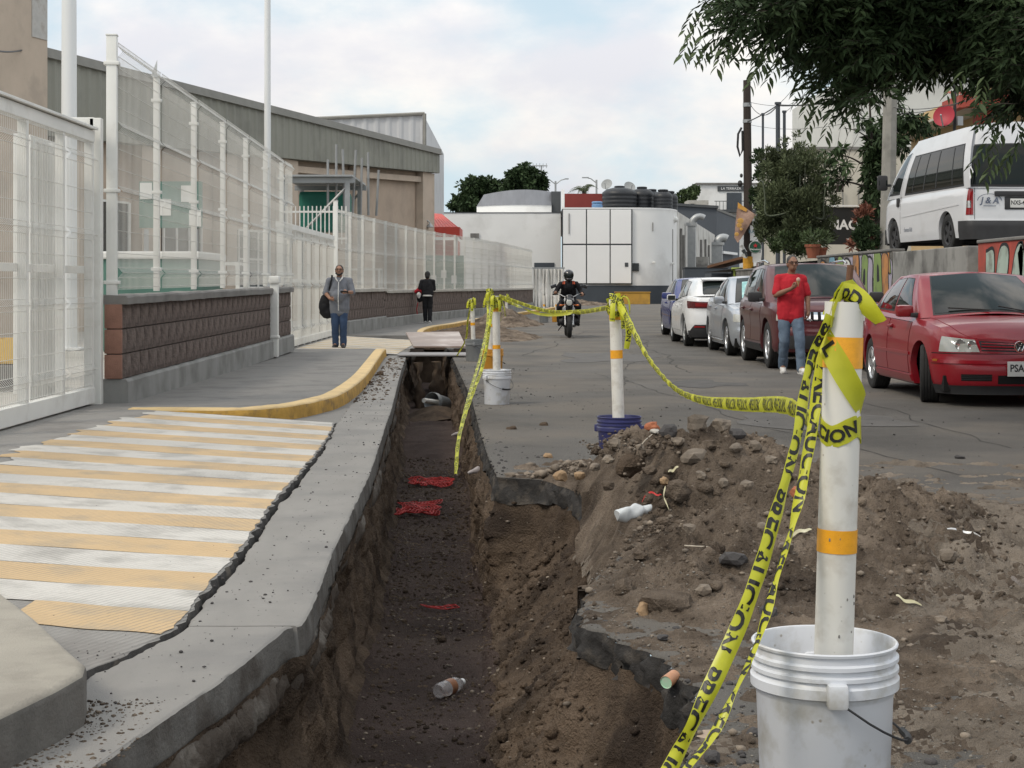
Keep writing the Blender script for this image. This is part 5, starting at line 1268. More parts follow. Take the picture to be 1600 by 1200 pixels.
# ================================================================ PLANTS
m_leaf = mat('leaf_green', (.042, .068, .026), .55, .45, 1.8, spec=.35, second=(.062, .092, .034))
m_leaf_d = mat('leaf_dark', (.022, .040, .018), .6, .45, 1.5, spec=.16, second=(.036, .058, .024))
m_leaf_o = mat('leaf_olive', (.055, .070, .034), .65, .45, 1.0, spec=.2, second=(.095, .115, .058))
m_leaf_r = mat('leaf_reddish', (.17, .065, .04), .6, .35, 3)
m_bark = mat('bark', (.055, .045, .038), .9, .3, 5, .7, 40)
m_stem_g = mat('green_stem', (.085, .10, .065), .7, .25, 3)
def leaves_mesh(name, base, direc, lens, wid, mt, parent, fold=.25, world=True):
    """one pointed leaf (four triangles along a bent midrib) per base point"""
    n = len(base); d = direc / (np.linalg.norm(direc, axis=1, keepdims=True) + 1e-9)
    rnd = rng.normal(size=(n, 3)); side = np.cross(d, rnd); side /= (np.linalg.norm(side, axis=1, keepdims=True) + 1e-9)
    up = np.cross(side, d)
    L = lens[:, None]; Wd = (wid * lens)[:, None] if np.isscalar(wid) else wid[:, None]
    mid = base + d * L * .45 + up * L * .05; tip = base + d * L - np.array([0, 0, 1]) * L * .12
    v = np.stack([base, mid + side * Wd * .5 + up * Wd * fold, tip, mid - side * Wd * .5 + up * Wd * fold, mid], 1).reshape(-1, 3)
    i = np.arange(n)[:, None] * 5
    f = np.concatenate([i + np.array([[0, 1, 4]]), i + np.array([[1, 2, 4]]), i + np.array([[4, 2, 3]]), i + np.array([[0, 4, 3]])], 0)
    return np_mesh(name, v, f, mt, parent, world=world)
def blob_pts(blobs, n):
    wts = np.array([b[3] * b[4] * b[5] * (b[6] if len(b) > 6 else 1) for b in blobs]); wts /= wts.sum()
    k = rng.choice(len(blobs), n, p=wts); B = np.array([b[:6] for b in blobs])[k]
    u = rng.normal(size=(n, 3)); u /= np.linalg.norm(u, axis=1, keepdims=True); r = rng.random(n) ** .42
    return B[:, :3] + u * r[:, None] * B[:, 3:6], u
def clump(bl, k0=5, k1=26, f0=.22, f1=.42):
    out = []
    for b_ in bl:
        wgt = b_[6] if len(b_) > 6 else 1
        for k in range(int(k0 + min(60, k1 * b_[3] * b_[5] / .08))):
            u_ = rng.normal(size=3); u_ /= np.linalg.norm(u_); q_ = u_ * rng.random() ** .4; f_ = rng.uniform(f0, f1)
            out.append((b_[0] + q_[0] * b_[3], b_[1] + q_[1] * b_[4], b_[2] + q_[2] * b_[5], max(.09, b_[3] * f_), max(.12, b_[4] * f_), max(.07, b_[5] * f_), wgt))
    return out
# ---- the street tree whose crown hangs over the picture from the right
tr = thing('tree', 'big ash tree leaning over the street from beyond the right edge', 'tree', (8.1, 16.5, 1.86))
def limb(pts, r0, r1, nm='branch'):
    c = catmull(pts, 6); MB().tube([tuple(q) for q in c], list(np.linspace(r0, r1, len(c))), 8).build(nm, m_bark, tr, smooth=True); return c
limb([(8.1, 16.5, 1.8), (7.95, 16.4, 3.2), (7.6, 16.2, 4.6), (7.0, 16, 6.2)], .24, .14, 'trunk')
limbs = [[(7.75, 16.3, 3.6), (6.4, 15.6, 4.05), (4.8, 14.9, 4.15), (3.4, 14.5, 3.95), (2.3, 14.3, 3.45)],
         [(7.7, 16.2, 4.2), (6.0, 15, 5.0), (4.3, 14.5, 5.0), (2.9, 14.0, 4.4), (2.0, 13.9, 3.8)],
         [(7.5, 16.1, 4.8), (6.4, 17, 5.4), (5, 17.6, 5.4), (3.6, 17.8, 4.9)],
         [(7.9, 16.3, 3.3), (6.6, 14.6, 3.6), (5.2, 13.7, 3.4), (4.3, 13.3, 2.8)], [(7.0, 16, 6.2), (6, 16, 7.5), (4.5, 15.5, 7.6)], [(7.0, 16, 6.2), (8, 17, 8)]]
for l in limbs: limb(l, .075, .015)
blobs = []
def pb_(px, py, Y, rx, ry, rd=None, wgt=1.0):
    p = W(px, py, Y); k = Y / FPX
    blobs.append((p.x, p.y, p.z, rx * k, rd if rd else (rx + ry) * .5 * k * 1.3, ry * k, wgt))
for a in ((1178, 8, 14.0, 56, 24, .4, 2.2), (1128, 44, 14.0, 36, 10, .3, 1.6), (1228, 38, 14.2, 44, 32, .5, 2.4), (1250, 8, 14.2, 60, 30, .5, 2.2), (1212, 84, 14.2, 24, 12, .25, 1.0), (1235, 92, 14.2, 24, 14, .25, .45), (1300, 22, 14.6, 55, 48, .8, 1.3), (1315, 78, 14.8, 46, 40, .8, 1.3), (1312, 128, 14.8, 34, 26, .6, 1.0), (1345, 150, 14.6, 28, 22, .5, .9), (1295, 150, 14.8, 14, 14, .3, .5), (1370, 62, 15, 60, 62, .9, 1.3),
          (1420, 25, 15, 70, 48, .9, 1.7), (1415, 95, 15.2, 46, 26, .6, .9), (1480, 60, 15, 70, 34, .9, 1.5), (1535, 25, 14.6, 70, 55, .9, 1.9), (1580, 50, 14, 60, 60, .8, 1.3), (1535, 90, 14.4, 44, 24, .5, 1.2), (1585, 120, 13.8, 34, 44, .4, .9), (1560, 105, 14, 24, 30, .4, .7), (1556, 180, 13.6, 9, 24, .15, .22), (1592, 165, 13.6, 14, 30, .2, .35),
          (1290, -70, 14.6, 150, 70, 1.3, .8), (1450, -90, 15, 160, 90, 1.5, .8), (1600, -40, 15, 120, 120, 1.5, .8), (1700, 60, 15, 110, 150, 1.4, .7), (1500, -250, 16, 260, 120, 2, .45), (1720, -200, 16, 200, 160, 2, .45)): pb_(*a)
# sprays: each twig carries two rows of leaflets that hang
nt_ = 24000
blobs = clump(blobs)
c, u = blob_pts(blobs, nt_)
tw_dir = u * np.array([1, 1, .5]) + np.array([-.45, -.1, -.28]) + rng.normal(size=(nt_, 3)) * .35
tw_dir /= np.linalg.norm(tw_dir, axis=1, keepdims=True)
base, dr, ln = [], [], []
for k in range(9):
    t = (k + .5) / 9 * .23
    sd = np.cross(tw_dir, rng.normal(size=(nt_, 3)) * .3 + np.array([0, 0, 1])); sd /= np.linalg.norm(sd, axis=1, keepdims=True)
    b = c + tw_dir * t; sgn = 1 if k % 2 else -1
    base.append(b); dr.append(tw_dir * .75 + sd * sgn * .75 + np.array([0, 0, -.22]) + rng.normal(size=(nt_, 3)) * .22); ln.append(rng.uniform(.075, .135, nt_))
crown = leaves_mesh('crown', np.concatenate(base), np.concatenate(dr), np.concatenate(ln), .27, m_leaf_d, tr); crown['kind'] = 'stuff'
v = np.stack([c, c + tw_dir * .23, c + tw_dir * .12 + np.array([0, 0, .006])], 1).reshape(-1, 3)
np_mesh('twigs', v, np.arange(len(v)).reshape(-1, 3), m_bark, tr)['kind'] = 'stuff'
# the separate leaves of the hanging tips, one object each
lv = MB().grid(np.array([[(-.001, 0, 0), (0, 0, 0), (.001, 0, 0)], [(-.14, .25, .05), (0, .28, -.01), (.14, .25, .05)], [(-.17, .5, .04), (0, .52, -.02), (.17, .5, .04)], [(-.09, .78, .0), (0, .8, -.05), (.09, .78, .0)], [(-.002, 1.0, -.12), (0, 1.0, -.12), (.002, 1.0, -.12)]]))
lme = lv.mesh('leaf', m_leaf, fix=False)
TIPS = [(1085, 62), (1102, 66), (1118, 70), (1135, 76), (1150, 56), (1168, 60), (1190, 84), (1195, 108), (1207, 70), (1222, 100), (1090, 22), (1110, 12), (1266, 60), (1272, 95), (1262, 125), (1270, 150), (1282, 176), (1300, 185), (1345, 172), (1405, 115), (1440, 108), (1475, 100), (1510, 122), (1540, 130), (1545, 235), (1562, 252), (1570, 215), (1590, 240)]
tl = np.array(tr['wl'])
for (px, py) in TIPS:
    Yt = 13.9 if px < 1250 else 14.5 if px < 1500 else 13.5
    p = W(px, py - 16, Yt); td = Vector((-.5 + .3 * random.random(), random.uniform(-.2, .2), -.75)).normalized()
    for k in range(10):
        t = .03 + k * .026; sgn = 1 if k % 2 else -1
        d = (td * .8 + Vector((sgn * .7, random.uniform(-.3, .3), .05)) + Vector((0, 0, -.3))).normalized()
        o = link('leaf', lme, crown, tuple(Vector(p + td * t) - Vector(tl)))
        o.rotation_mode = 'QUATERNION'; o.rotation_quaternion = d.to_track_quat('Y', 'Z') @ Quaternion((0, 1, 0), random.uniform(-.9, .9))
        s = random.uniform(.085, .13); o.scale = (s, s, s)
# ---- tall euphorbia shrub on the terrace
def shrub(lab, blobs, n, ll, lw, mt, stems, name='shrub', cat='shrub', up_bias=.9, base=None, foliage='foliage', smat=None):
    b0 = base or (blobs[0][0], blobs[0][1], 1.86)
    t = thing(name, lab, cat, b0)
    p, u = blob_pts(clump(blobs, 6, 3.0, .20, .40), n)
    d = u * .7 + np.array([0, 0, up_bias]) + rng.normal(size=(n, 3)) * .45
    o = leaves_mesh(foliage, p, d, rng.uniform(.6, 1.3, n) * ll, lw, mt, t); o['kind'] = 'stuff'
    mb = MB()
    for s in stems: 
        c_ = catmull(s[0], 5); mb.tube([tuple(q) for q in c_], list(np.linspace(s[1], s[2], len(c_))), 6)
    if stems: mb.build('stem', smat or m_bark, t, smooth=True)
    return t
def pbl(px, py, Y, rx, ry, rd=None, wgt=1.0):
    p = W(px, py, Y); k = Y / FPX; return (p.x, p.y, p.z, rx * k, rd if rd else (rx + ry) * .5 * k, ry * k, wgt)
Ye = 41.0
stems = []
bx = W(1243, 392, Ye)
for k in range(18):
    px = rng.uniform(1190, 1300); topy = 232 + abs(px - 1240) * .55 + rng.uniform(-6, 55)
    yy_ = Ye + rng.uniform(-.7, .7); e = W(px, topy, yy_); b = W(1243 + (px - 1243) * .22, 395 - rng.uniform(0, 70), yy_)
    mpt = W(px + (1243 - px) * .12, topy + (395 - topy) * .48, yy_)
    stems.append(([tuple(b), tuple(mpt), tuple(mpt.lerp(e, .5)), tuple(e)], .026, .014))
bl = [pbl(1243, 330, Ye, 52, 60, .8), pbl(1235, 275, Ye, 46, 45, .7), pbl(1215, 300, Ye, 28, 45, .6), pbl(1270, 320, Ye, 26, 45, .7), pbl(1243, 372, Ye, 55, 26, .8), pbl(1285, 355, Ye, 16, 28, .6), pbl(1200, 340, Ye, 18, 40, .5)]
bl += [pbl(x_, y_, Ye + rng.uniform(-.5, .5), 6, rng.uniform(14, 26), .2, 1.6) for x_, y_ in ((1196, 268), (1206, 246), (1216, 262), (1226, 236), (1236, 248), (1246, 228), (1254, 246), (1264, 238), (1274, 256), (1284, 252), (1292, 272), (1300, 292), (1304, 318), (1188, 300))]
shrub('tall olive green candelabra shrub on the terrace beside the utility pole', bl, 36000, .115, .28, m_leaf_o, stems, base=(bx.x, bx.y, 1.86), smat=m_stem_g)
bl = [pbl(1186, 300, 43.5, 12, 30, .5), pbl(1184, 260, 43.5, 8, 22, .4), pbl(1190, 345, 43.5, 12, 30, .4)]
shrub('dark leafy bush squeezed between the utility pole and the tall shrub', bl, 2200, .12, .4, m_leaf_d, [])
bl = [pbl(1240, 378, 40, 28, 18, .5), pbl(1215, 385, 40, 20, 12, .4)]
shrub('low dark green bush at the foot of the tall shrub', bl, 2400, .09, .45, m_leaf, [])
# fruit tree with big leaves behind the concrete pole
bl = [pbl(1303, 235, 39, 16, 12, .4, .8), pbl(1315, 262, 39, 18, 22, .4, .6), pbl(1352, 225, 39, 16, 16, .4, .9), pbl(1368, 260, 39, 18, 40, .5, 1.2), pbl(1366, 305, 39, 14, 40, .5, 1.1), pbl(1372, 215, 39, 20, 20, .5, .9), pbl(1360, 350, 39, 16, 28, .5, 1.0), pbl(1400, 205, 38.5, 30, 30, .5, .7), pbl(1430, 195, 38.5, 40, 14, .5, .8), pbl(1365, 370, 39, 18, 22, .4), pbl(1405, 150, 38.6, 12, 30, .3, .6), pbl(1350, 195, 39, 12, 14, .3, .5), pbl(1380, 120, 38.6, 16, 20, .4, .6)]
tb = W(1375, 392, 39)
def wl(pts, r0, r1): return ([tuple(W(a, b, 39)) for a, b in pts], r0, r1)
st_ = [wl([(1372, 392), (1370, 330), (1366, 270), (1362, 215), (1358, 150)], .07, .02), wl([(1368, 310), (1350, 292), (1325, 284), (1308, 280)], .035, .012), wl([(1366, 270), (1345, 255), (1325, 245), (1300, 240)], .03, .01), wl([(1362, 220), (1340, 205), (1318, 200)], .02, .008), wl([(1364, 230), (1385, 200), (1402, 150)], .03, .01), wl([(1370, 300), (1400, 230), (1430, 200)], .03, .01)]
shrub('broad leaved fruit tree with bare lower branches in front of the cream building', bl, 3600, .20, .36, m_leaf_d, st_, name='tree', cat='tree', up_bias=-.25, base=(tb.x, tb.y, 1.86), foliage='crown')
bl = [pbl(1350, 345, 37.6, 16, 20, .3, 1), pbl(1345, 372, 37.6, 20, 20, .35)]
shrub('croton bush with reddish leaves beside the van nose', bl, 900, .16, .34, m_leaf_r, [])
bl = [pbl(1350, 372, 37.2, 24, 24, .4)]
shrub('dark green bush below the croton at the terrace edge', bl, 1500, .14, .34, m_leaf_d, [])
bl = [pbl(1258, 235, 40, 10, 5, .2), pbl(1275, 245, 40, 12, 6, .2)]
# bare twiggy branches above the shrub
tw = thing('bare_bush', 'bare twiggy bush between the tall shrub and the fruit tree', 'bush', W(1310, 392, 40.5))
mb = MB()
for k in range(16):
    a = W(1312 + rng.uniform(-6, 6), 300, 40.5); e = W(rng.uniform(1275, 1345), rng.uniform(190, 260), 40.5 + rng.uniform(-.4, .4)); m_ = a.lerp(e, .5) + Vector((rng.uniform(-.12, .12), 0, rng.uniform(0, .2)))
    mb.tube([tuple(q) for q in catmull([a, m_, e], 5)], list(np.linspace(.012, .004, 11)), 4)
mb.build('twig', m_bark, tw)
for (px, py, Y, s, lab) in ((1270, 386, 38.5, 1.0, 'larger terracotta pot on the terrace wall'), (1283, 385, 38.9, .8, 'smaller terracotta pot beside the larger one')):
    p = W(px, py, Y); t = thing('flower_pot', lab, 'pot', (p.x, p.y, 1.9))
    MB().lathe([(0, 0), (.12 * s, 0), (.17 * s, .26 * s), (.19 * s, .26 * s), (.19 * s, .32 * s), (.165 * s, .32 * s), (.155 * s, .25 * s), (0, .25 * s)], (p.x, p.y, 1.9), 20).build('pot', mat('terracotta_%d' % px, (.27, .09, .05), .85, .15, 6), t, smooth=40)
    q, u = blob_pts([(p.x, p.y, 2.35, .22, .22, .2)], 160); leaves_mesh('plant', q, u + np.array([0, 0, .7]), rng.uniform(.1, .2, 160), .2, m_leaf, t)['kind'] = 'stuff'
# ---- far trees
def far_tree(lab, px0, blobs_px, Y, n, ll, mt=m_leaf_d):
    bl = [pbl(a, b, Y, rx, ry, None, w_) for a, b, rx, ry, w_ in blobs_px]
    p = W(px0, 446, Y); t = thing('tree', lab, 'tree', (p.x, Y, 0))
    MB().tube([(p.x, Y, 0), (p.x + .2, Y, 4), (bl[0][0], Y, bl[0][2])], [.35, .28, .12], 8).build('trunk', m_bark, t)
    q, u = blob_pts(clump(bl, 14, 0, .22, .42), n); o = leaves_mesh('crown', q, u + rng.normal(size=(n, 3)) * .6, rng.uniform(.6, 1.3, n) * ll, .5, mt, t); o['kind'] = 'stuff'
far_tree('dark tree rising highest behind the white annex', 825, [(822, 280, 24, 20, 1), (820, 266, 12, 9, 1), (842, 284, 10, 16, 1), (808, 292, 18, 16, 1)], 138, 5200, .42)
far_tree('dark tree behind the left of the white annex', 745, [(744, 300, 26, 20, 1), (738, 286, 14, 10, 1), (768, 296, 22, 14, 1), (722, 318, 20, 12, 1), (724, 292, 8, 9, 1), (780, 308, 24, 12, 1), (750, 318, 40, 14, 1)], 140, 6800, .42)
far_tree('small far tree beyond the dark grey building', 1078, [(1076, 305, 14, 10, 1), (1086, 297, 8, 7, 1), (1066, 312, 8, 6, 1)], 195, 1600, .5, m_leaf)
pm = thing('palm_tree', 'palm crown showing above the dull red roof wall', 'palm', W(914, 446, 140)); c = W(913, 296, 140)
MB().tube([(c.x, 140, 0), (c.x, 140, c.z)], .2, 8).build('trunk', m_bark, pm)
base, dr, ln = [], [], []
for k in range(15):
    a = k / 15 * 6.28 + .2; el = rng.uniform(.2, 1.1)
    for j in range(24):
        t = j / 24 * 1.7; h = math.sin(el) * t - .42 * t * t
        for s in (-1, 1):
            base.append((c.x + math.cos(a) * math.cos(el) * t, c.y + math.sin(a) * math.cos(el) * t, c.z + h)); dr.append((math.cos(a) * .6 - s * math.sin(a), math.sin(a) * .6 + s * math.cos(a), -.35)); ln.append(.42 * (1 - .5 * j / 24))
leaves_mesh('crown', np.array(base), np.array(dr), np.array(ln), .10, m_leaf_o, pm)['kind'] = 'stuff'
# ================================================================ VEHICLES
m_glass = mat('car_glass', (.010, .014, .013), .03, .1, 1, spec=.28)
m_seam = mat('shut_line', (.008, .008, .008), .8)
m_lamp_clear = mat('lamp_clear', (.50, .51, .48), .12, .25, 9, spec=.7, coat=.6, second=(.34, .34, .31))
m_lamp_chrome = mat('lamp_chrome', (.75, .75, .74), .15, .1, 6, metal=.9)
m_tail = mat('tail_red', (.22, .008, .010), .12, .2, 8, spec=.6, coat=.6)
m_plate = mat('plate_white', (.60, .60, .58), .5, .05, 5)
m_plast = mat('trim_plastic', (.028, .028, .030), .6, .15, 6)
m_chrome = mat('chrome', (.70, .70, .70), .12, .05, 3, metal=1.0)
def paint(name, c, metal=0.0, rough=.28, dust=.12):
    return mat(name, c, rough, .03, .8, metal=metal, spec=.35, coat=.4, dirt=((.28, .25, .22), .30, 2.0, dust))
def cat_eval(pts, u):
    """smooth curve through pts (mirrored across y = 0 at both ends), u in 0..n-1"""
    n = len(pts); i = int(min(max(math.floor(u), 0), n - 2)); t = u - i
    mir = lambda p: np.array([p[0], -p[1], *p[2:]])
    g = lambda k: mir(pts[1]) if k < 0 else (mir(pts[n - 2]) if k >= n else np.array(pts[k], float))
    a, b, c, d = g(i - 1), g(i), g(i + 1), g(i + 2)
    return 0.5 * (2 * b + (c - a) * t + (2 * a - 5 * b + 4 * c - d) * t * t + (3 * b - a - 3 * c + d) * t ** 3)
class Car:
    def __init__(s, sp, loc, rz, label, cat='car', name='parked_car', pt=None, group=None):
        s.sp = sp; s.t = thing(name, label, cat, loc, rz, group); s.pt = pt
        o = [cat_eval(sp['plan'], u) for u in np.linspace(0, len(sp['plan']) - 1, 400)]; o = np.array(o)
        L = np.concatenate([[0], np.cumsum(np.linalg.norm(np.diff(o, axis=0), axis=1))]); L /= L[-1]
        q = np.linspace(0, 1, 230); s.O = np.stack([np.interp(q, L, o[:, k]) for k in (0, 1)], 1); s.S = q
        d = np.gradient(s.O, axis=0); d /= np.linalg.norm(d, axis=1, keepdims=True); s.Nn = np.stack([-d[:, 1], d[:, 0]], 1)
        mid = s.O[:, 1] > .8 * s.O[:, 1].max() * .5
        s.imax = int(np.argmax(s.O[:, 1] > s.O[:, 1].max() * .55)); s.imin = len(q) - 1 - int(np.argmax(s.O[::-1, 1] > s.O[:, 1].max() * .55))
    def ztop(s, x): return interp(x, s.sp['belt'])
    def sx(s, x): a, b = s.imax, s.imin; return float(np.interp(x, s.O[a:b, 0], s.S[a:b]))
    def sf(s, y): k = s.imin - 12; return float(np.interp(-y, -s.O[k:, 1], s.S[k:]))
    def sr(s, y): k = s.imax + 12; return float(np.interp(y, s.O[:k, 1], s.S[:k]))
    def P(s, q, z, side=1, off=0.0):
        q = np.atleast_1d(q).astype(float); z = np.atleast_1d(z).astype(float)
        x = np.interp(q, s.S, s.O[:, 0]); y = np.interp(q, s.S, s.O[:, 1]); nx = np.interp(q, s.S, s.Nn[:, 0]); ny = np.interp(q, s.S, s.Nn[:, 1])
        l = np.sqrt(nx * nx + ny * ny); nx, ny = nx / l, ny / l
        h = (z - s.sp['sill']) / (s.ztop(x) - s.sp['sill'])
        D = interp(h, s.sp.get('dside', [(-.2, .10), (0, .055), (.12, .02), (.35, 0), (.6, .004), (.8, .022), (.93, .05), (1, .085)]))
        Df = interp(h, s.sp.get('dfront', [(-.2, .06), (0, .05), (.1, .015), (.3, 0), (.5, .0), (.56, .035), (.7, .04), (.9, .075), (1, .13)]))
        Dr = interp(h, s.sp.get('drear', [(-.2, .06), (0, .05), (.1, .015), (.25, 0), (.45, 0), (.5, .03), (.8, .04), (.95, .06), (1, .10)]))
        wf = np.clip(nx, 0, 1) ** 1.5; wr = np.clip(-nx, 0, 1) ** 1.5
        ins = D * (1 - wf - wr) + Df * wf + Dr * wr - off
        return np.stack([x - nx * ins, side * (y - ny * ins), z], -1)
    def add(s, nm, m, mb, parent=None, smooth=40): return link(nm, mb.mesh(nm, m, None, False, smooth), parent or s.t)
    def patch(s, nm, m, c, off=.004, nx=8, nz=6, sides=(1, -1), lip=True, parent=None):
        """c: four corners (s, z) counter-clockwise as seen from outside on the left side"""
        outp = []
        for side in sides:
            U, V = np.meshgrid(np.linspace(0, 1, nx + 1), np.linspace(0, 1, nz + 1))
            c_ = np.array(c, float)
            q = ((1 - U)[..., None] * (1 - V)[..., None] * c_[0] + U[..., None] * (1 - V)[..., None] * c_[1] + U[..., None] * V[..., None] * c_[2] + (1 - U)[..., None] * V[..., None] * c_[3])
            offs = np.full(q.shape[:2], off)
            if lip:
                offs = np.pad(offs, 1, constant_values=-.004); q = np.pad(q, ((1, 1), (1, 1), (0, 0)), mode='edge')
            p = s.P(q[..., 0].ravel(), q[..., 1].ravel(), side, offs.ravel()).reshape(q.shape[0], q.shape[1], 3)
            outp.append(s.add(nm, m, MB().grid(p, flip=side < 0), parent))
        return outp
    def gh(s, u, v, side=1, off=0.0):
        b, t = cat_eval(s.sp['gb'], u), cat_eval(s.sp['gt'], u)
        p = b * (1 - v) + t * v
        b2, t2 = cat_eval(s.sp['gb'], u + .01), cat_eval(s.sp['gt'], u + .01); p2 = b2 * (1 - v) + t2 * v
        n = np.cross(p2 - p, t - b); n /= (np.linalg.norm(n) + 1e-9)
        if n[2] < -.5: n = -n
        if n[0] * (p[0] - .1) + n[1] * p[1] < 0: n = -n
        p = p + n * (off + s.sp.get('bulge', .025) * 4 * v * (1 - v))
        return (p[0], side * p[1], p[2])
    def ghpatch(s, nm, m, u0, u1, v0, v1, off=.004, nx=8, nv=6, sides=(1, -1), across=False, u0t=None, u1t=None, parent=None):
        u0t = u0 if u0t is None else u0t; u1t = u1 if u1t is None else u1t; r = []
        if m is m_glass: s.ghpatch('window_seal', m_plast, u0 - (.035 if across else .022), u1 + (0 if across else .022), v0 - .035, v1 + .022, .0018, nx, nv, sides, across, u0t - .022, u1t + .022)
        if across:   # spans the car: from u0 on the left to u0 on the right through the centre u1
            cols = [(u0 + (u1 - u0) * k / nx, 1) for k in range(nx)] + [(u1 - (u1 - u0) * k / nx, -1) for k in range(nx + 1)]
            cols = [cols[0]] + cols + [cols[-1]]
            vs = [v0] + list(np.linspace(v0, v1, nv + 1)) + [v1]
            g = [[s.gh(u, v, sd, off if 0 < i < len(vs) - 1 and 0 < j < len(cols) - 1 else -.004) for j, (u, sd) in enumerate(cols)] for i, v in enumerate(vs)]
            return [s.add(nm, m, MB().grid(np.array(g)), parent)]
        for sd in sides:
            us = [0] + list(np.linspace(0, 1, nx + 1)) + [1]; vs = [0] + list(np.linspace(0, 1, nv + 1)) + [1]
            g = [[s.gh((u0 + (u1 - u0) * a) * (1 - b) + (u0t + (u1t - u0t) * a) * b, v0 + (v1 - v0) * b, sd, off if 0 < i < len(vs) - 1 and 0 < j < len(us) - 1 else -.004) for j, a in enumerate(us)] for i, b in enumerate(vs)]
            r.append(s.add(nm, m, MB().grid(np.array(g)), parent))
        return r
    def body(s):
        sp = s.sp; n = len(s.S); nz = 16
        zt = s.ztop(s.O[:, 0]); zb = np.full(n, sp['sill'])
        for xw in sp['axles']:
            dx = s.O[:, 0] - xw; inside = (np.abs(dx) < sp['arch']) & (np.abs(s.Nn[:, 1]) > .35)
            zb = np.where(inside, np.maximum(zb, sp['wr'] * .98 + np.sqrt(np.clip(sp['arch'] ** 2 - dx ** 2, 0, None))), zb)
        if 'zbot' in sp: zb = np.maximum(zb, interp(s.O[:, 0], sp['zbot']))
        mb = MB()
        for side in (1, -1):
            rows = []
            for j in range(nz + 1):
                z = zb + (zt - zb) * (j / nz) ** .95
                rows.append(s.P(s.S, z, side))
            lip = rows[0].copy(); lip[:, 1] -= side * .07 * np.clip(np.abs(s.Nn[:, 1]), .2, 1); lip[:, 0] -= .06 * s.Nn[:, 0]
            mb.grid(np.array([lip] + rows), flip=side < 0)
        T = s.P(s.S, zt, 1); ymax = T[:, 1].max(); rows = []
        cr = sp.get('crown', .05)
        for k in np.linspace(-1, 1, 17):
            r = T.copy(); r[:, 1] = T[:, 1] * k; r[:, 2] = T[:, 2] + cr * (1 - abs(k) ** 2.4) * np.clip(T[:, 1] / ymax, 0, 1) ** 1.2; rows.append(r)
        s.cap_rows = T, ymax, cr
        mb.grid(np.array(rows), flip=True)
        b = s.add('body', s.pt, mb, smooth=35)
        # floor pan and wheel housings
        x0, x1 = s.O[0, 0] + .12, s.O[-1, 0] - .12; yw = s.O[:, 1].max() - .12
        m2 = MB()
        for (a, b_) in ((x0 + .1, sp['axles'][0] - sp['arch']), (sp['axles'][0] + sp['arch'], sp['axles'][1] - sp['arch']), (sp['axles'][1] + sp['arch'], x1 - .1)):
            m2.box(((a + b_) / 2, 0, sp['sill'] + .06), (b_ - a, yw * 2, .16))
        for xw in sp['axles']: m2.box((xw, 0, .62), (sp['arch'] * 2 + .02, (yw - .24) * 2, .5))
        m2.box(((x0 + x1) / 2, 0, .55), (x1 - x0 - .5, yw * 1.96, .2))
        s.add('underbody', m_dark, m2)
        s.bodyo = b
        return b
    def cabin(s):
        n = len(s.sp['gb']) - 1; us = np.linspace(0, n, 90); mb = MB()
        for sd in (1, -1):
            mb.grid(np.array([[s.gh(u, v, sd) for u in us] for v in np.linspace(0, 1, 9)]), flip=sd < 0)
        T = np.array([s.gh(u, 1, 1) for u in us]); ym = T[:, 1].max(); rows = []
        for k in np.linspace(-1, 1, 15):
            r = T.copy(); r[:, 1] *= k; r[:, 2] += s.sp.get('roof_crown', .035) * (1 - abs(k) ** 2.2) * np.clip(T[:, 1] / ym, 0, 1); rows.append(r)
        mb.grid(np.array(rows), flip=True)
        return s.add('cabin', s.pt, mb, smooth=38)
    def bonnet(s, x0, x1, frac=.86, m=None, nm='bonnet'):
        T, ymax, cr = s.cap_rows; i = (T[:, 0] > x0) & (T[:, 0] < x1); Q = T[i][:: (1 if x1 > x0 else -1)]
        rows = []
        K = [-frac] + list(np.linspace(-frac, frac, 17)) + [frac]
        for j, k in enumerate(K):
            r = Q.copy(); r[:, 1] = Q[:, 1] * k; r[:, 2] = Q[:, 2] + cr * (1 - abs(k) ** 2.4) * np.clip(Q[:, 1] / ymax, 0, 1) ** 1.2 + (.006 if 0 < j < len(K) - 1 else -.004)
            rows.append(r)
        return s.add(nm, m or s.pt, MB().grid(np.array(rows), flip=True))
    def door(s, c, glass=None, handle=None):
        for side in (1, -1):
            cc = np.array(c, float); ctr = cc.mean(0); g = ctr + (cc - ctr) * np.array([1.016, 1.022])
            s.patch('shut_line', m_seam, g, .0012, sides=(side,), lip=False, nx=10, nz=10)
            d = s.patch('door', s.pt, c, .005, sides=(side,), nx=10, nz=10)[0]
            if handle:
                p = s.P(handle[0], handle[1], side, .03)[0]
                mb = MB().box(p, (.17, .025, .028), bev=.011).box(s.P(handle[0], handle[1], side, .01)[0] , (.13, .02, .05), bev=.01)
                s.add('handle', handle[2] if len(handle) > 2 else s.pt, mb, d)
    def wheels(s, rim='five', steer=0.0, mt=None, spokes=5):
        sp = s.sp; r = sp['wr']; wd = sp.get('tw', .20); mt = mt or m_alu
        tm = MB(); pr = [(r * .66, -wd * .46), (r * .80, -wd * .5), (r * .93, -wd * .49), (r * .985, -wd * .43), (r, -wd * .33)]
        for k in range(4): pr += [(r, -wd * .33 + wd * .66 * (k + .25) / 4), (r * .982, -wd * .33 + wd * .66 * (k + .35) / 4), (r * .982, -wd * .33 + wd * .66 * (k + .6) / 4), (r, -wd * .33 + wd * .66 * (k + .7) / 4)]
        pr += [(r, wd * .33), (r * .985, wd * .43), (r * .93, wd * .49), (r * .80, wd * .5), (r * .66, wd * .46), (r * .62, wd * .3), (r * .62, -wd * .3), (r * .66, -wd * .46)]
        T = Matrix.Rotation(R(90), 4, 'X')
        tm.lathe(pr, n=44, T=T); tme_ = tm.mesh('wheel', m_rubber, None, False, 40)
        rm = MB(); ri = r * .645
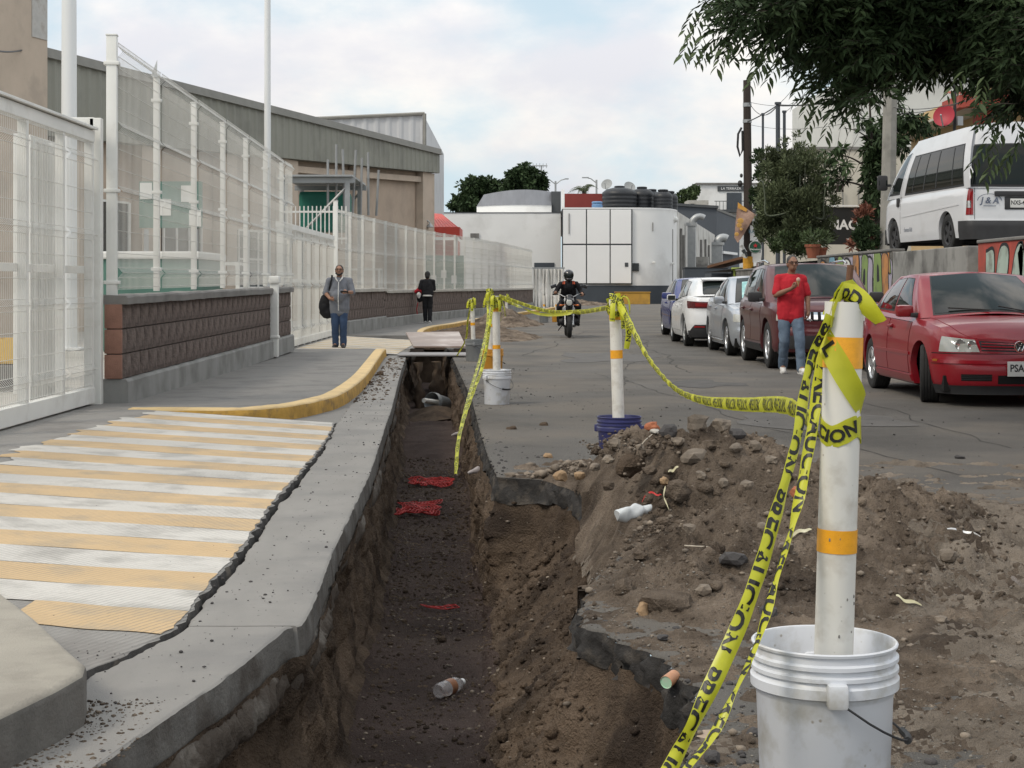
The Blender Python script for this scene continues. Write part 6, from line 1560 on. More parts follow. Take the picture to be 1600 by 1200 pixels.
        rm.lathe([(ri, -wd * .40), (ri, wd * .42), (ri * .95, wd * .44), (ri * .90, wd * .36), (ri * .88, wd * .1), (ri * .2, wd * .05), (0, wd * .05)], n=40, T=T, m=1)
        rm.lathe([(ri, wd * .43), (ri * .97, wd * .47), (ri * .90, wd * .44), (ri * .86, wd * .36)], n=40, T=T)
        for k in range(spokes):
            a = 2 * math.pi * k / spokes
            TT = T @ Matrix.Rotation(a, 4, 'Z')
            w0, w1 = ri * .16, ri * (.20 if spokes < 7 else .13)
            vs = [(ri * .10, -w0, wd * .40), (ri * .10, w0, wd * .40), (ri * .93, w1, wd * .40), (ri * .93, -w1, wd * .40), (ri * .10, -w0 * 1.3, wd * .2), (ri * .10, w0 * 1.3, wd * .2), (ri * .93, w1 * 1.2, wd * .2), (ri * .93, -w1 * 1.2, wd * .2)]
            rm.add(vs, [(0, 1, 2, 3), (0, 4, 5, 1), (1, 5, 6, 2), (2, 6, 7, 3), (3, 7, 4, 0)], 0, TT)
        rm.lathe([(ri * .26, wd * .36), (ri * .24, wd * .43), (0, wd * .45)], n=20, T=T)
        rme = rm.mesh('rim', [mt, m_plast], None, False, 40)
        tr_ = s.O[:, 1].max() - wd * .5 - sp.get('tuck', .035)
        for i, xw in enumerate(sp['axles']):
            for side in (1, -1):
                w = link('wheel', tme_, s.t, (xw, side * tr_, r)); w.rotation_euler = (0, 0, (steer if i == 1 else 0) + (0 if side < 0 else math.pi))
                # lathe faces -y after the turn, so the right wheel needs no spin
                link('rim', rme, w)
    def mirrors(s, x, z, y, m=None, size=(.11, .20, .135)):
        for sd in (1, -1):
            mb = MB().box((x, sd * (y + .10), z), size, bev=.045, rz=sd * -.12)
            o = s.add('mirror', m or s.pt, mb, smooth=50)
            s.add('mirror_base', m_plast, MB().box((x + .03, sd * (y - .02), z - .045), (.09, .12, .05), bev=.015), o)
            s.add('mirror_glass', m_glass, MB().box((x - .056, sd * (y + .10), z), (.006, .16, .10), rz=sd * -.12), o)
    def plate(s, x, z, txt, rear=False, y=0.0):
        sg = -1 if rear else 1
        o = s.add('number_plate', m_plate, MB().box((x, y, z), (.012, .31, .155), bev=.004))
        v, f = text_geo(txt, .105, .002)
        pts = [(x + sg * .009, y + sg * a[0] * .85, z + a[1] + .005) for a in v]
        s.add('plate_text', m_black, MB().add(pts, f), o)
# ---- the red saloon
jp = dict(plan=[(-2.24, 0), (-2.23, .45), (-2.13, .70), (-1.9, .80), (-1.4, .855), (-.5, .868), (.6, .868), (1.3, .858), (1.72, .81), (1.96, .68), (2.08, .42), (2.12, 0)],
          belt=[(-2.24, .95), (-2.0, .985), (-1.5, .985), (-1.0, .955), (0, .93), (.85, .905), (1.3, .88), (1.7, .825), (1.95, .735), (2.12, .675)],
          gb=[(-1.74, 0, .99), (-1.70, .58, .98), (-1.42, .735, .955), (-.22, .785, .935), (.74, .775, .905), (1.03, .68, .915), (1.24, 0, .965)],
          gt=[(-.98, 0, 1.405), (-.95, .48, 1.385), (-.78, .565, 1.365), (-.16, .605, 1.395), (.16, .60, 1.385), (.26, .52, 1.385), (.38, 0, 1.42)],
          axles=(-1.257, 1.257), wr=.315, arch=.365, sill=.185, crown=.055, tw=.20)
p_red = paint('red_paint', (.24, .007, .015), dust=.05)
j = Car(jp, (5.28, 19.36, 0), R(-90), 'red saloon parked nearest the camera with its front wheel turned', pt=p_red, group='cars parked along the terrace wall')
j.body(); j.cabin(); j.bonnet(1.02, 2.02)
j.door([(j.sx(-.20), .30), (j.sx(.80), .30), (j.sx(.80), .86), (j.sx(-.20), .885)], handle=(j.sx(-.08), .80))
j.door([(j.sx(-.86), .30), (j.sx(-.23), .30), (j.sx(-.23), .885), (j.sx(-1.12), .91)], handle=(j.sx(-.95), .82))
j.ghpatch('windscreen', m_glass, 5.12, 6, .07, .95, across=True, nx=10); j.ghpatch('rear_window', m_glass, .88, 0, .08, .93, across=True)
j.ghpatch('side_window', m_glass, 3.06, 3.90, .10, .90, u1t=3.84); j.ghpatch('side_window', m_glass, 2.30, 2.96, .10, .90, u0t=2.25); j.ghpatch('quarter_window', m_glass, 2.04, 2.24, .12, .72, u0t=2.12)
j.patch('side_moulding', p_red, [(j.sx(-.84), .50), (j.sx(.86), .50), (j.sx(.86), .535), (j.sx(-.84), .535)], .016, nx=16, nz=2)
j.patch('sill_moulding', p_red, [(j.sx(-.88), .21), (j.sx(.88), .21), (j.sx(.88), .28), (j.sx(-.88), .28)], .02, nx=16, nz=2)
hl = j.patch('headlight', m_lamp_clear, [(j.sx(1.80) , .575), (j.sf(.42), .575), (j.sf(.47), .70), (j.sx(1.80), .735)], .006, nx=10, nz=6)
for sd, o in zip((1, -1), hl):
    for y, z, r in ((.50, .645, .050), (.62, .65, .058)):
        q = j.P(j.sf(y), z, sd, .012)[0]; j.add('lamp_bowl', m_lamp_chrome, MB().lathe([(r, .0), (r * .9, .004), (r * .5, -.004), (0, -.008)], n=16, T=Matrix.Translation(q) @ Matrix.Rotation(R(90), 4, 'Y')), o)
gr = []
for sd in (1, -1):
    g = j.patch('grille', m_plast, [(j.sf(.40), .585), (j.sf(.001), .575), (j.sf(.001), .665), (j.sf(.43), .695)], .003, sides=(sd,), nz=3)[0]
    for k in range(3): j.patch('grille_slat', p_red, [(j.sf(.40), .600 + .030 * k), (j.sf(.001), .592 + .028 * k), (j.sf(.001), .604 + .028 * k), (j.sf(.405), .613 + .030 * k)], .012, sides=(sd,), nz=1, parent=g)
    j.patch('grille_frame', p_red, [(j.sf(.43), .690), (j.sf(.001), .665), (j.sf(.001), .685), (j.sf(.44), .712)], .010, sides=(sd,), nz=1)
    j.patch('bumper_seam', m_seam, [(j.sx(1.66), .552), (j.sf(.001), .552), (j.sf(.001), .560), (j.sx(1.66), .562)], .001, sides=(sd,), nx=24, nz=1, lip=False)
    j.patch('bumper_strip', p_red, [(j.sx(1.66), .455), (j.sf(.001), .455), (j.sf(.001), .485), (j.sx(1.66), .49)], .014, sides=(sd,), nx=24, nz=1)
    j.patch('air_intake', m_dark, [(j.sf(.60), .275), (j.sf(.30), .275), (j.sf(.30), .345), (j.sf(.60), .345)], .002, sides=(sd,))
    j.patch('lower_intake', m_dark, [(j.sf(.24), .245), (j.sf(.001), .245), (j.sf(.001), .335), (j.sf(.24), .335)], .002, sides=(sd,))
    j.patch('chin_spoiler', m_plast, [(j.sx(1.64), .13), (j.sf(.001), .13), (j.sf(.001), .225), (j.sx(1.64), .225)], .012, sides=(sd,), nx=24, nz=2)
    j.patch('turn_signal', mat('amber_%d' % sd, (.35, .11, .02), .2, .1, 5, coat=.5), [(j.sx(1.72), .47), (j.sx(1.80), .47), (j.sx(1.80), .495), (j.sx(1.72), .495)], .018, sides=(sd,), nz=1, nx=3)
    for k in range(3): j.patch('intake_bar', m_plast, [(j.sf(.60), .288 + .018 * k), (j.sf(.30), .288 + .018 * k), (j.sf(.30), .294 + .018 * k), (j.sf(.60), .294 + .018 * k)], .006, sides=(sd,), nz=1)
    j.patch('tail_light', m_tail, [(j.sr(.42), .68), (j.sx(-1.98), .66), (j.sx(-1.98), .86), (j.sr(.46), .86)], .006, sides=(-sd,)) if False else None
q = j.P(j.sf(.0005), .630, 1, .02)[0]; Tm = Matrix.Translation(q) @ Matrix.Rotation(R(90), 4, 'Y') @ Matrix.Rotation(R(90), 4, 'Z')
emb = j.add('emblem', m_chrome, MB().lathe([(.062, 0), (.060, .010), (.052, .010), (.050, 0)], n=28, T=Tm).lathe([(.050, .001), (0, .001)], n=20, T=Tm, m=0))
mb = MB()
for a, b in (((-.028, .043), (0, .006)), ((.028, .043), (0, .006)), ((-.046, .018), (-.022, -.044)), ((-.022, -.044), (0, -.004)), ((0, -.004), (.022, -.044)), ((.022, -.044), (.046, .018))):
    mb.tube([Tm @ Vector((a[0], a[1], .008)), Tm @ Vector((b[0], b[1], .008))], .0055, 6)
j.add('emblem_letters', m_chrome, mb, emb)
j.add('emblem_ground', m_plast, MB().lathe([(.051, .004), (0, .004)], n=20, T=Tm), emb)
j.plate(j.P(j.sf(.0005), .40, 1, .03)[0][0], .405, 'PSA-91'); j.mirrors(.78, .985, .80); j.wheels(steer=R(-15), spokes=6)
j.add('wiper', m_black, MB().tube([j.gh(5.5, .04, 1, .02), j.gh(5.95, .10, 1, .03)], .008, 5).tube([j.gh(5.9, .04, -1, .02), j.gh(5.35, .12, -1, .03)], .008, 5))
j.add('rear_view_mirror', m_black, MB().box((.46, 0, 1.30), (.04, .22, .07), bev=.015))
# ---- maroon off-roader
sp = dict(plan=[(-2.12, 0), (-2.11, .5), (-2.03, .74), (-1.8, .86), (-1.3, .90), (-.4, .905), (.6, .905), (1.3, .90), (1.75, .86), (2.0, .73), (2.14, .45), (2.18, 0)],
          belt=[(-2.12, 1.06), (-1.6, 1.08), (0, 1.03), (.9, 1.02), (1.4, 1.01), (1.8, .98), (2.05, .93), (2.18, .88)],
          gb=[(-2.02, 0, 1.10), (-1.98, .62, 1.09), (-1.72, .80, 1.07), (-.25, .84, 1.045), (.72, .83, 1.015), (1.02, .74, 1.03), (1.22, 0, 1.08)],
          gt=[(-1.82, 0, 1.60), (-1.80, .52, 1.585), (-1.62, .63, 1.565), (-.25, .685, 1.60), (.10, .68, 1.585), (.20, .60, 1.585), (.34, 0, 1.625)],
          axles=(-1.32, 1.32), wr=.36, arch=.425, sill=.27, crown=.05, tw=.225,
          dside=[(-.2, .08), (0, .04), (.1, .0), (.2, .012), (.5, .016), (.75, .0), (.9, .02), (1, .07)])
p_mar = paint('maroon_paint', (.085, .020, .024), metal=.25, dust=.08)
s_ = Car(sp, (4.79, 26.95, 0), R(-90), 'dark maroon off-roader parked behind the man in the red shirt', pt=p_mar, group='cars parked along the terrace wall')
s_.body(); s_.cabin(); s_.bonnet(1.0, 2.06)
s_.door([(s_.sx(-.22), .40), (s_.sx(.82), .40), (s_.sx(.82), .98), (s_.sx(-.22), 1.0)], handle=(s_.sx(-.08), .88)); s_.door([(s_.sx(-.84), .40), (s_.sx(-.25), .40), (s_.sx(-.25), 1.0), (s_.sx(-1.15), 1.02)], handle=(s_.sx(-1.0), .90))
s_.ghpatch('windscreen', m_glass, 5.12, 6, .06, .95, across=True, nx=10); s_.ghpatch('rear_window', m_glass, .9, 0, .1, .9, across=True)
s_.ghpatch('side_window', m_glass, 3.05, 3.92, .08, .88, u1t=3.86); s_.ghpatch('side_window', m_glass, 2.36, 2.97, .08, .88); s_.ghpatch('quarter_window', m_glass, 2.02, 2.32, .10, .82)
for o in s_.patch('sill_cladding', m_plast, [(s_.sx(-.88), .24), (s_.sx(.88), .24), (s_.sx(.88), .36), (s_.sx(-.88), .36)], .016, nx=16, nz=2): pass
for sd in (1, -1):
    o = s_.patch('headlight', m_lamp_clear, [(s_.sx(1.88), .74), (s_.sf(.46), .74), (s_.sf(.46), .88), (s_.sx(1.88), .89)], .008, sides=(sd,))[0]
    q = s_.P(s_.sf(.58), .81, sd, .02)[0]; s_.add('lamp_bowl', m_lamp_chrome, MB().lathe([(.085, .0), (.075, .008), (.04, -.0), (0, -.004)], n=20, T=Matrix.Translation(q) @ Matrix.Rotation(R(90), 4, 'Y')), o)
    g = s_.patch('grille', m_dark, [(s_.sf(.42), .74), (s_.sf(.001), .74), (s_.sf(.001), .87), (s_.sf(.42), .88)], .004, sides=(sd,))[0]
    for k in range(4): s_.patch('grille_bar', m_chrome, [(s_.sf(.40 - .11 * k), .745), (s_.sf(.34 - .11 * k), .745), (s_.sf(.34 - .11 * k), .87), (s_.sf(.40 - .11 * k), .87)], .014, sides=(sd,), nx=2, nz=2, parent=g)
    s_.patch('lower_intake', m_plast, [(s_.sf(.7), .32), (s_.sf(.001), .32), (s_.sf(.001), .52), (s_.sf(.7), .52)], .006, sides=(sd,))
    s_.add('roof_rail', m_chrome, MB().tube([(-1.5, sd * .60, 1.60), (-1.3, sd * .62, 1.655), (-.3, sd * .645, 1.675), (.0, sd * .63, 1.63)], .018, 6))
s_.plate(2.17, .62, 'UKN-44'); s_.mirrors(.70, 1.09, .86, m_plast, (.12, .22, .16)); s_.wheels(spokes=5)
# ---- silver saloon
sp = dict(jp, plan=[(-2.30, 0), (-2.29, .45), (-2.18, .72), (-1.9, .82), (-1.4, .86), (-.4, .87), (.7, .87), (1.3, .86), (1.72, .81), (1.98, .68), (2.10, .42), (2.14, 0)],
          belt=[(-2.30, 1.0), (-2.1, 1.03), (-1.5, 1.03), (-1.0, 1.0), (0, .96), (.85, .93), (1.3, .90), (1.7, .84), (1.95, .76), (2.14, .70)],
          gb=[(-1.82, 0, 1.03), (-1.78, .58, 1.02), (-1.50, .735, 1.0), (-.22, .79, .965), (.80, .775, .925), (1.10, .68, .935), (1.30, 0, .98)],
          gt=[(-1.02, 0, 1.43), (-.98, .48, 1.41), (-.80, .56, 1.39), (-.16, .60, 1.425), (.12, .60, 1.41), (.22, .52, 1.41), (.34, 0, 1.445)], axles=(-1.30, 1.30), wr=.32, arch=.37)
p_sil = paint('silver_paint', (.40, .43, .47), metal=.55, rough=.3, dust=.2)
c = Car(sp, (4.73, 31.6, 0), R(-90), 'silver grey saloon with a turquoise sunshade behind its windscreen', pt=p_sil, group='cars parked along the terrace wall')
c.body(); c.cabin(); c.bonnet(1.05, 2.04)
c.door([(c.sx(-.20), .30), (c.sx(.84), .30), (c.sx(.84), .88), (c.sx(-.20), .91)], handle=(c.sx(-.08), .84)); c.door([(c.sx(-.88), .30), (c.sx(-.23), .30), (c.sx(-.23), .91), (c.sx(-1.15), .95)], handle=(c.sx(-.98), .87))
c.ghpatch('windscreen', m_glass, 5.12, 6, .06, .95, across=True, nx=10); c.ghpatch('rear_window', m_glass, .88, 0, .08, .93, across=True)
c.ghpatch('side_window', m_glass, 3.06, 3.90, .08, .90, u1t=3.84); c.ghpatch('side_window', m_glass, 2.22, 2.96, .10, .90); 
c.ghpatch('sunshade', mat('turquoise_foil', (.22, .52, .52), .3, .25, 6, metal=.2, second=(.45, .62, .60)), 5.3, 6, .15, .78, across=True, nx=8, off=.007)
c.patch('headlight', m_lamp_clear, [(c.sx(1.80), .62), (c.sf(.40), .60), (c.sf(.44), .72), (c.sx(1.76), .76)], .006); c.patch('sill_moulding', m_chrome, [(c.sx(-.9), .235), (c.sx(.9), .235), (c.sx(.9), .265), (c.sx(-.9), .265)], .016, nx=16, nz=1)
c.plate(2.13, .45, 'SJR-20'); c.mirrors(.80, 1.0, .80); c.wheels(spokes=9)
# ---- white hatchback seen from behind
sp = dict(plan=[(-2.10, 0), (-2.09, .45), (-2.0, .72), (-1.75, .85), (-1.3, .89), (-.4, .895), (.7, .89), (1.4, .875), (1.85, .81), (2.15, .66), (2.3, .4), (2.35, 0)],
          belt=[(-2.10, .98), (-1.9, 1.03), (-1.5, 1.05), (-.8, 1.0), (0, .96), (.9, .93), (1.4, .89), (1.9, .80), (2.35, .68)],
          gb=[(-1.98, 0, 1.06), (-1.95, .56, 1.05), (-1.55, .76, 1.03), (-.25, .80, .97), (.80, .78, .925), (1.12, .68, .935), (1.35, 0, .98)],
          gt=[(-1.40, 0, 1.395), (-1.36, .50, 1.375), (-1.10, .57, 1.36), (-.25, .61, 1.41), (.12, .60, 1.40), (.22, .52, 1.40), (.34, 0, 1.435)],
          axles=(-1.35, 1.37), wr=.325, arch=.38, sill=.20, crown=.05, zbot=[(-2.10, .34), (-1.8, .34), (-1.7, .2)],
          drear=[(-.2, .10), (0, .06), (.15, .02), (.35, 0), (.55, .02), (.7, .05), (.9, .02), (1, .05)])
p_wht = paint('white_paint', (.66, .665, .67), rough=.25, dust=.12)
h = Car(sp, (4.47, 36.3, 0), R(90), 'white hatchback parked tail towards the camera behind the silver saloon', pt=p_wht, group='cars parked along the terrace wall')
h.body(); h.cabin(); h.bonnet(1.1, 2.2)
h.door([(h.sx(-.25), .32), (h.sx(.84), .32), (h.sx(.84), .88), (h.sx(-.25), .92)], handle=(h.sx(-.1), .84)); h.door([(h.sx(-.92), .32), (h.sx(-.28), .32), (h.sx(-.28), .92), (h.sx(-1.15), .98)], handle=(h.sx(-1.0), .88))
h.ghpatch('rear_window', m_glass, .92, 0, .10, .86, across=True); h.ghpatch('windscreen', m_glass, 5.12, 6, .06, .95, across=True)
h.ghpatch('side_window', m_glass, 3.05, 3.92, .10, .90, u1t=3.86); h.ghpatch('side_window', m_glass, 2.30, 2.97, .12, .88, u0t=2.45)
h.add('spoiler', p_wht, MB().box((-1.47, 0, 1.40), (.26, 1.02, .035), bev=.015, ry=-.12))
for sd in (1, -1):
    o = h.patch('tail_light', mat('tail_dark_%d' % sd, (.085, .012, .014), .12, .2, 8, coat=.6), [(h.sx(-1.78), .80), (h.sr(.38), .80), (h.sr(.38), .93), (h.sx(-1.70), .95)], .008, sides=(sd,))[0]
    h.patch('lamp_ring', m_tail, [(h.sr(.70), .835), (h.sr(.45), .835), (h.sr(.45), .905), (h.sr(.70), .91)], .012, sides=(sd,), parent=o)
    h.patch('rear_apron', m_plast, [(h.sx(-1.75), .2), (h.sr(.001), .2), (h.sr(.001), .46), (h.sr(.70), .46)], .012, sides=(sd,))
    h.patch('reflector', m_tail, [(h.sr(.72), .40), (h.sr(.5), .40), (h.sr(.5), .43), (h.sr(.70), .44)], .02, sides=(sd,), nz=1)
h.plate(-2.07, .60, 'TZA-73', True); h.mirrors(.78, 1.0, .82); h.wheels(spokes=9, mt=m_galv)
# ---- blue car
p_blu = paint('blue_paint', (.015, .030, .16), rough=.25)
b = Car(dict(sp, zbot=[(-3, 0), (3, 0)], gt=[(-1.5, 0, 1.42), (-1.46, .5, 1.40), (-1.2, .58, 1.385), (-.25, .62, 1.43), (.2, .61, 1.42), (.3, .53, 1.42), (.42, 0, 1.455)]), (4.73, 41.6, 0), R(-90), 'dark blue car parked last in the row', pt=p_blu, group='cars parked along the terrace wall')
b.body(); b.cabin(); b.bonnet(1.1, 2.2); b.ghpatch('windscreen', m_glass, 5.12, 6, .06, .95, across=True)
b.ghpatch('side_window', m_glass, 3.05, 3.92, .10, .90); b.ghpatch('side_window', m_glass, 2.30, 2.97, .12, .88)
b.door([(b.sx(-.25), .32), (b.sx(.84), .32), (b.sx(.84), .88), (b.sx(-.25), .92)], handle=(b.sx(-.1), .84)); b.patch('headlight', m_lamp_clear, [(b.sx(1.9), .60), (b.sf(.42), .60), (b.sf(.44), .70), (b.sx(1.86), .74)], .006)
b.mirrors(.80, 1.02, .84, size=(.13, .24, .16)); b.wheels(spokes=9); b.plate(2.33, .45, 'VWX-15')
# ---- white van on the terrace
vp = dict(plan=[(-2.50, 0), (-2.49, .5), (-2.46, .80), (-2.36, .895), (-2.1, .92), (-1, .93), (.6, .93), (1.6, .92), (2.05, .87), (2.32, .72), (2.46, .42), (2.50, 0)],
          belt=[(-2.50, 1.09), (1.0, 1.09), (1.7, 1.07), (2.1, 1.04), (2.50, .96)],
          gb=[(-2.47, 0, 1.08), (-2.455, .70, 1.08), (-2.38, .86, 1.08), (-2.25, .875, 1.08), (.92, .89, 1.08), (1.08, .89, 1.08), (2.0, .84, 1.09), (2.16, .72, 1.09), (2.36, 0, 1.08)],
          gt=[(-2.36, 0, 2.20), (-2.34, .56, 2.18), (-2.27, .70, 2.15), (-2.12, .735, 2.16), (.30, .735, 2.13), (.45, .73, 2.12), (.86, .70, 2.04), (.98, .62, 2.02), (1.10, 0, 2.06)],
          axles=(-1.47, 1.47), wr=.335, arch=.395, sill=.235, crown=.03, bulge=.05, roof_crown=.06, tw=.20,
          dside=[(-.2, .06), (0, .03), (.15, .01), (.4, 0), (.7, 0), (.9, .01), (1, .045)], drear=[(-.2, 0), (0, 0), (.18, 0), (.28, .0), (.32, .035), (.9, .035), (1, .045)])
p_van = paint('van_white', (.62, .63, .65), rough=.3, dust=.15)
v = Car(vp, (7.66 + .93 - .14, 30.95, 1.86), R(90 + 5.3), 'white passenger van parked on the terrace above the wall', 'van', 'passenger_van', p_van)
v.body(); v.cabin()
v.ghpatch('rear_window', m_glass, 1.60, 0, .05, .66, across=True)
for o in v.ghpatch('side_window', m_glass, 3.03, 3.95, .07, .70, nx=16):
    sd = 1 if np.array([q.co[1] for q in o.data.vertices]).mean() > 0 else -1
    for k, uu in enumerate((3.22, 3.45, 3.62, 3.80)): v.ghpatch('window_bar', m_plast, uu, uu + .012, .08, .69, off=.007, nx=1, sides=(sd,), parent=o)
v.ghpatch('side_window', m_glass, 5.05, 5.97, .10, .80, u1t=5.90, nx=8)
v.ghpatch('windscreen', m_glass, 7.1, 8, .05, .90, across=True, nx=10)
for sd in (1, -1):
    v.patch('gutter_line', m_seam, [(v.sx(1.0), .40), (v.sx(1.012), .40), (v.sx(1.012), 1.15), (v.sx(1.0), 1.15)], .001, sides=(sd,), nx=1, nz=8, lip=False)
    v.ghpatch('door_seam', m_seam, 4.60, 4.615, 0, .78, off=.0015, nx=1, sides=(sd,))
    v.patch('swage_line', p_van, [(v.sx(-2.1), .80), (v.sx(.9), .70), (v.sx(.9), .72), (v.sx(-2.1), .83)], .008, sides=(sd,), nx=24, nz=2)
    o = v.patch('tail_light', m_tail, [(v.sx(-2.36), .62), (v.sr(.80), .62), (v.sr(.80), 1.06), (v.sx(-2.40), 1.075)], .010, sides=(sd,), nz=8)[0]
    v.patch('lamp_band', m_lamp_chrome, [(v.sx(-2.38), .74), (v.sr(.84), .74), (v.sr(.84), .86), (v.sx(-2.38), .86)], .013, sides=(sd,), parent=o)
    v.patch('rear_bumper', m_plast, [(v.sx(-2.10), .20), (v.sr(.001), .20), (v.sr(.001), .52), (v.sx(-2.12), .52)], .03, sides=(sd,), nx=18)
    v.patch('front_bumper', m_plast, [(v.sx(1.98), .20), (v.sf(.001), .20), (v.sf(.001), .50), (v.sx(1.98), .50)], .02, sides=(sd,), nx=18)
    v.patch('tailgate_seam', m_seam, [(v.sr(.78), .54), (v.sr(.77), .54), (v.sr(.77), 1.15), (v.sr(.78), 1.15)], .002, sides=(sd,), nx=1, lip=False)
    q = v.P(v.sx(1.12), 1.0, sd, .012)[0]; v.add('handle', m_plast, MB().box(q, (.13, .04, .17), bev=.02))
v.add('plate_garnish', m_plast, MB().box((-2.475, 0, .98), (.05, .86, .09), bev=.02)); v.plate(-2.475, .82, 'NXS-46', True); v.add('plate_recess', m_plast, MB().box((-2.468, 0, .82), (.02, .50, .22), bev=.01))
v.mirrors(1.86, 1.42, .90, m_plast, (.12, .20, .30)); v.wheels(spokes=5, mt=m_plast)
# lettering on side and tail
vv, ff = text_geo('Eventos Kids', .12, 0, shear=.25)
pts = [tuple(v.P(v.sx(.55 - a[0] * .75), .46 + a[1], 1, .006)[0]) for a in vv]; v.add('side_lettering', mat('lettering_blue_grey', (.10, .12, .17), .6), MB().add(pts, ff), smooth=False)
vv, ff = text_geo('J & A', .15, .004, shear=.2)
pts = [(-2.482, .52 - a[0], .86 + a[1]) for a in vv]; v.add('tail_lettering', MATS['lettering_blue_grey'], MB().add(pts, ff), smooth=False)
mb = MB(); rr_ = np.linspace(0, math.pi, 16); mb.grid(np.array([[(-2.481, .52 + .22 * math.cos(q) * k, .86 + .12 * math.sin(q) * k) for q in rr_] for k in (1, .93)])); mb.box((-2.481, .52, .77), (.002, .22, .012)); v.add('tail_crest', MATS['lettering_blue_grey'], mb, smooth=False)
# ================================================================ PEOPLE AND THE MOTORCYCLE
def blobby(name, parts, m, parent, voxel=.010, smooth=5, crease=0.0, seed=0, flat_bottom=None):
    """one continuous skin grown over tapered limbs and rounded masses"""
    mb = MB()
    for p in parts:
        if p[0] == 'c':
            a, b, r0, r1 = Vector(p[1]), Vector(p[2]), p[3], p[4]
            n = max(4, int((b - a).length / .03)); mb.tube([a.lerp(b, k / n) for k in range(n + 1)], [r0 + (r1 - r0) * k / n for k in range(n + 1)], 14)
            mb.ball(a, r0, n=14); mb.ball(b, r1, n=14)
        else:
            T = Matrix.Translation(Vector(p[1])) @ (Matrix.Rotation(p[3][0], 4, 'X') @ Matrix.Rotation(p[3][1], 4, 'Y') @ Matrix.Rotation(p[3][2], 4, 'Z') if len(p) > 3 else Matrix())
            mb.ball((0, 0, 0), p[2], n=18, T=T)
    me = mb.mesh('raw', m, None, False, False)
    o = link('raw', me)
    r = o.modifiers.new('r', 'REMESH'); r.mode = 'VOXEL'; r.voxel_size = voxel; r.use_smooth_shade = True
    s = o.modifiers.new('s', 'SMOOTH'); s.factor = .5; s.iterations = smooth
    dg = bpy.context.evaluated_depsgraph_get(); dg.update()
    out = bpy.data.meshes.new_from_object(o.evaluated_get(dg)); bpy.data.objects.remove(o)
    out.name = name
    if crease or flat_bottom is not None:
        n = len(out.vertices); co = np.empty(n * 3); out.vertices.foreach_get('co', co); co = co.reshape(-1, 3)
        if crease:
            f = fbm(co * np.array([1, 1, .8]) + seed, 9, 2); no = np.empty(n * 3); out.vertices.foreach_get('normal', no); no = no.reshape(-1, 3)
            co = co + no * (crease * (np.abs(f) - .35))[:, None]
        if flat_bottom is not None: co[:, 2] = np.maximum(co[:, 2], flat_bottom)
        out.vertices.foreach_set('co', co.ravel()); out.update()
    if not out.materials: out.materials.append(m)
    else: out.materials[0] = m
    out.polygons.foreach_set('use_smooth', [True] * len(out.polygons))
    return link(name, out, parent)
def hand(w, d, side, curl=.5, s=1.0):
    """palm, four unequal fingers and a thumb; w wrist, d pointing direction, side = direction of the thumb"""
    w, d, t = Vector(w), Vector(d).normalized(), Vector(side).normalized(); pn = d.cross(t).normalized()
    P = []; kn = w + d * .085 * s
    P.append(('c', w, w + d * .05 * s, .026 * s, .030 * s))
    for k in (-1, 0, 1): P.append(('c', w + d * .03 * s + t * k * .018 * s, kn + t * k * .022 * s, .016 * s, .0145 * s))
    for k, (o, l) in enumerate(((.032, .072), (.011, .082), (-.011, .076), (-.031, .058))):
        a = kn + t * o * s; b = a + (d * math.cos(curl) + pn * math.sin(curl)) * l * .5 * s; c = b + (d * math.cos(curl * 2.1) + pn * math.sin(curl * 2.1)) * l * .5 * s
        P += [('c', a, b, .0105 * s, .0095 * s), ('c', b, c, .0095 * s, .008 * s)]
    a = w + d * .025 * s + t * .025 * s; b = a + (d * .7 + t * .7 + pn * .2).normalized() * .038 * s; c = b + (d * .85 + t * .2 + pn * .5).normalized() * .032 * s
    P += [('c', a, b, .0135 * s, .0115 * s), ('c', b, c, .0115 * s, .009 * s)]
    return P
m_skin1 = mat('skin_brown', (.22, .115, .075), .55, .12, 9, spec=.4)
m_skin2 = mat('skin_tan', (.27, .145, .095), .55, .12, 9, spec=.4)
m_hair = mat('hair_dark', (.012, .011, .011), .6, .3, 25, .4, 90)
m_hair_g = mat('hair_greying', (.055, .052, .050), .7, .35, 25, .4, 90)
m_denim = mat('denim', (.085, .125, .185), .9, .22, 4, .5, 90, second=(.125, .17, .23))
m_denim_d = mat('denim_dark', (.030, .055, .110), .9, .25, 4, .5, 90)
m_tee = mat('red_cotton', (.42, .016, .028), .9, .12, 4, .3, 60)
m_shirt = mat('grey_shirt', (.155, .165, .19), .9, .15, 5, .3, 80)
m_blackc = mat('black_cloth', (.012, .012, .015), .9, .3, 6, .3, 70)
m_shoe_w = mat('white_shoe', (.58, .57, .55), .6, .1, 8)
m_shoe_d = mat('dark_shoe', (.025, .022, .021), .5, .2, 8)
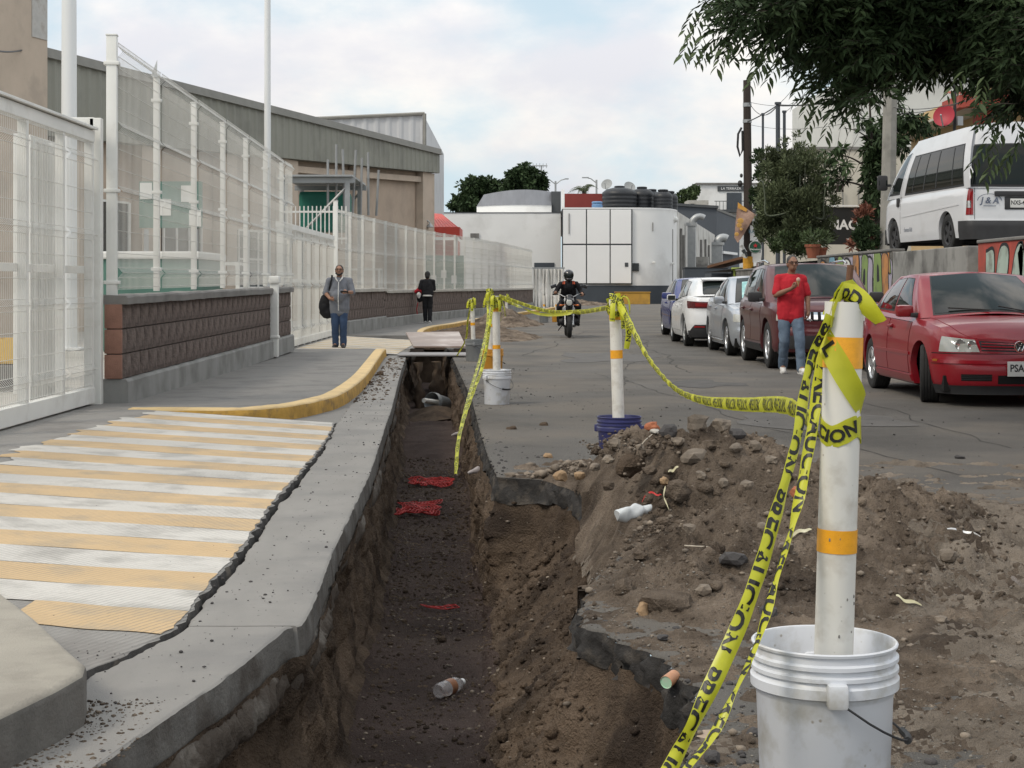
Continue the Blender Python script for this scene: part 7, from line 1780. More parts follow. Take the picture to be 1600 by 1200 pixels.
def person(label, loc, rz, J, skin, top, trousers, shoes, hair, hair_kind='short', sleeve=.55, beard=False, glasses=False, top_hem=.80, crease=.012, hood=False, chest=1.0, belly=1.0, voxel=.0095, top_len=None, helmet=None, group=None):
    t = thing('person', label, 'person', loc, rz, group)
    V = lambda k: Vector(J[k])
    hd = V('head'); tl = J.get('turn', 0.0); nod = J.get('nod', 0.0)
    HR = lambda p: tuple(hd + (Matrix.Rotation(tl, 3, 'Z') @ Matrix.Rotation(nod, 3, 'X')) @ Vector(p))
    body = [('e', HR((0, 0, .012)), (.074, .092, .105), (nod, 0, tl)), ('e', HR((0, -.022, -.055)), (.056, .068, .062), (nod, 0, tl)), ('c', HR((0, .015, -.06)), V('neck'), .052, .058),
            ('c', HR((0, -.093, .012)), HR((0, -.104, -.022)), .010, .017), ('e', HR((0, -.086, -.058)), (.026, .010, .007)), ('e', HR((.076, .008, -.008)), (.012, .024, .034)), ('e', HR((-.076, .008, -.008)), (.012, .024, .034)), ('e', HR((0, -.082, .035)), (.055, .018, .012))]
    for k in (-1, 1): body.append(('e', HR((k * .030, -.080, .014)), (.017, .012, .009)))
    n_, p_ = V('neck'), V('pelvis')
    for s in ('l', 'r'):
        sh, el, wr = V('sh' + s), V('el' + s), V('wr' + s)
        body += [('c', n_ + Vector((0, .01, -.03)), sh, .055, .058), ('c', sh, el, .052, .040), ('c', el, el.lerp(wr, .35), .041, .041), ('c', el.lerp(wr, .35), wr, .041, .027)] + hand(wr, J['hd' + s], J['th' + s], J.get('cu' + s, .6))
        hp, kn, an = V('hp' + s), V('kn' + s), V('an' + s)
        body += [('c', hp, kn, .082, .056), ('c', kn, kn.lerp(an, .35), .055, .056), ('c', kn.lerp(an, .35), an, .056, .040), ('c', an, V('to' + s), .040, .032)]
    for q in (-.055, .055):
        q = Vector((q, 0, 0)); body += [('c', n_.lerp(p_, .18) + q, n_.lerp(p_, .5) + q, .088 * chest, .098 * chest), ('c', n_.lerp(p_, .5) + q, p_ + q, .100 * belly, .108)]
    blobby('body', body, skin, t, voxel, 4)
    # eyes
    mb = MB()
    for k in (-1, 1): mb.ball(HR((k * .030, -.091, .014)), (.011, .006, .006), n=8)
    e = mb.build('eyes', m_hair, t, world=False)
    mb = MB().ball(HR((.030, -.080, .036)), (.020, .012, .005), n=8).ball(HR((-.030, -.080, .036)), (.020, .012, .005), n=8); mb.build('eyebrows', hair, t, world=False)
    # trousers
    tr_ = [('c', p_ + Vector((-.055, 0, .07)), p_ + Vector((.055, 0, .07)), .112, .112), ('c', p_ + Vector((-.06, 0, -.02)), p_ + Vector((.06, 0, -.02)), .116, .116)]
    for s in ('l', 'r'):
        hp, kn, an = V('hp' + s), V('kn' + s), V('an' + s)
        tr_ += [('c', hp, kn, .100, .078), ('c', kn, kn.lerp(an, .5), .076, .072), ('c', kn.lerp(an, .5), an + Vector((0, 0, -.015)), .072, .066)]
    blobby('trousers', tr_, trousers, t, voxel, 4, crease, 3)
    for s in ('l', 'r'):
        an, to = V('an' + s), V('to' + s); g = min(an.z, to.z) - .055
        dd = (to - an); dd.z = 0; dd.normalize(); fl = J.get('ground' + s, 0.0)
        blobby('shoe', [('c', an + Vector((0, 0, -.03)), to, .048, .040), ('c', an - dd * .045 + Vector((0, 0, -.045)), to + dd * .03 + Vector((0, 0, -.012)), .040, .036)], shoes, t, .008, 3, 0, 0, fl)
        mb = MB().tube([tuple(an - dd * .06 + Vector((0, 0, 0)) * 0)[:2] + (fl + .012,), tuple(to + dd * .03)[:2] + (fl + .012,)], [.038, .040], 10); mb.build('sole', m_shoe_w if shoes is m_shoe_w else m_rubber, t, world=False)
    # top
    tp = []
    for q in (-.07, .07):
        q = Vector((q, 0, 0)); hm_ = Vector((p_.x, p_.y, top_hem + .07)); tp += [('c', n_.lerp(p_, .24) + q * .95, n_.lerp(p_, .5) + q, .110 * chest, .120 * chest), ('c', n_.lerp(p_, .5) + q, hm_ + q, .124 * belly, .128 * (1 + (belly - 1) * .5)), ('c', hm_ + q, hm_ + q - Vector((0, 0, .05)), .128, .124), ('c', hm_, hm_ - Vector((0, 0, .055)), .126, .122)]
    if belly > 1.05: tp.append(('e', n_.lerp(p_, .68) + Vector((0, -.06, 0)), (.165, .15, .16)))
    tp.append(('c', n_ + Vector((0, .008, -.105)), n_.lerp(p_, .45), .130 * chest, .130 * chest))
    for s in ('l', 'r'):
        sh, el, wr = V('sh' + s), V('el' + s), V('wr' + s)
        tp += [('c', n_ + Vector((0, .01, -.040)), sh - Vector((0, 0, .006)), .068, .068)]
        if sleeve <= 1: tp.append(('c', sh - Vector((0, 0, .012)), sh.lerp(el, sleeve + .22), .064, .066))
        else: tp += [('c', sh, el, .064, .058), ('c', el, wr.lerp(el, .08), .060, .045)]
    blobby('top', tp, top, t, voxel, 4, crease, 11)
    # hair
    if helmet is None:
        if hair_kind == 'short':
            hp_ = [('e', HR((0, .018, .040)), (.080, .092, .088), (nod, 0, tl)), ('e', HR((0, .045, -.02)), (.074, .060, .07), (nod, 0, tl)), ('c', HR((-.077, .0, .03)), HR((-.075, -.01, .0)), .014, .010), ('c', HR((.077, .0, .03)), HR((.075, -.01, .0)), .014, .010)]
        else: hp_ = [('e', HR((0, .012, .03)), (.088, .100, .100)), ('e', HR((0, .06, -.05)), (.075, .055, .085))]
        blobby('hair', hp_, hair, t, .009, 3)
        if beard: blobby('beard', [('c', HR((-.055, -.035, -.06)), HR((0, -.068, -.098)), .024, .026), ('c', HR((.055, -.035, -.06)), HR((0, -.068, -.098)), .024, .026), ('c', HR((-.025, -.090, -.042)), HR((.025, -.090, -.042)), .009, .009)], hair, t, .008, 3)
    if glasses:
        mb = MB()
        for k in (-1, 1):
            c = [HR((k * .031 + .024 * math.cos(a), -.099, .012 + .017 * math.sin(a))) for a in np.linspace(0, 2 * math.pi, 15)]; mb.tube(c, .003, 5)
            mb.tube([HR((k * .055, -.097, .016)), HR((k * .078, .0, .012))], .003, 5)
        mb.tube([HR((-.008, -.099, .016)), HR((.008, -.099, .016))], .003, 5); mb.build('glasses', m_black, t, world=False)
    return t, V, HR
# ---- man in the red T-shirt
J = dict(head=(.02, -.02, 1.585), neck=(.01, .01, 1.43), pelvis=(0, .02, .90), shl=(-.170, .02, 1.372), ell=(-.225, -.06, 1.13), wrl=(-.03, -.25, 1.225), hdl=(.55, -.35, .55), thl=(-.2, -.2, .9), cul=1.0,
         shr=(.170, .02, 1.372), elr=(.245, .03, 1.13), wrr=(.245, -.05, .905), hdr=(-.02, -.12, -1), thr=(-.2, -.9, .1), cur=.7,
         hpl=(-.085, .02, .87), knl=(-.095, -.02, .47), anl=(-.09, .16, .11), tol=(-.10, .015, .035), hpr=(.085, .02, .87), knr=(.105, -.13, .49), anr=(.12, -.17, .09), tor=(.135, -.315, .05), turn=.12)
red, V, HR = person('man in a red T-shirt and blue jeans eating an ice cream between the cars', (4.02, 24.0, .0), 0, J, m_skin1, m_tee, m_denim, m_shoe_w, m_hair_g, glasses=True, sleeve=.62, top_hem=.80)
ic = thing('ice_cream', 'small ice cream held in the hand of the man in red', 'ice cream', (0, 0, 0)); ic.parent = None
ic.location = (4.02 + .055, 24.0 - .31, 1.30); ic['wl'] = list(ic.location)
MB().lathe([(.004, -.05), (.026, .03), (.027, .035), (0, .035)], n=14).build('cone', mat('wafer', (.42, .25, .12), .8, .15, 30), ic, world=False)
MB().ball((0, 0, .05), (.03, .03, .035), n=12).build('scoop', mat('ice_cream_pink', (.50, .33, .27), .6, .1, 20), ic, world=False, smooth=True)
ky = thing('key_ring', 'bunch of keys in the lowered hand of the man in red', 'keys', (4.28, 23.92, .82))
MB().tube([(4.255 + .0, 23.90, .80), (4.31, 23.90, .765)], .006, 6).tube([(4.26, 23.90, .80), (4.285, 23.89, .75)], .005, 6).build('key', m_steel, ky)
# ---- man with phone
J = dict(head=(0, 0, 1.60), neck=(0, .01, 1.45), pelvis=(.0, .02, .90), nod=-.16, shl=(-.205, .02, 1.40), ell=(-.275, .0, 1.14), wrl=(-.165, -.20, 1.02), hdl=(.75, -.4, -.05), thl=(0, -.2, 1), cul=.9,
         shr=(.205, .02, 1.40), elr=(.27, -.05, 1.15), wrr=(.20, -.27, 1.16), hdr=(-.55, -.8, .05), thr=(-.3, .2, 1), cur=.8,
         hpl=(-.085, .02, .87), knl=(-.085, -.03, .48), anl=(-.075, .02, .085), tol=(-.095, -.13, .035), hpr=(.085, .02, .87), knr=(.085, -.02, .48), anr=(.075, .04, .085), tor=(.095, -.11, .035))
man, V, HR = person('bearded man in a grey short sleeved shirt looking up from his phone', (-3.30, 31.8, .072), 0, J, m_skin2, m_shirt, m_denim_d, m_shoe_d, m_hair, beard=True, sleeve=.75, top_hem=.74, belly=1.10, chest=1.08, glasses=True)
man.scale = (.95, .95, .925)
mb = MB()
for k in range(5): mb.ball((0 + .002 * k, -.175 - .02 * math.sin(k * .9), 1.28 - .10 * k), (.007, .004, .007), n=6)
mb.build('buttons', m_shoe_w, man, world=False)
MB().tube([(0.0, -.135, 1.37), (.0, -.160, 1.30), (.0, -.195, 1.18), (.0, -.222, 1.05), (.0, -.205, .90), (0, -.165, .78)], .009, 5).build('placket', m_plate, man, world=False)
MB().tube([(-.075, -.03, 1.475), (-.055, -.10, 1.43), (-.02, -.125, 1.38)], [.016, .016, .010], 6).tube([(.075, -.03, 1.475), (.055, -.10, 1.43), (.02, -.125, 1.38)], [.016, .016, .010], 6).build('collar', m_shoe_w, man, world=False)
ph = thing('phone', 'dark phone held up by the bearded man', 'phone', (-3.30 + .13, 31.8 - .33, 1.15)); MB().box((0, 0, 0), (.15, .012, .075), rx=R(60), bev=.004).build('case', m_black, ph, world=False)
bg = thing('shoulder_bag', 'black bag hanging at the hip of the bearded man', 'bag', (-3.30 - .27, 31.85, .72))
blobby('bag', [('e', (0, 0, .16), (.13, .10, .24)), ('e', (.05, 0, .06), (.12, .09, .15))], m_blackc, bg, .012, 6, .02, 5)
MB().tube([(.05, -.02, .36), (.10, -.12, .55), (.13, -.14, .66), (.13, -.05, .74), (.14, .1, .60), (.06, .04, .36)], .016, 6).build('strap', m_blackc, bg, world=False)
# ---- woman walking away
J = dict(head=(.0, .0, 1.58), neck=(0, .01, 1.44), pelvis=(0, .01, .92), nod=.1, shl=(-.18, .02, 1.38), ell=(-.21, -.06, 1.12), wrl=(-.10, -.24, 1.10), hdl=(.6, -.6, .1), thl=(0, 0, 1), cul=.8,
         shr=(.18, .02, 1.38), elr=(.25, .05, 1.15), wrr=(.22, -.06, .98), hdr=(-.05, -.4, -.9), thr=(-.7, -.5, 0), cur=1.0,
         hpl=(-.08, .01, .88), knl=(-.085, -.03, .49), anl=(-.075, .06, .10), tol=(-.085, -.075, .045), hpr=(.08, .01, .88), knr=(.08, -.06, .49), anr=(.065, -.08, .09), tor=(.07, -.225, .04))
wo, V, HR = person('woman in black walking away along the curved wall', (-2.56, 50.4, .122), R(180), J, m_skin2, m_blackc, m_blackc, m_shoe_w, m_hair, hair_kind='long', sleeve=2, top_hem=.95)
wo.scale = (.96, .96, .925)
MB().lathe([(.158, -.02), (.165, 0), (.158, .03)], (0, .015, .905), 24).build('shirt_hem', m_shoe_w, wo, world=False)
wb_ = thing('carried_bag', 'red and white bag carried by the woman in black', 'bag', (-2.56 - .26, 50.45, .85))
blobby('bag', [('e', (0, 0, .17), (.10, .09, .13)), ('e', (.03, 0, .02), (.09, .08, .12))], m_blackc, wb_, .014, 5, .02, 2)
blobby('jacket', [('c', (-.10, -.06, .22), (.0, -.09, .32), .045, .05), ('c', (.0, -.09, .32), (.11, -.06, .17), .045, .035)], m_tee, wb_, .012, 4, .02, 7)
blobby('cloth', [('e', (.0, -.10, .13), (.07, .035, .10))], m_shoe_w, wb_, .012, 4, .02, 9)
MB().tube([(-.03, -.03, -.1), (-.07, -.03, -.3), (-.05, -.03, -.45)], .012, 6).build('strap', m_tee, wb_, world=False)
# ---- motorcycle and rider
MX, MY = (889.5 - 800) / FPX * 40.3, 40.3
mc = thing('motorcycle', 'black motorcycle riding towards the camera in the middle of the road', 'motorcycle', (MX, MY, 0))
def mpart(nm, m, mb, parent=None, smooth=40): return mb.build(nm, m, parent or mc, world=False, smooth=smooth)
m_mblack = mat('gloss_black', (.012, .012, .014), .22, .2, 5, coat=.6)
for yc, wd, rr_, nm in ((0.0, .115, .31, 'wheel'), (1.36, .15, .31, 'wheel')):
    T = Matrix.Translation((0, yc, rr_)) @ Matrix.Rotation(R(90), 4, 'Y')
    pr = [(rr_ - wd * .75, -wd * .36)] + [(rr_ - wd * .5 + wd * .5 * math.cos(a), wd * .5 * math.sin(a)) for a in np.linspace(-1.9, 1.9, 15)] + [(rr_ - wd * .75, wd * .36)]
    w_ = mpart(nm, m_rubber, MB().lathe(pr, n=36, T=T))
    mb = MB().lathe([(rr_ - wd * .70, -.04), (rr_ - wd * .62, 0), (rr_ - wd * .70, .04), (rr_ - wd * .95, .03), (rr_ - wd * .95, -.03), (rr_ - wd * .70, -.04)], n=30, T=T).lathe([(.05, -.06), (.05, .06)], n=14, T=T)
    for k in range(5): mb.tube([T @ Vector((.04 * math.cos(k * 1.257), .04 * math.sin(k * 1.257), 0)), T @ Vector(((rr_ - wd * .9) * math.cos(k * 1.257), (rr_ - wd * .9) * math.sin(k * 1.257), 0))], .014, 6)
    mpart('rim', m_plast, mb, w_)
for s in (-1, 1): mpart('fork', m_steel, MB().tube([(s * .095, 0, .31), (s * .095, .13, .66)], .026, 10).tube([(s * .095, .11, .62), (s * .095, .24, .98)], .021, 10))
mpart('front_mudguard', m_mblack, MB().grid(np.array([[(x, -.02 + .35 * math.cos(a), .31 + .35 * math.sin(a) - .02 * abs(x) / .08) for x in np.linspace(-.085, .085, 7)] for a in np.linspace(.35, 2.3, 14)])))
mpart('brake_disc', m_steel, MB().lathe([(.14, -.005), (.14, .005), (.07, .005), (.07, -.005), (.14, -.005)], n=24, T=Matrix.Translation((.072, 0, .31)) @ Matrix.Rotation(R(90), 4, 'Y')))
hlp = blobby('headlamp_cowl', [('e', (0, .06, .86), (.115, .09, .12)), ('e', (0, .12, .98), (.10, .06, .08))], m_mblack, mc, .012, 4)
mpart('headlamp', m_lamp_clear, MB().lathe([(.075, 0), (.06, .018), (0, .024)], n=24, T=Matrix.Translation((0, -.022, .85)) @ Matrix.Rotation(R(90), 4, 'X')), hlp)
mpart('handlebar', m_steel, MB().tube([tuple(q) for q in catmull([(-.37, .32, 1.05), (-.24, .26, 1.06), (-.12, .22, 1.0), (0, .21, .99), (.12, .22, 1.0), (.24, .26, 1.06), (.37, .32, 1.05)], 5)], .013, 8))
for s in (-1, 1):
    mpart('grip', m_rubber, MB().tube([(s * .26, .27, 1.06), (s * .39, .33, 1.05)], .020, 8))
    mr = mpart('mirror', m_mblack, MB().tube([(s * .24, .25, 1.06), (s * .28, .20, 1.18), (s * .34, .18, 1.24)], .008, 6).box((s * .375, .18, 1.25), (.15, .03, .085), bev=.014, ry=s * .35))
    mpart('turn_signal', mat('amber_lamp_%d' % s, (.50, .13, .02), .2, .1, 6, coat=.5), MB().tube([(s * .10, .08, .80), (s * .17, .06, .79)], .012, 6).ball((s * .20, .05, .79), (.045, .035, .025), n=10))
    mpart('foot_peg', m_plast, MB().tube([(s * .12, .72, .32), (s * .27, .70, .32)], .018, 6))
    mpart('crash_bar', m_plast, MB().tube([(s * .08, .35, .62), (s * .24, .38, .52), (s * .26, .42, .36), (s * .10, .50, .26)], .016, 6))
blobby('tank', [('e', (0, .50, .86), (.16, .24, .13)), ('c', (0, .40, .75), (0, .70, .75), .11, .10)], m_mblack, mc, .015, 4)
blobby('seat', [('c', (0, .75, .80), (0, 1.25, .86), .11, .10)], m_blackc, mc, .015, 4)
blobby('engine', [('e', (0, .55, .45), (.17, .20, .17)), ('c', (-.16, .55, .38), (.16, .55, .38), .10, .10), ('c', (0, .4, .6), (0, .3, .75), .08, .06)], m_plast, mc, .015, 3)
mpart('exhaust', m_galv, MB().tube([(.10, .35, .45), (.14, .5, .26), (.16, .9, .28), (.18, 1.4, .42)], [.022, .024, .04, .045], 10))
mpart('swing_arm', m_plast, MB().box((.09, 1.05, .33), (.03, .65, .05)).box((-.09, 1.05, .33), (.03, .65, .05)).tube([(.07, .95, .75), (.07, 1.2, .36)], .03, 8))
mpart('side_stand', m_plast, MB().tube([(-.14, .65, .30), (-.24, .9, .16)], .014, 6))
mpart('tail', m_mblack, MB().box((0, 1.42, .86), (.16, .32, .08), bev=.03).box((0, 1.58, .72), (.14, .02, .16)))
J = dict(head=(0, .40, 1.50), neck=(0, .46, 1.37), pelvis=(0, .78, .93), nod=.05, shl=(-.19, .47, 1.31), ell=(-.32, .33, 1.10), wrl=(-.325, .34 - .03, 1.085), hdl=(-.0, -.8, -.2), thl=(1, -.1, 0), cul=1.1,
         shr=(.19, .47, 1.31), elr=(.32, .50, 1.10), wrr=(.325, .37, 1.09), hdr=(0, -.8, -.3), thr=(-1, -.1, 0), cur=1.1,
         hpl=(-.10, .76, .90), knl=(-.235, .36, .76), anl=(-.22, .66, .40), tol=(-.235, .52, .36), hpr=(.10, .76, .90), knr=(.235, .36, .76), anr=(.22, .66, .40), tor=(.235, .52, .36), groundl=.30, groundr=.30)
J['ell'] = (-.32, .50, 1.10); J['wrl'] = (-.325, .37, 1.09)
rd_, V, HR = person('motorcycle rider in a black helmet and jacket with orange shoulder marks', (MX, MY, 0), 0, J, m_skin2, m_blackc, m_blackc, m_shoe_d, m_hair, sleeve=2, top_hem=.92, helmet=True)
hm = blobby('helmet', [('e', HR((0, .01, .03)), (.128, .148, .135)), ('e', HR((0, -.075, -.075)), (.085, .07, .055)), ('e', HR((0, .03, -.04)), (.115, .12, .09))], m_mblack, rd_, .011, 5)
mb = MB().grid(np.array([[HR((.128 * 1.0 * math.sin(a) * k, -.150 * math.cos(a) * k - .004 + .012, z)) for a in np.linspace(-1.05, 1.05, 16)] for z, k in ((-.035, .99), (0, 1.03), (.035, 1.02), (.065, .96))])); mb.build('visor', m_glass, hm, world=False, smooth=True)
for s in (-1, 1):
    for k in range(2): mb = MB().tube([(s * (.10 + .035 * k), .355 + .02 * k, 1.375 - .012 * k), (s * (.105 + .035 * k), .325 + .02 * k, 1.30)], .012, 6); mb.build('orange_mark', mat('orange_mark_%d%d' % (s + 1, k), (.55, .10, .04), .7, .1, 9), rd_, world=False)
# ================================================================ POSTS IN BUCKETS, TAPES, BOARDS, LITTER
m_pvc = mat('white_pvc', (.66, .645, .60), .45, .04, 1.5, dirt=((.42, .38, .32), .34, 8, .7), stretch=(3, 3, .8), speck=((.36, .33, .28), .03, 60))
m_refl = mat('orange_reflective', (.80, .36, .012), .35, .08, 60, spec=.6, speck=((.62, .22, .01), .5, 240))
m_bucket_w = mat('bucket_white', (.64, .66, .70), .40, .04, 2, dirt=((.40, .385, .34), .40, 7, .75), spec=.45, speck=((.33, .30, .26), .08, 45), bump=.08, bscale=9)
m_bucket_b = mat('bucket_blue', (.035, .038, .125), .4, .1, 3, dirt=((.10, .10, .12), .3, 5, .5))
m_bucket_g = mat('bucket_grey', (.20, .21, .215), .5, .12, 3, dirt=((.30, .30, .29), .35, 5))
m_bucket_o = mat('bucket_orange', (.52, .25, .035), .5, .1, 3, dirt=((.35, .2, .08), .3, 5))
m_cement = mat('cement_fill', (.22, .21, .195), .95, .15, 6, .6, 60)
m_rust = mat('rust', (.12, .06, .035), .9, .35, 20, .4, 80)
def bucket_mesh(t, r, h, m, at_=(0, 0, 0), handle_a=-1.57, s=1.0, tilt=None, bail=True):
    k = r / .15
    pr = [(0, 0), (.128 * k, 0), (.131 * k, .006), (.141 * k, h * .70), (.1435 * k, h * .715), (.1445 * k, h * .72), (.1465 * k, h * .735), (.153 * k, h * .745), (.1535 * k, h * .80), (.148 * k, h * .812), (.1455 * k, h * .83), (.1525 * k, h * .840), (.1525 * k, h * .862), (.146 * k, h * .872), (.146 * k, h * .893), (.1525 * k, h * .903), (.1525 * k, h * .925), (.1455 * k, h * .935), (.146 * k, h * .972), (.1505 * k, h * .978), (.1515 * k, h * .992), (.149 * k, h), (.1455 * k, h * .998), (.1435 * k, h * .985), (.139 * k, h * .72), (.128 * k, .02), (0, .02)]
    pr = [(p[0], p[1]) for p in pr]
    T = Matrix.Translation(Vector(at_)) if tilt is None else tilt
    b = link('bucket', MB().lathe(pr, n=56, T=T).mesh('bucket', m, None, False, 35), t)
    if bail:
        ca, sa = math.cos(handle_a), math.sin(handle_a); e = Vector((ca * .153 * k, sa * .153 * k, h * .775)); e2 = Vector((-ca * .153 * k, -sa * .153 * k, h * .775))
        for q in (e, e2): link('ear', MB().box(T @ q, (.042 * k, .042 * k, .05 * k), bev=.01, rz=handle_a).mesh('ear', m, None, False, 35), b)
        hd_ = Vector((sa, -ca, 0)) * -1.0
        pts = [e + Vector((ca, sa, 0)) * .012, e + Vector((ca, sa, 0)) * .02 - Vector((0, 0, .01))]
        for q in np.linspace(.12, .88, 13):
            a = handle_a + math.pi * q; pts.append(Vector((.172 * k * math.cos(a), .172 * k * math.sin(a), h * .775 - .33 * h * math.sin(math.pi * q) ** .8)))
        pts.append(e2 - Vector((ca, sa, 0)) * .012)
        hw = link('handle', MB().tube([T @ p for p in pts], .0026 * max(1, k), 6).mesh('handle', m_plast, None, False, 40), t)
        mid = pts[len(pts) // 2]; link('grip', MB().tube([T @ pts[6], T @ pts[7], T @ pts[8], T @ pts[9]], .009, 8).mesh('grip', m_black, None, False, 40), hw)
    return b
def bollard(label, X, Y, z0, r, h, m, pole_r, top, bands, lean=(0, 0), base_off=(0, 0), handle_a=-1.57, rod=False, chips=0):
    t = thing('bucket_post', label, 'post', (X, Y, z0), 0, 'white posts set in buckets')
    bucket_mesh(t, r, h, m, handle_a=handle_a)
    link('cement', MB().lathe([(0, h * .55), (r * .9, h * .53)], n=24).mesh('cement', m_cement, None, False, 40), t)
    a = Vector((base_off[0], base_off[1], h * .5)); b = Vector((base_off[0] + lean[0], base_off[1] + lean[1], top - z0)); L_ = b - a
    p = link('pole', MB().tube([a.lerp(b, k / 10) for k in range(11)], pole_r, 32, caps=False).tube([b, b - L_ * .0001], [pole_r, pole_r * .86], 32, caps=False).tube([b, b - L_ * .05], pole_r * .86, 32, caps=False).mesh('pole', m_pvc, None, False, 40), t)
    for (f0, f1) in bands: link('reflective_band', MB().tube([a.lerp(b, f0), a.lerp(b, f1)], pole_r + .0014, 32, caps=False).mesh('reflective_band', m_refl, None, False, 40), p)
    if rod: link('steel_rod', MB().tube([a.lerp(b, .9), b + L_.normalized() * .085 + Vector((.012, 0, 0))], .008, 8).mesh('steel_rod', m_rust, None, False, 40), t)
    for k in range(chips):
        f = rng.uniform(.05, .6); an = rng.uniform(-2.6, -.5); q = a.lerp(b, f) + Vector((math.cos(an), math.sin(an), 0)) * (pole_r + .0006); s = rng.uniform(.0012, .0035)
        link('scuff', MB().ball(tuple(q), (s * .8, s * .8, s * 1.6), n=6).mesh('scuff', m_conc_dark, None, False, 40), p)
    return t, Vector((X, Y, z0)) + a, Vector((X, Y, z0)) + b
NB, na, nb = bollard('large white post in the white bucket nearest the camera', W(1288, 1000, 3.87).x, 3.87, .045, .167, .402, m_bucket_w, .0445, 1.232, ((.416, .47), (.846, .918)), lean=(.030, .0), base_off=(.0105, -.03), handle_a=-1.59, rod=True, chips=9)
p = na.lerp(nb, .02); link('paint_chip', MB().grid(np.array([[((.0106 + .0006 + .0451 * math.cos(a)), (-.03 + .0451 * math.sin(a)), z + .008 * math.sin(a * 9)) for a in np.linspace(-1.0, -.45, 8)] for z in np.linspace(.30, .43, 6)])).mesh('paint_chip', m_cement, None, False, 40), NB)
BB, ba, bb_ = bollard('white post in the dark blue bucket behind the dirt heap', W(967.5, 640, 11.4).x, 11.4, .0, .152, .375, m_bucket_b, .041, 1.175, ((.59, .648), (.857, .914)), lean=(-.03, .0), base_off=(.0, 0), handle_a=-.4)
WB, wa, wb3 = bollard('white post in the smaller white bucket beside the trench', W(776.5, 600, 17.8).x, 17.8, 0, .152, .37, m_bucket_w, .041, 1.16, ((.417, .46), (.826, .874)), lean=(-.012, 0), base_off=(.0, 0), handle_a=-2.4)
GB, ga, gb_ = bollard('thin white post in the grey bucket behind the boards', W(741, 540, 27.9).x, 27.9, 0, .155, .37, m_bucket_g, .036, 1.05, ((.48, .535),), lean=(-.03, 0), base_off=(-.01, 0))
OB, oa, ob = bollard('white post in the orange bucket directly behind the white one', W(769.5, 560, 23.6).x, 23.6, 0, .155, .37, m_bucket_o, .036, 1.17, ((.5, .55),), lean=(-.02, 0), base_off=(-.02, 0))
FB, fa, fb_ = bollard('white post far behind the rubble heap by the fence', W(792, 500, 56).x, 56, 0, .155, .37, m_bucket_w, .045, .93, ((.3, .38), (.72, .80)), lean=(-.02, 0))
GF, gfa, gfb = bollard('post in the far grey bucket left of the motorcycle', W(850, 495, 57).x, 57, 0, .17, .37, m_bucket_g, .035, .92, ((.5, .6),))
OF, ofa, ofb = bollard('post in the far orange bucket just left of the motorcycle', W(869, 495, 58).x, 58, 0, .16, .37, m_bucket_o, .03, .90, ((.5, .6),))
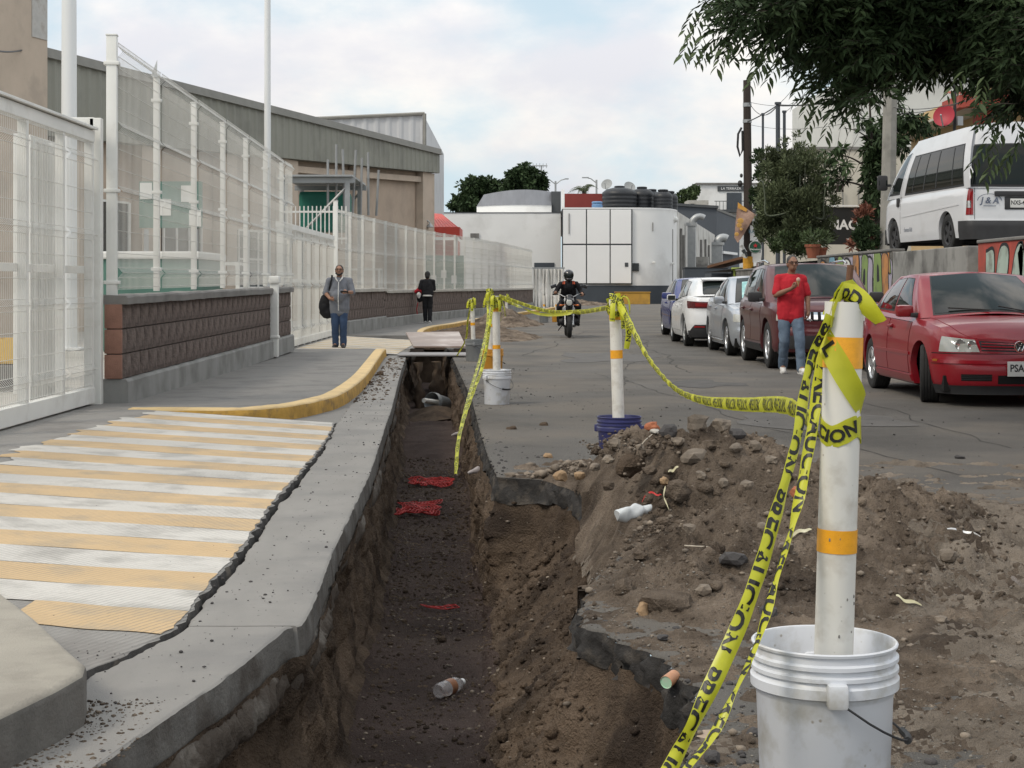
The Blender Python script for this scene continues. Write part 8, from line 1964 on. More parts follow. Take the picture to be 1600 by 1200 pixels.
# ---- tapes: real ribbons with printed letters
m_tape = mat('tape_yellow', (.50, .52, .022), .35, .10, 6, spec=.5, second=(.60, .60, .04))
_b = m_tape.node_tree.nodes['Principled BSDF']; _o = m_tape.node_tree.nodes['Material Output']
_tl = m_tape.node_tree.nodes.new('ShaderNodeBsdfTranslucent'); _tl.inputs[0].default_value = (.50, .50, .025, 1); _mx = m_tape.node_tree.nodes.new('ShaderNodeMixShader'); _mx.inputs[0].default_value = .28
m_tape.node_tree.links.new(_b.outputs[0], _mx.inputs[1]); m_tape.node_tree.links.new(_tl.outputs[0], _mx.inputs[2]); m_tape.node_tree.links.new(_mx.outputs[0], _o.inputs[0])
m_print = mat('tape_print', (.012, .012, .010), .4, .1, 5)
TXT = None
def tape(label, pts, width, roll, words='PRECAUCION', curl=.15, start=0.0, n=24, wob=0.0, letter=.80, both=True, parent=None, gap=.10, name='caution_tape', voff=0.0, bold=.012):
    """pts centre line; roll(t) = direction across the tape"""
    global TXT
    C = catmull(pts, max(4, n // max(1, len(pts) - 1))); m_ = len(C)
    S = np.concatenate([[0], np.cumsum(np.linalg.norm(np.diff(C, axis=0), axis=1))]); L = S[-1]
    fr = []
    for i in range(m_):
        t = S[i] / L; d = Vector(C[min(i + 1, m_ - 1)] - C[max(i - 1, 0)]).normalized()
        a = Vector(roll(t)); a = (a - d * a.dot(d)).normalized(); fr.append((Vector(C[i]), d, a, d.cross(a)))
    wd = width if callable(width) else (lambda t: width)
    def at(s, v, lift=0.0):
        s = min(max(s, 0), L); i = min(int(np.searchsorted(S, s, 'right')) - 1, m_ - 2); f = (s - S[i]) / max(1e-9, S[i + 1] - S[i])
        c = fr[i][0].lerp(fr[i + 1][0], f); a = fr[i][2].lerp(fr[i + 1][2], f).normalized(); nn = fr[i][3].lerp(fr[i + 1][3], f).normalized()
        w_ = wd(s / L); bend = curl * w_ * (1 - (2 * v - 1) ** 2) + wob * math.sin(s * 21 + v * 2.2) + wob * .6 * math.sin(s * 47 + v * 4)
        return c + a * (v - .5) * w_ + nn * (bend + lift)
    ns = max(8, int(L / .018)) if L < 6 else int(L / .04)
    g = np.array([[tuple(at(L * i / ns, v)) for v in np.linspace(0, 1, 6)] for i in range(ns + 1)])
    if parent is None: o = tag(MB().grid(g).build(name, m_tape, smooth=True, fix=False), label, 'caution tape'); par = o
    else: o = MB().grid(g).build(name, m_tape, parent, smooth=True, fix=False); par = parent
    v, f = text_geo(words, 1.0, bold)
    v = v[:, :2] - v[:, :2].min(0); hgt = v[:, 1].max(); wdt = v[:, 0].max()
    mbs = MB(); w0 = wd(.5); scl = letter * w0 / hgt; wl_ = wdt * scl * 1.15
    s0 = start
    # subdivide long edges a little by triangulating through bmesh
    bm = bmesh.new(); vs = [bm.verts.new((q[0], q[1], 0)) for q in v]
    for ff in f:
        try: bm.faces.new([vs[i] for i in ff])
        except ValueError: pass
    bmesh.ops.triangulate(bm, faces=bm.faces[:]); bmesh.ops.subdivide_edges(bm, edges=[e for e in bm.edges if e.calc_length() > .35], cuts=1); bmesh.ops.triangulate(bm, faces=bm.faces[:])
    bm.verts.index_update(); vv = [q.co.copy() for q in bm.verts]; tt = [[q.index for q in ff.verts] for ff in bm.faces]; bm.free()
    while s0 < L:
        for lift in ((.0012, -.0012) if both else (.0012,)):
            P = []; ok = []
            for q in vv:
                s = s0 + q.x / wdt * wl_; vq = .5 + voff + (q.y / hgt - .5) * letter; P.append(tuple(at(s, min(max(vq, .02), .98), lift))); ok.append(0 <= s <= L and -.25 < vq < 1.25)
            keep = [tr_ for tr_ in tt if all(ok[i] for i in tr_)]
            if keep: mbs.add(P, keep)
        s0 += wl_ + gap
    if mbs.v: mbs.build('lettering', m_print, o if parent is None else parent, fix=False)['kind'] = 'stuff'
    return o
cross = lambda v: (lambda t: v)
# near pole: two strands running down to the trench
A = nb + Vector((-.040, -.035, -.03))
e1 = W(1040, 1215, 3.45); e2 = W(890, 1500, 3.1)
tape('caution tape stretched from the top of the nearest post down into the trench', [A, W(1268, 560, 3.80), W(1243, 690, 3.72), W(1205, 830, 3.62), W(1160, 965, 3.56), W(1095, 1105, 3.49), e1, e2], .037, lambda t: (1, .75 + .5 * math.sin(t * 9), .35), curl=.22, start=.02, wob=.0022, letter=1.1, gap=.04, voff=-.38, bold=.03)
tape('second strand of tape hanging behind the first from the nearest post', [nb + Vector((-.041, -.01, -.05)), W(1279, 600, 3.86), W(1258, 735, 3.82), W(1222, 880, 3.74), W(1180, 1010, 3.68), W(1120, 1140, 3.6), W(1055, 1225, 3.52), W(900, 1500, 3.2)], lambda t: .034 - .010 * t, lambda t: (.8, -1.6 + 1.1 * math.sin(t * 11), .4), curl=.2, start=.10, wob=.003, letter=1.3, gap=.04, voff=.40, bold=.03)
# tape wrapped round the near post (parts of one wrapped tape)
wr_ = thing('caution_tape', 'caution tape knotted and wrapped round the head of the nearest post', 'caution tape', tuple(nb))
def pole_pt(f, a, r=.0475): c = na.lerp(nb, f); return c + Vector((math.cos(a), math.sin(a), 0)) * r
ax = (nb - na).normalized()
Z = Vector((0, 0, 1))
tape(None, [pole_pt(.70 + .012 * math.sin(k * .7), -4.2 + k * .30, .0468) for k in range(18)], .050, cross(tuple(Z)), words='CION', bold=.035, curl=.0, start=.052, letter=.62, both=False, parent=wr_, gap=.30, name='loop')
tape(None, [pole_pt(f, a, .0476) for f, a in ((.945, -3.5), (.925, -3.0), (.895, -2.5), (.86, -2.0), (.82, -1.5), (.785, -1.0), (.76, -.5), (.75, 0), (.745, .5))], .052, cross(tuple(Z * .9 + Vector((.2, 0, 0)))), words='L', bold=.035, curl=.0, start=.060, letter=.7, both=False, parent=wr_, gap=.5, name='diagonal_wrap')
tape(None, [nb + Vector((-.048, -.03, -.055)), nb + Vector((-.038, -.03, -.018)), nb + Vector((-.012, -.02, .022)), nb + Vector((.012, -.02, .020)), nb + Vector((.036, -.034, -.002)), nb + Vector((.060, -.036, -.028)), nb + Vector((.078, -.03, -.046))], lambda t: .030 + .016 * math.sin(t * 3.1), cross((.35, -.45, .8)), words='OD', bold=.03, curl=.25, start=.075, letter=.66, both=False, parent=wr_, gap=.5, wob=.006, name='knot')
tape(None, [nb + Vector((-.046, .0, -.035)), nb + Vector((-.025, -.015, .018)), nb + Vector((.0, -.005, .035)), nb + Vector((.02, .01, .02)), nb + Vector((.04, .02, -.03))], .045, cross((.3, -.5, .7)), words='PR', curl=.3, start=.02, parent=wr_, wob=.003, name='knot')
# road tape: blue bucket post to near post
q0 = bb_ + Vector((.02, -.03, -.03)); q9 = pole_pt(.70, 2.6)
tape('caution tape sagging onto the road from the blue bucket post to the nearest post', [q0, W(985, 508, 11.0), W(1008, 552, 10.4), W(1035, 588, 9.6), W(1062, 612, 8.7), W(1100, 626, 7.6), W(1160, 632, 6.3), W(1230, 634, 4.9), q9], lambda t: .052 - .022 * math.sin(min(1, t * 1.6) * 3.14159), lambda t: (0, 1.0 + .6 * math.sin(t * 14), .8), curl=.15, start=.2, wob=.003, both=False)
tape('short loose end of tape hanging from the blue bucket post', [bb_ + Vector((.035, -.04, -.02)), W(981, 500, 11.2), W(982, 520, 11.2), W(979, 545, 11.2)], .045, cross((1, .4, .2)), curl=.2, wob=.006)
kn1 = thing('caution_tape', 'bundle of tape tied round the head of the blue bucket post', 'caution tape', tuple(bb_))
def knot(th, c, r, seeds, big=1.0):
    for k in range(seeds):
        a0 = rng.uniform(0, 6.28); z0 = rng.uniform(-.10, .03) * big
        tape(None, [c + Vector((math.cos(a0 + q) * (r + .006 * k), math.sin(a0 + q) * (r + .006 * k), z0 + .02 * math.sin(q * 2 + k))) for q in np.linspace(0, 5.2, 9)], .042 * big, cross((rng.uniform(-.5, .5), .3, 1)), words='PRECAUCION', curl=.1, parent=th, wob=.003, both=False, name='loop')
    for k in range(3):
        a0 = -1.57 + rng.uniform(-1.4, 1.4); d = Vector((math.cos(a0), math.sin(a0), 0))
        tape(None, [c + d * r, c + d * (r + .02) + Vector((0, 0, .03 - .03 * k)), c + d * (r + .05) + Vector((0, 0, .0 - .06 * k)), c + d * (r + .06) + Vector((0, 0, -.09 - .05 * k))], .036 * big, cross((-d.y, d.x, .2)), words='PR', curl=.2, parent=th, wob=.004, both=False, name='loose_end')
knot(kn1, bb_ + Vector((0, 0, -.01)), .046, 3)
kn2 = thing('caution_tape', 'bundle of tape tied round the head of the smaller white bucket post', 'caution tape', tuple(wb3)); knot(kn2, wb3 + Vector((0, 0, -.03)), .046, 4)
kn3 = thing('caution_tape', 'tape tied in a bow on the grey bucket post behind the boards', 'caution tape', tuple(gb_)); knot(kn3, gb_ + Vector((0, 0, -.02)), .042, 3, 1.3)
kn4 = thing('caution_tape', 'tape tangled round the orange bucket post', 'caution tape', tuple(ob)); knot(kn4, ob + Vector((0, 0, -.02)), .042, 3, 1.4)
kn5 = thing('caution_tape', 'scrap of tape on the far post by the fence', 'caution tape', tuple(fb_)); knot(kn5, fb_ + Vector((0, 0, .02)), .05, 2, 1.8)
tape('upper strand of tape crossing in front of the motorcycle', [wb3 + Vector((.04, -.02, .0)), W(850, 485, 15.3), W(905, 487, 13.2), bb_ + Vector((-.04, -.03, -.055))], .032, cross((0, .3, 1)), curl=.1, start=.1, both=False)
tape('lower twisted strand of tape crossing in front of the motorcycle', [wb3 + Vector((.04, -.02, -.02)), W(840, 490, 15.5), W(900, 489, 13.3), bb_ + Vector((-.04, -.03, -.06))], .026, lambda t: (0, math.sin(t * 7), math.cos(t * 7)), curl=.1, both=False)
tape('tape running from the smaller white bucket post down the trench wall', [wb3 + Vector((-.03, -.03, -.05)), W(757, 560, 17.2), W(742, 605, 16.6), W(726, 650, 15.9), W(716, 690, 15.2), W(712, 742, 14.6)], .034, lambda t: (1, math.sin(t * 9), .3 + .5 * math.cos(t * 6)), curl=.2, wob=.004)
tape('tape dropping from the orange bucket post over the trench edge', [ob + Vector((-.03, -.03, -.05)), W(762, 505, 23), W(750, 560, 21), W(738, 600, 19.5), W(727, 640, 18), W(716, 690, 17)], .036, lambda t: (1, math.cos(t * 8), .2), curl=.2, wob=.004)
tape('tape linking the far post and the orange bucket post', [fb_, W(782, 500, 40), ob + Vector((0, 0, -.2))], .04, cross((0, .3, 1)), curl=.1)
tape('slack tape from the grey bucket post to the boards', [gb_ + Vector((0, 0, -.05)), W(731, 500, 28.5), W(728, 530, 29), W(714, 556, 29.3)], .03, cross((1, .2, .2)))
# ---- boards laid over the trench
m_ply = mat('wet_plywood', (.22, .155, .12), .35, .16, 1.1, .2, 40, dirt=((.42, .36, .32), .42, 1.6, .9))
m_plank = mat('grey_plank', (.26, .25, .25), .7, .12, 2, .3, 40, stretch=(.6, 4, 2))
pk_ = thing('plank', 'thin grey plank bridging the trench', 'plank', (-1.42, 29.9, .02)); MB().box((-1.42, 29.9, .035), (1.22, 1.1, .028), bev=.004).build('board', m_plank, pk_)
py_ = thing('plywood_sheet', 'brown plywood sheet resting raised behind the grey plank', 'board', (-1.4, 32, .1))
c4 = [W(646, 541, 30.6), W(728, 541, 30.6), W(717, 518, 33.2), W(634, 519, 33.2)]
MB().add([tuple(q) for q in c4] + [tuple(q - Vector((0, 0, .028))) for q in c4], [(0, 1, 2, 3), (7, 6, 5, 4), (0, 4, 5, 1), (1, 5, 6, 2), (2, 6, 7, 3), (3, 7, 4, 0)]).build('board', m_ply, py_)
for x, y, z in ((-1.75, 30.7, .065), (-.95, 30.7, .065), (-1.5, 33, .16)): MB().box((x, y, z), (.25, .2, z * 2 - .05)).build('bearer', m_wood, py_)
# ---- litter
def clear_plastic(nm, c, rough=.08, alpha=.35): return mat(nm, c, rough, .1, 14, spec=.8, alpha=alpha, coat=.5)
m_pet = clear_plastic('clear_plastic', (.55, .52, .52), .12, .42)
p = G(702, 1073, -.90); z = trench_z(p.x, p.y); bt = thing('bottle', 'clear crushed plastic bottle with a brown label on the trench bottom', 'bottle', (p.x, p.y, z + .045), R(60))
Tb = Matrix.Rotation(R(90), 4, 'Y') @ Matrix.Scale(1.3, 4)
pr = [(0, -.085), (.026, -.085), (.032, -.075), (.033, -.05), (.0315, -.04), (.033, -.03), (.033, .02), (.0315, .03), (.033, .04), (.026, .07), (.014, .088), (.013, .10), (0, .10)]
link('shell', MB().lathe(pr, n=24, T=Tb).mesh('shell', m_pet, None, False, 50), bt); link('label', MB().lathe([(.0338, -.025), (.0338, .018)], n=24, T=Tb).mesh('label', mat('label_brown', (.28, .13, .07), .5, .2, 20), None, False, 40), bt)
link('cap', MB().lathe([(.015, .09), (.015, .106), (0, .106)], n=16, T=Tb).mesh('cap', m_wpanel, None, False, 40), bt)
def on_heap(px, py):
    best = None
    for Y in np.arange(5, 12, .02):
        p = W(px, py, Y); gz = max(0, float(mound_h(np.array([p.x]), np.array([p.y]))[0]))
        if p.z <= gz: return Vector((p.x, p.y, gz))
        best = p
    return best
p = on_heap(990, 812); b2 = thing('bottle', 'crumpled white plastic bottle at the left edge of the dirt heap', 'bottle', (p.x, p.y, p.z + .03), R(25))
Tb = Matrix.Rotation(R(82), 4, 'Y')
rows = []
for t in np.linspace(0, 1, 16):
    r = .034 * (1 - .12 * math.sin(t * 19)) * (1 if .06 < t < .8 else .62 if t >= .8 else .8); rows.append([(r * math.cos(a) * (1 + .14 * math.sin(3 * a + t * 9)), r * math.sin(a) * (.8 + .1 * math.sin(a * 2 + t * 5)), (t - .5) * .19 + .006 * math.sin(a * 2)) for a in np.linspace(0, 2 * math.pi, 20, endpoint=False)])
mb = MB().grid(np.array(rows), closed=True); mb.f.append(tuple(range(20))); mb.f.append(tuple(range(15 * 20, 16 * 20))); mb.m += [0, 0]
for i in range(len(mb.v)): mb.v[i] = tuple(Tb @ Vector(mb.v[i]))
link('shell', mb.mesh('shell', mat('milky_plastic', (.50, .52, .53), .25, .12, 20, spec=.6), None, False, 60), b2)
p = W(1041, 1066, 5.36); cn_ = thing('tin_can', 'tin can with a pale green end stuck in the broken asphalt edge', 'can', tuple(p)); Tc = Matrix.Translation((0, 0, 0)) @ Matrix.Rotation(R(-32), 4, 'Z') @ Matrix.Rotation(R(98), 4, 'X')
link('side', MB().lathe([(.021, -.06), (.0215, 0), (.0205, .002)], n=24, T=Tc).mesh('side', mat('can_copper', (.40, .20, .11), .4, .15, 20), None, False, 40), cn_); link('end', MB().lathe([(.0205, .002), (.019, -.001), (0, -.001)], n=24, T=Tc).mesh('end', mat('can_end', (.55, .62, .50), .4, .15, 60, second=(.30, .52, .36)), None, False, 40), cn_)
# red netting in the trench
m_net = mat('red_netting', (.42, .025, .022), .6, .2, 8)
def netting(label, c0, lx, ly, seed, n=15, m=24, amp=.05):
    P = np.zeros((m, n, 3))
    for i in range(m):
        for k in range(n):
            x = c0[0] + (k / (n - 1) - .5) * lx + .03 * math.sin(i * .7 + seed); y = c0[1] + (i / (m - 1) - .5) * ly + .05 * math.sin(k * .8 + seed)
            P[i, k] = (x, y, trench_z(x, y) + .025)
    q = P.reshape(-1, 3); q[:, 2] += amp * np.abs(fbm(q + seed, 3.2, 3)); q[:, :2] += (.03 * np.stack([fbm(q + seed, 6, 2), fbm(q + seed + 7, 6, 2)], 1)); P = q.reshape(m, n, 3)
    mb = MB()
    for i in range(m): mb.tube([tuple(v) for v in P[i]], .0042, 4, caps=False)
    for k in range(n): mb.tube([tuple(v) for v in P[:, k]], .0042, 4, caps=False)
    return tag(mb.build('safety_netting', m_net, fix=False), label, 'netting')
p = G(668, 762, -.88); netting('folded red safety netting lying across the trench bottom', (p.x + .02, p.y + .2), .44, .55, 1, 17, 22, .09)
p = G(655, 795, -.9); netting('spread out red safety netting just in front of the folded piece', (p.x, p.y - .1), .36, .95, 5, 14, 24, .05)
p = G(690, 948, -.93); netting('thin red netting scraps half buried in the trench bottom', (p.x, p.y), .22, .07, 9, 6, 3, .01)
# bucket with a pipe lying in the trench
p = G(690, 636, -.74); bk = thing('fallen_bucket', 'grey bucket lying on its side in the trench with a pipe in it', 'bucket', (-1.17, 26.4, -.60))
tl_ = Matrix.Translation((0, 0, 0)) @ Matrix.Rotation(R(-35), 4, 'Z') @ Matrix.Rotation(R(78), 4, 'X') @ Matrix.Translation((0, 0, -.18))
bucket_mesh(bk, .15, .36, m_bucket_g, tilt=tl_, bail=False)
link('pipe', MB().tube([tl_ @ Vector((.02, .02, .1)), tl_ @ Vector((.05, -.02, .62))], .038, 14).mesh('pipe', m_pvc, None, False, 40), bk)
rows = [[(-1.2 + .5 * math.sin(a) * k, 26.0 + .6 * math.cos(a) * k, -.78 + .20 * (1 - k)) for a in np.linspace(0, 6.283, 20)] for k in (0.01, .4, .8, 1.1)]
Q = np.array(rows).reshape(-1, 3); Q[:, 2] += .04 * fbm(Q, 6, 3); tag(MB().grid(Q.reshape(4, 20, 3)).build('soil_ledge', m_soil, smooth=True), kind='stuff')
# twigs, husks and scraps
m_twig = mat('pale_twig', (.45, .40, .33), .8, .15, 9); m_husk = mat('dry_husk', (.42, .38, .22), .8, .2, 9, second=(.50, .48, .36)); m_card = mat('cardboard', (.33, .26, .20), .9, .1, 6)
def strip(label, cat_, pxs, w_, mt, heap=True, lift=.015, name='scrap'):
    pts = [on_heap(a, b) + Vector((0, 0, lift)) for a, b in pxs] if heap else [G(a, b, 0) + Vector((0, 0, lift)) for a, b in pxs]
    C = catmull(pts, 5); g = []
    for i, c in enumerate(C):
        k = math.sin(math.pi * (i + .6) / (len(C) + .2)) ** .5; g.append([tuple(np.array(c) + np.array([0, v * w_ * k, v * w_ * .6 * k + .004 * math.sin(i)])) for v in (-.5, 0, .5)])
    return tag(MB().grid(np.array(g)).build(name, mt, smooth=True, fix=False), label, cat_)
tag(MB().tube([on_heap(996, 711) + Vector((0, 0, .01)), on_heap(1008, 697) + Vector((0, 0, .03)), on_heap(1019, 687) + Vector((0, 0, .02))], [.004, .0035, .003], 6).build('stick', m_twig), 'thin white stick lying on the left slope of the heap', 'stick')
tag(MB().tube([on_heap(1070, 857) + Vector((0, 0, .012)), on_heap(1090, 861) + Vector((0, 0, .014)), on_heap(1107, 863) + Vector((0, 0, .012))], .003, 6).build('stick', m_twig), 'pale root lying low on the heap', 'stick')
strip('dry maize husk hanging on the middle of the heap', 'husk', [(1040, 768), (1037, 784), (1045, 800)], .035, m_husk, name='husk'); strip('small dry husk above the larger one on the heap', 'husk', [(1044, 748), (1052, 742), (1060, 737)], .02, m_husk, name='husk')
strip('curled dry leaf blade beside the nearest post', 'leaf', [(1222, 858), (1238, 844), (1255, 838), (1268, 836)], .022, m_husk, name='dry_leaf'); strip('dry husk on the thin dirt right of the nearest post', 'husk', [(1400, 938), (1415, 948), (1440, 953)], .018, m_husk, name='husk')
strip('white scrap of plastic on the far right of the dirt', 'scrap', [(1480, 833), (1510, 836), (1532, 843)], .015, m_wpanel, name='plastic_scrap'); strip('red plastic thread in the middle of the heap', 'scrap', [(1003, 792), (1012, 782), (1025, 778), (1034, 781)], .014, m_net, name='plastic_thread')
tag(MB().add([tuple(G(1088, 1153) + Vector((0, 0, .004))), tuple(G(1112, 1160) + Vector((0, 0, .006))), tuple(G(1120, 1147) + Vector((0, 0, .014))), tuple(G(1098, 1146) + Vector((0, 0, .01)))], [(0, 1, 2, 3)]).build('cardboard_scrap', m_card, fix=False), 'torn piece of cardboard at the trench edge left of the near bucket', 'scrap')
strip('clear plastic scrap at the right edge of the dirt', 'scrap', [(1580, 915), (1592, 922), (1604, 930)], .04, m_pet, name='plastic_scrap')
for (px, py, lab) in ((716, 702, 'white rag in the trench beyond the red netting'), (748, 853, 'grey plastic scrap at the foot of the trench bank')):
    p = G(px, py, -.88); z = trench_z(p.x, p.y); o = blobby('rag', [('c', (-.08, 0, 0), (.0, .02, .02), .02, .03), ('c', (0, .02, .02), (.09, -.02, .0), .025, .015)], mat('rag_%d' % px, (.34, .31, .31), .8, .2, 20), None, .009, 3, .02, px); o.location = (p.x, p.y, z + .02); tag(o, lab, 'rag')
# ---------------------------------------------------------------- loose stones
ico = bmesh.new(); bmesh.ops.create_icosphere(ico, subdivisions=1, radius=1.0); ico.verts.index_update()
ICV = np.array([v.co[:] for v in ico.verts]); ICF = np.array([[v.index for v in f.verts] for f in ico.faces]); ico.free()
def scatter(name, pts, sizes, mt, label=None, flat=.7):
    V = []; Fs = []; n = len(pts)
    for i in range(n):
        v = ICV * (1 + .35 * (rng.random((len(ICV), 1)) - .5)) * (sizes[i] * np.array([1, .6 + .5 * rng.random(), flat * (.6 + .5 * rng.random())]))
        a = rng.random() * 6.28; c, s = math.cos(a), math.sin(a)
        v = np.stack([v[:, 0] * c - v[:, 1] * s, v[:, 0] * s + v[:, 1] * c, v[:, 2]], 1) + pts[i]
        Fs.append(ICF + len(V) * len(ICV)); V.append(v)
    return tag(np_mesh(name, np.concatenate(V), np.concatenate(Fs), mt), kind='stuff', label=label)
m_stone = mat('field_stone', (0.125, 0.105, 0.088), .9, .35, 3.5, .5, 80, second=(0.22, 0.18, 0.14))
m_stone_dk = mat('dark_stone', (0.060, 0.056, 0.056), .9, .3, 6, .5, 80)
m_stone_tan = mat('tan_stone', (0.30, 0.20, 0.115), .9, .2, 8, .4, 80)
m_brick_chunk = mat('red_brick_chunk', (0.34, 0.12, 0.06), .9, .2, 10, .5, 80)
def sizes(n, lo, hi): return lo * (hi / lo) ** (rng.random(n) ** 2.2)
# on the heap
x = rng.uniform(0, 3.9, 26000); y = 3.9 + 7.6 * rng.random(26000)
z = mound_h(x, y); k = (z > -.01) & (x > Rx(y) + .01)
k &= rng.random(26000) < np.where(z > .07, 1, .35)
P = np.stack([x, y, z], 1)[k]
h_ = len(P) * 3 // 4; scatter('gravel', P[:h_], sizes(h_, .004, .017), m_mound, 'crumbs of soil over the dirt heap'); scatter('gravel', P[h_:], sizes(len(P) - h_, .004, .021), m_stone, 'loose pebbles over the dirt heap')
x = rng.normal(.45, .3, 260); y = rng.normal(10.9, .35, 260); k = x > Rx(y) + .03
P = np.stack([x, y, np.maximum(mound_h(x, y), 0)], 1)[k]
scatter('gravel', P, sizes(len(P), .015, .05), m_stone, 'stones rolled down the left foot of the heap')
x = rng.uniform(.1, 3.4, 1500); y = 5.6 + 5.4 * rng.random(1500); z = mound_h(x, y); k = (z > .06) & (x > Rx(y) + .06); P = np.stack([x, y, z - .006], 1)[k]
scatter('gravel', P, sizes(len(P), .012, .05), m_mound, 'clods of earth in the dirt heap', .85)
y = 4.4 + 6.4 * rng.random(900); x = -.1 + (Rx(y) + .05) * rng.random(900); P = np.array([(a, b, trench_z(a, b) - .004) for a, b in zip(x, y)]); P = P[P[:, 2] < -.15]
scatter('gravel', P, sizes(len(P), .012, .05), m_soil, 'clods of earth on the trench bank', .85)
# on the asphalt
n = 1500; y = 4 + 22 * rng.random(n) ** 1.6; x = Rx(y) + rng.exponential(.5, n); k = x < 5
P = np.stack([x, y, np.maximum(.002, 0 * x)], 1)[k]
scatter('gravel', P, sizes(len(P), .004, .022), m_stone_dk, 'crumbs of dirt on the asphalt beside the trench')
n = 700; y = 5 + 22 * rng.random(n); x = rng.uniform(.5, 5, n)
scatter('gravel', np.stack([x, y, 0 * x + .002], 1), sizes(n, .003, .014), m_stone_dk, 'crumbs of dirt on the open road')
n = 9000; y = 3.6 + 3.6 * rng.random(n) ** 1.2; x = rng.uniform(.3, 3.4, n); k = x > Rx(y) + .012
P = np.stack([x, y, np.maximum(0, mound_h(x, y)) + .0005], 1)[k]; scatter('gravel', P, sizes(len(P), .002, .007), mat('grit', (.17, .155, .135), .95, .4, 9), 'grit over the asphalt around the near bucket')
# in the trench
y = 4.2 + 16 * rng.random(13000) ** 1.3; x = Lx(y) + .06 + (Rx(y) - Lx(y) - .08) * rng.random(13000)
z = np.array([trench_z(a, b) for a, b in zip(x, y)]); 
k = z < -.12
P = np.stack([x, y, z], 1)[k]; h_ = len(P) * 3 // 4; scatter('gravel', P[:h_], sizes(h_, .004, .024), m_soil, 'crumbs of earth on the trench bottom and bank'); scatter('gravel', P[h_:], sizes(len(P) - h_, .003, .016), m_stone, 'pebbles on the trench bottom and bank')
# crumbs on slab and ramp
n = 430; y = 4.0 + 14 * rng.random(n) ** 1.5; x = Cx(y) + (Lx(y) - Cx(y)) * rng.random(n)
scatter('gravel', np.stack([x, y, 0 * x + .002], 1), sizes(n, .002, .010), m_stone_dk, 'crumbs of soil on the gutter slab')
n = 200; y = 5.6 + 9 * rng.random(n) ** 2; x = Cx(y) - rng.exponential(.4, n); k = x > RAMP_TOP
P = np.stack([x, y, ramp_z(x, y) + .006], 1)[k]
scatter('gravel', P, sizes(len(P), .0016, .006), m_stone_dk, 'crumbs of soil on the striped ramp')
n = 1400; y = 3.9 + 1.2 * rng.random(n); x = -1.34 + .10 * np.clip((4.9 - y), 0, 1) * 0 + .30 * rng.random(n) ** 1.8
scatter('gravel', np.stack([x, y, 0 * x + .001], 1), sizes(n, .002, .010), m_mound, 'reddish dirt lying in the gutter by the near kerb')
n = 500; y = 18 + 11 * rng.random(n); x = np.interp(y, [18, 29], [-1.72, -2.12]) + .32 * rng.random(n) ** 2
scatter('gravel', np.stack([x, y, 0 * x + .001], 1), sizes(n, .006, .035), m_soil, 'dirt along the foot of the ochre kerb')
# single rocks
ROCKS = []
def rock(px, py, r, mt, label, Y=None, group=None, flat=.75, where='mound'):
    if Y is None:   # walk the view ray until it meets the ground there
        best = (9, 4)
        for Y in np.arange(4.0, 14, .02):
            p = W(px, py, Y)
            gz = float(mound_h(np.array([p.x]), np.array([p.y]))[0]) if where == 'mound' else (trench_z(p.x, p.y) if where == 'trench' else 0.0)
            if where == 'mound': gz = max(gz, 0)
            if p.z - gz < best[0]: best = (p.z - gz, Y)
            if p.z <= gz: break
        else: Y = best[1]
    p = W(px, py, Y)
    if where == 'mound': p.z = max(0, float(mound_h(np.array([p.x]), np.array([p.y]))[0]))
    bm = bmesh.new(); bmesh.ops.create_icosphere(bm, subdivisions=2, radius=1.0)
    sx, sy, sz = 1, rng.uniform(.7, 1), flat * rng.uniform(.8, 1.1); ox = rng.random(3) * 50
    V = np.array([q.co[:] for q in bm.verts]); dd = 1 + .35 * vnoise(V * 1.3 + ox) + .18 * vnoise(V * 3.1 + ox)
    V = np.sign(V) * np.abs(V) ** .8
    r *= .74
    V = V * dd[:, None] * np.array([sx, sy, sz]) * r
    for q, c in zip(bm.verts, V): q.co = c
    me = bpy.data.meshes.new('rock'); bm.to_mesh(me); bm.free(); me.materials.append(mt)
    o = link('rock', me, None, (p.x, p.y, p.z + r * .12), (0, 0, rng.random() * 6))
    tag(o, label, 'rock', group); ROCKS.append(o); return o
rock(1247, 772, .048, m_brick_chunk, 'orange brick chunk on the heap beside the tape')
rock(1018, 668, .060, m_brick_chunk, 'dull red brick lump on top of the heap by the blue bucket')
rock(1046, 664, .075, m_stone_dk, 'big charcoal rock on the top ridge of the heap')
rock(1090, 662, .085, m_stone, 'tan and brown rock at the highest point of the heap')
rock(1024, 678, .045, m_conc_pale, 'pale grey flat stone just below the red brick lump', flat=.4)
rock(1128, 670, .07, m_stone, 'brown rock right of the highest point of the heap')
rock(1152, 686, .055, m_stone_dk, 'dark rock on the right end of the top ridge')
rock(876, 745, .052, m_stone_tan, 'round tan stone at the left foot of the heap')
rock(906, 748, .045, m_stone_tan, 'smaller tan stone at the left foot of the heap')
rock(857, 715, .045, m_stone_tan, 'ochre stone at the left edge of the heap near the asphalt')
rock(1038, 755, .035, m_stone_tan, 'small orange stone in the middle of the heap')
rock(1085, 720, .10, m_stone, 'large grey brown clod below the highest point of the heap')
rock(985, 738, .10, m_soil, 'dark earth clod on the left of the heap')
rock(1060, 775, .09, m_mound, 'brown earth clod in the middle of the heap')
rock(1145, 880, .075, m_stone_dk, 'broad dark slab of rock low on the heap left of the tape', flat=.5)
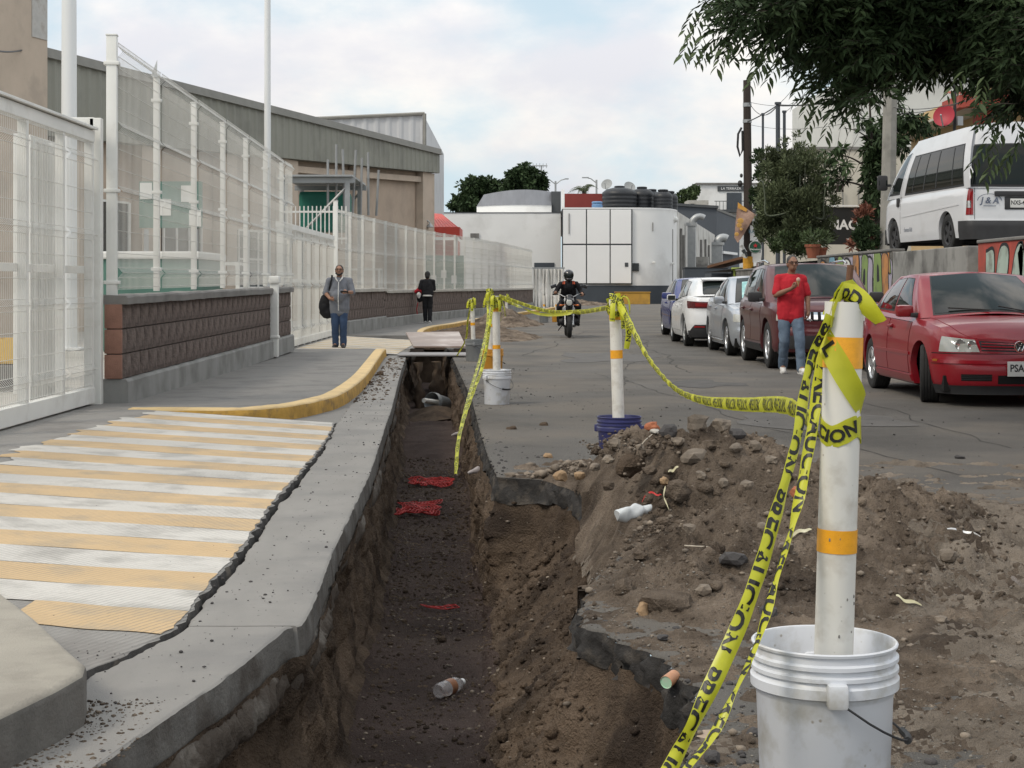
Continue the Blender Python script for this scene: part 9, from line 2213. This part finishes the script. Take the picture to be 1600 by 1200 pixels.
rock(975, 925, .065, m_mound, 'brown clod resting on the broken asphalt ledge')
rock(1005, 955, .05, m_stone_tan, 'pinkish stone at the front foot of the heap')
rock(1040, 950, .13, m_mound, 'wide brown lump at the front foot of the heap', flat=.5)
rock(1036, 1000, .03, m_stone_dk, 'small flat dark stone in front of the heap', flat=.4)
rock(1200, 960, .045, m_stone_dk, 'black angular stone just left of the near bucket')
rock(1113, 1186, .033, m_stone_dk, 'dark stone on the asphalt left of the near bucket', Y=4.42)
rock(1178, 1150, .030, m_stone_dk, 'dark pebble touching the near white bucket', Y=4.7)
rock(1482, 882, .05, m_stone, 'grey stone on the thin dirt right of the near pole')
rock(1470, 972, .03, m_stone, 'small pale stone right of the near bucket rim')
rock(1500, 718, .05, m_stone_dk, 'black lump alone on the open asphalt', where='road', Y=12.2)
rock(800, 671, .06, m_soil, 'dirt clod on the asphalt left of the heap', where='road', Y=14.6)
rock(850, 666, .055, m_soil, 'dirt clod on the asphalt in front of the blue bucket', where='road', Y=15.0)
rock(594, 585, .09, m_soil, 'dirt clod on the slab at the foot of the ochre kerb', where='road', Y=23.5)
rock(690, 1000, .05, m_soil, 'earth clod on the left of the trench bottom', where='trench', Y=10.4)
LOOSE = ((960, 700, .05), (1000, 705, .04), (1110, 700, .06), (1150, 712, .05), (1180, 705, .055), (1205, 722, .045), (1060, 700, .05), (1095, 745, .05), (1130, 760, .04), (930, 735, .04), (950, 760, .045), (1015, 745, .05), (1165, 760, .05), (1210, 800, .04), (1190, 830, .04), (1080, 830, .05), (1000, 870, .045), (1100, 930, .04), (950, 720, .04), (1230, 860, .045))
ORD = 'first second third fourth fifth sixth seventh eighth ninth tenth eleventh twelfth'.split()
for rown, lo, hi in (('upper slope', 0, 723), ('middle slope', 723, 790), ('lower slope', 790, 2000)):
    for k, (px, py, r) in enumerate(sorted(q for q in LOOSE if lo <= q[1] < hi)):
        rock(px, py, r, m_stone if rng.random() < .6 else m_mound, '%s half buried brown stone from the left on the %s of the heap' % (ORD[k], rown), group='loose stones half buried in the heap')
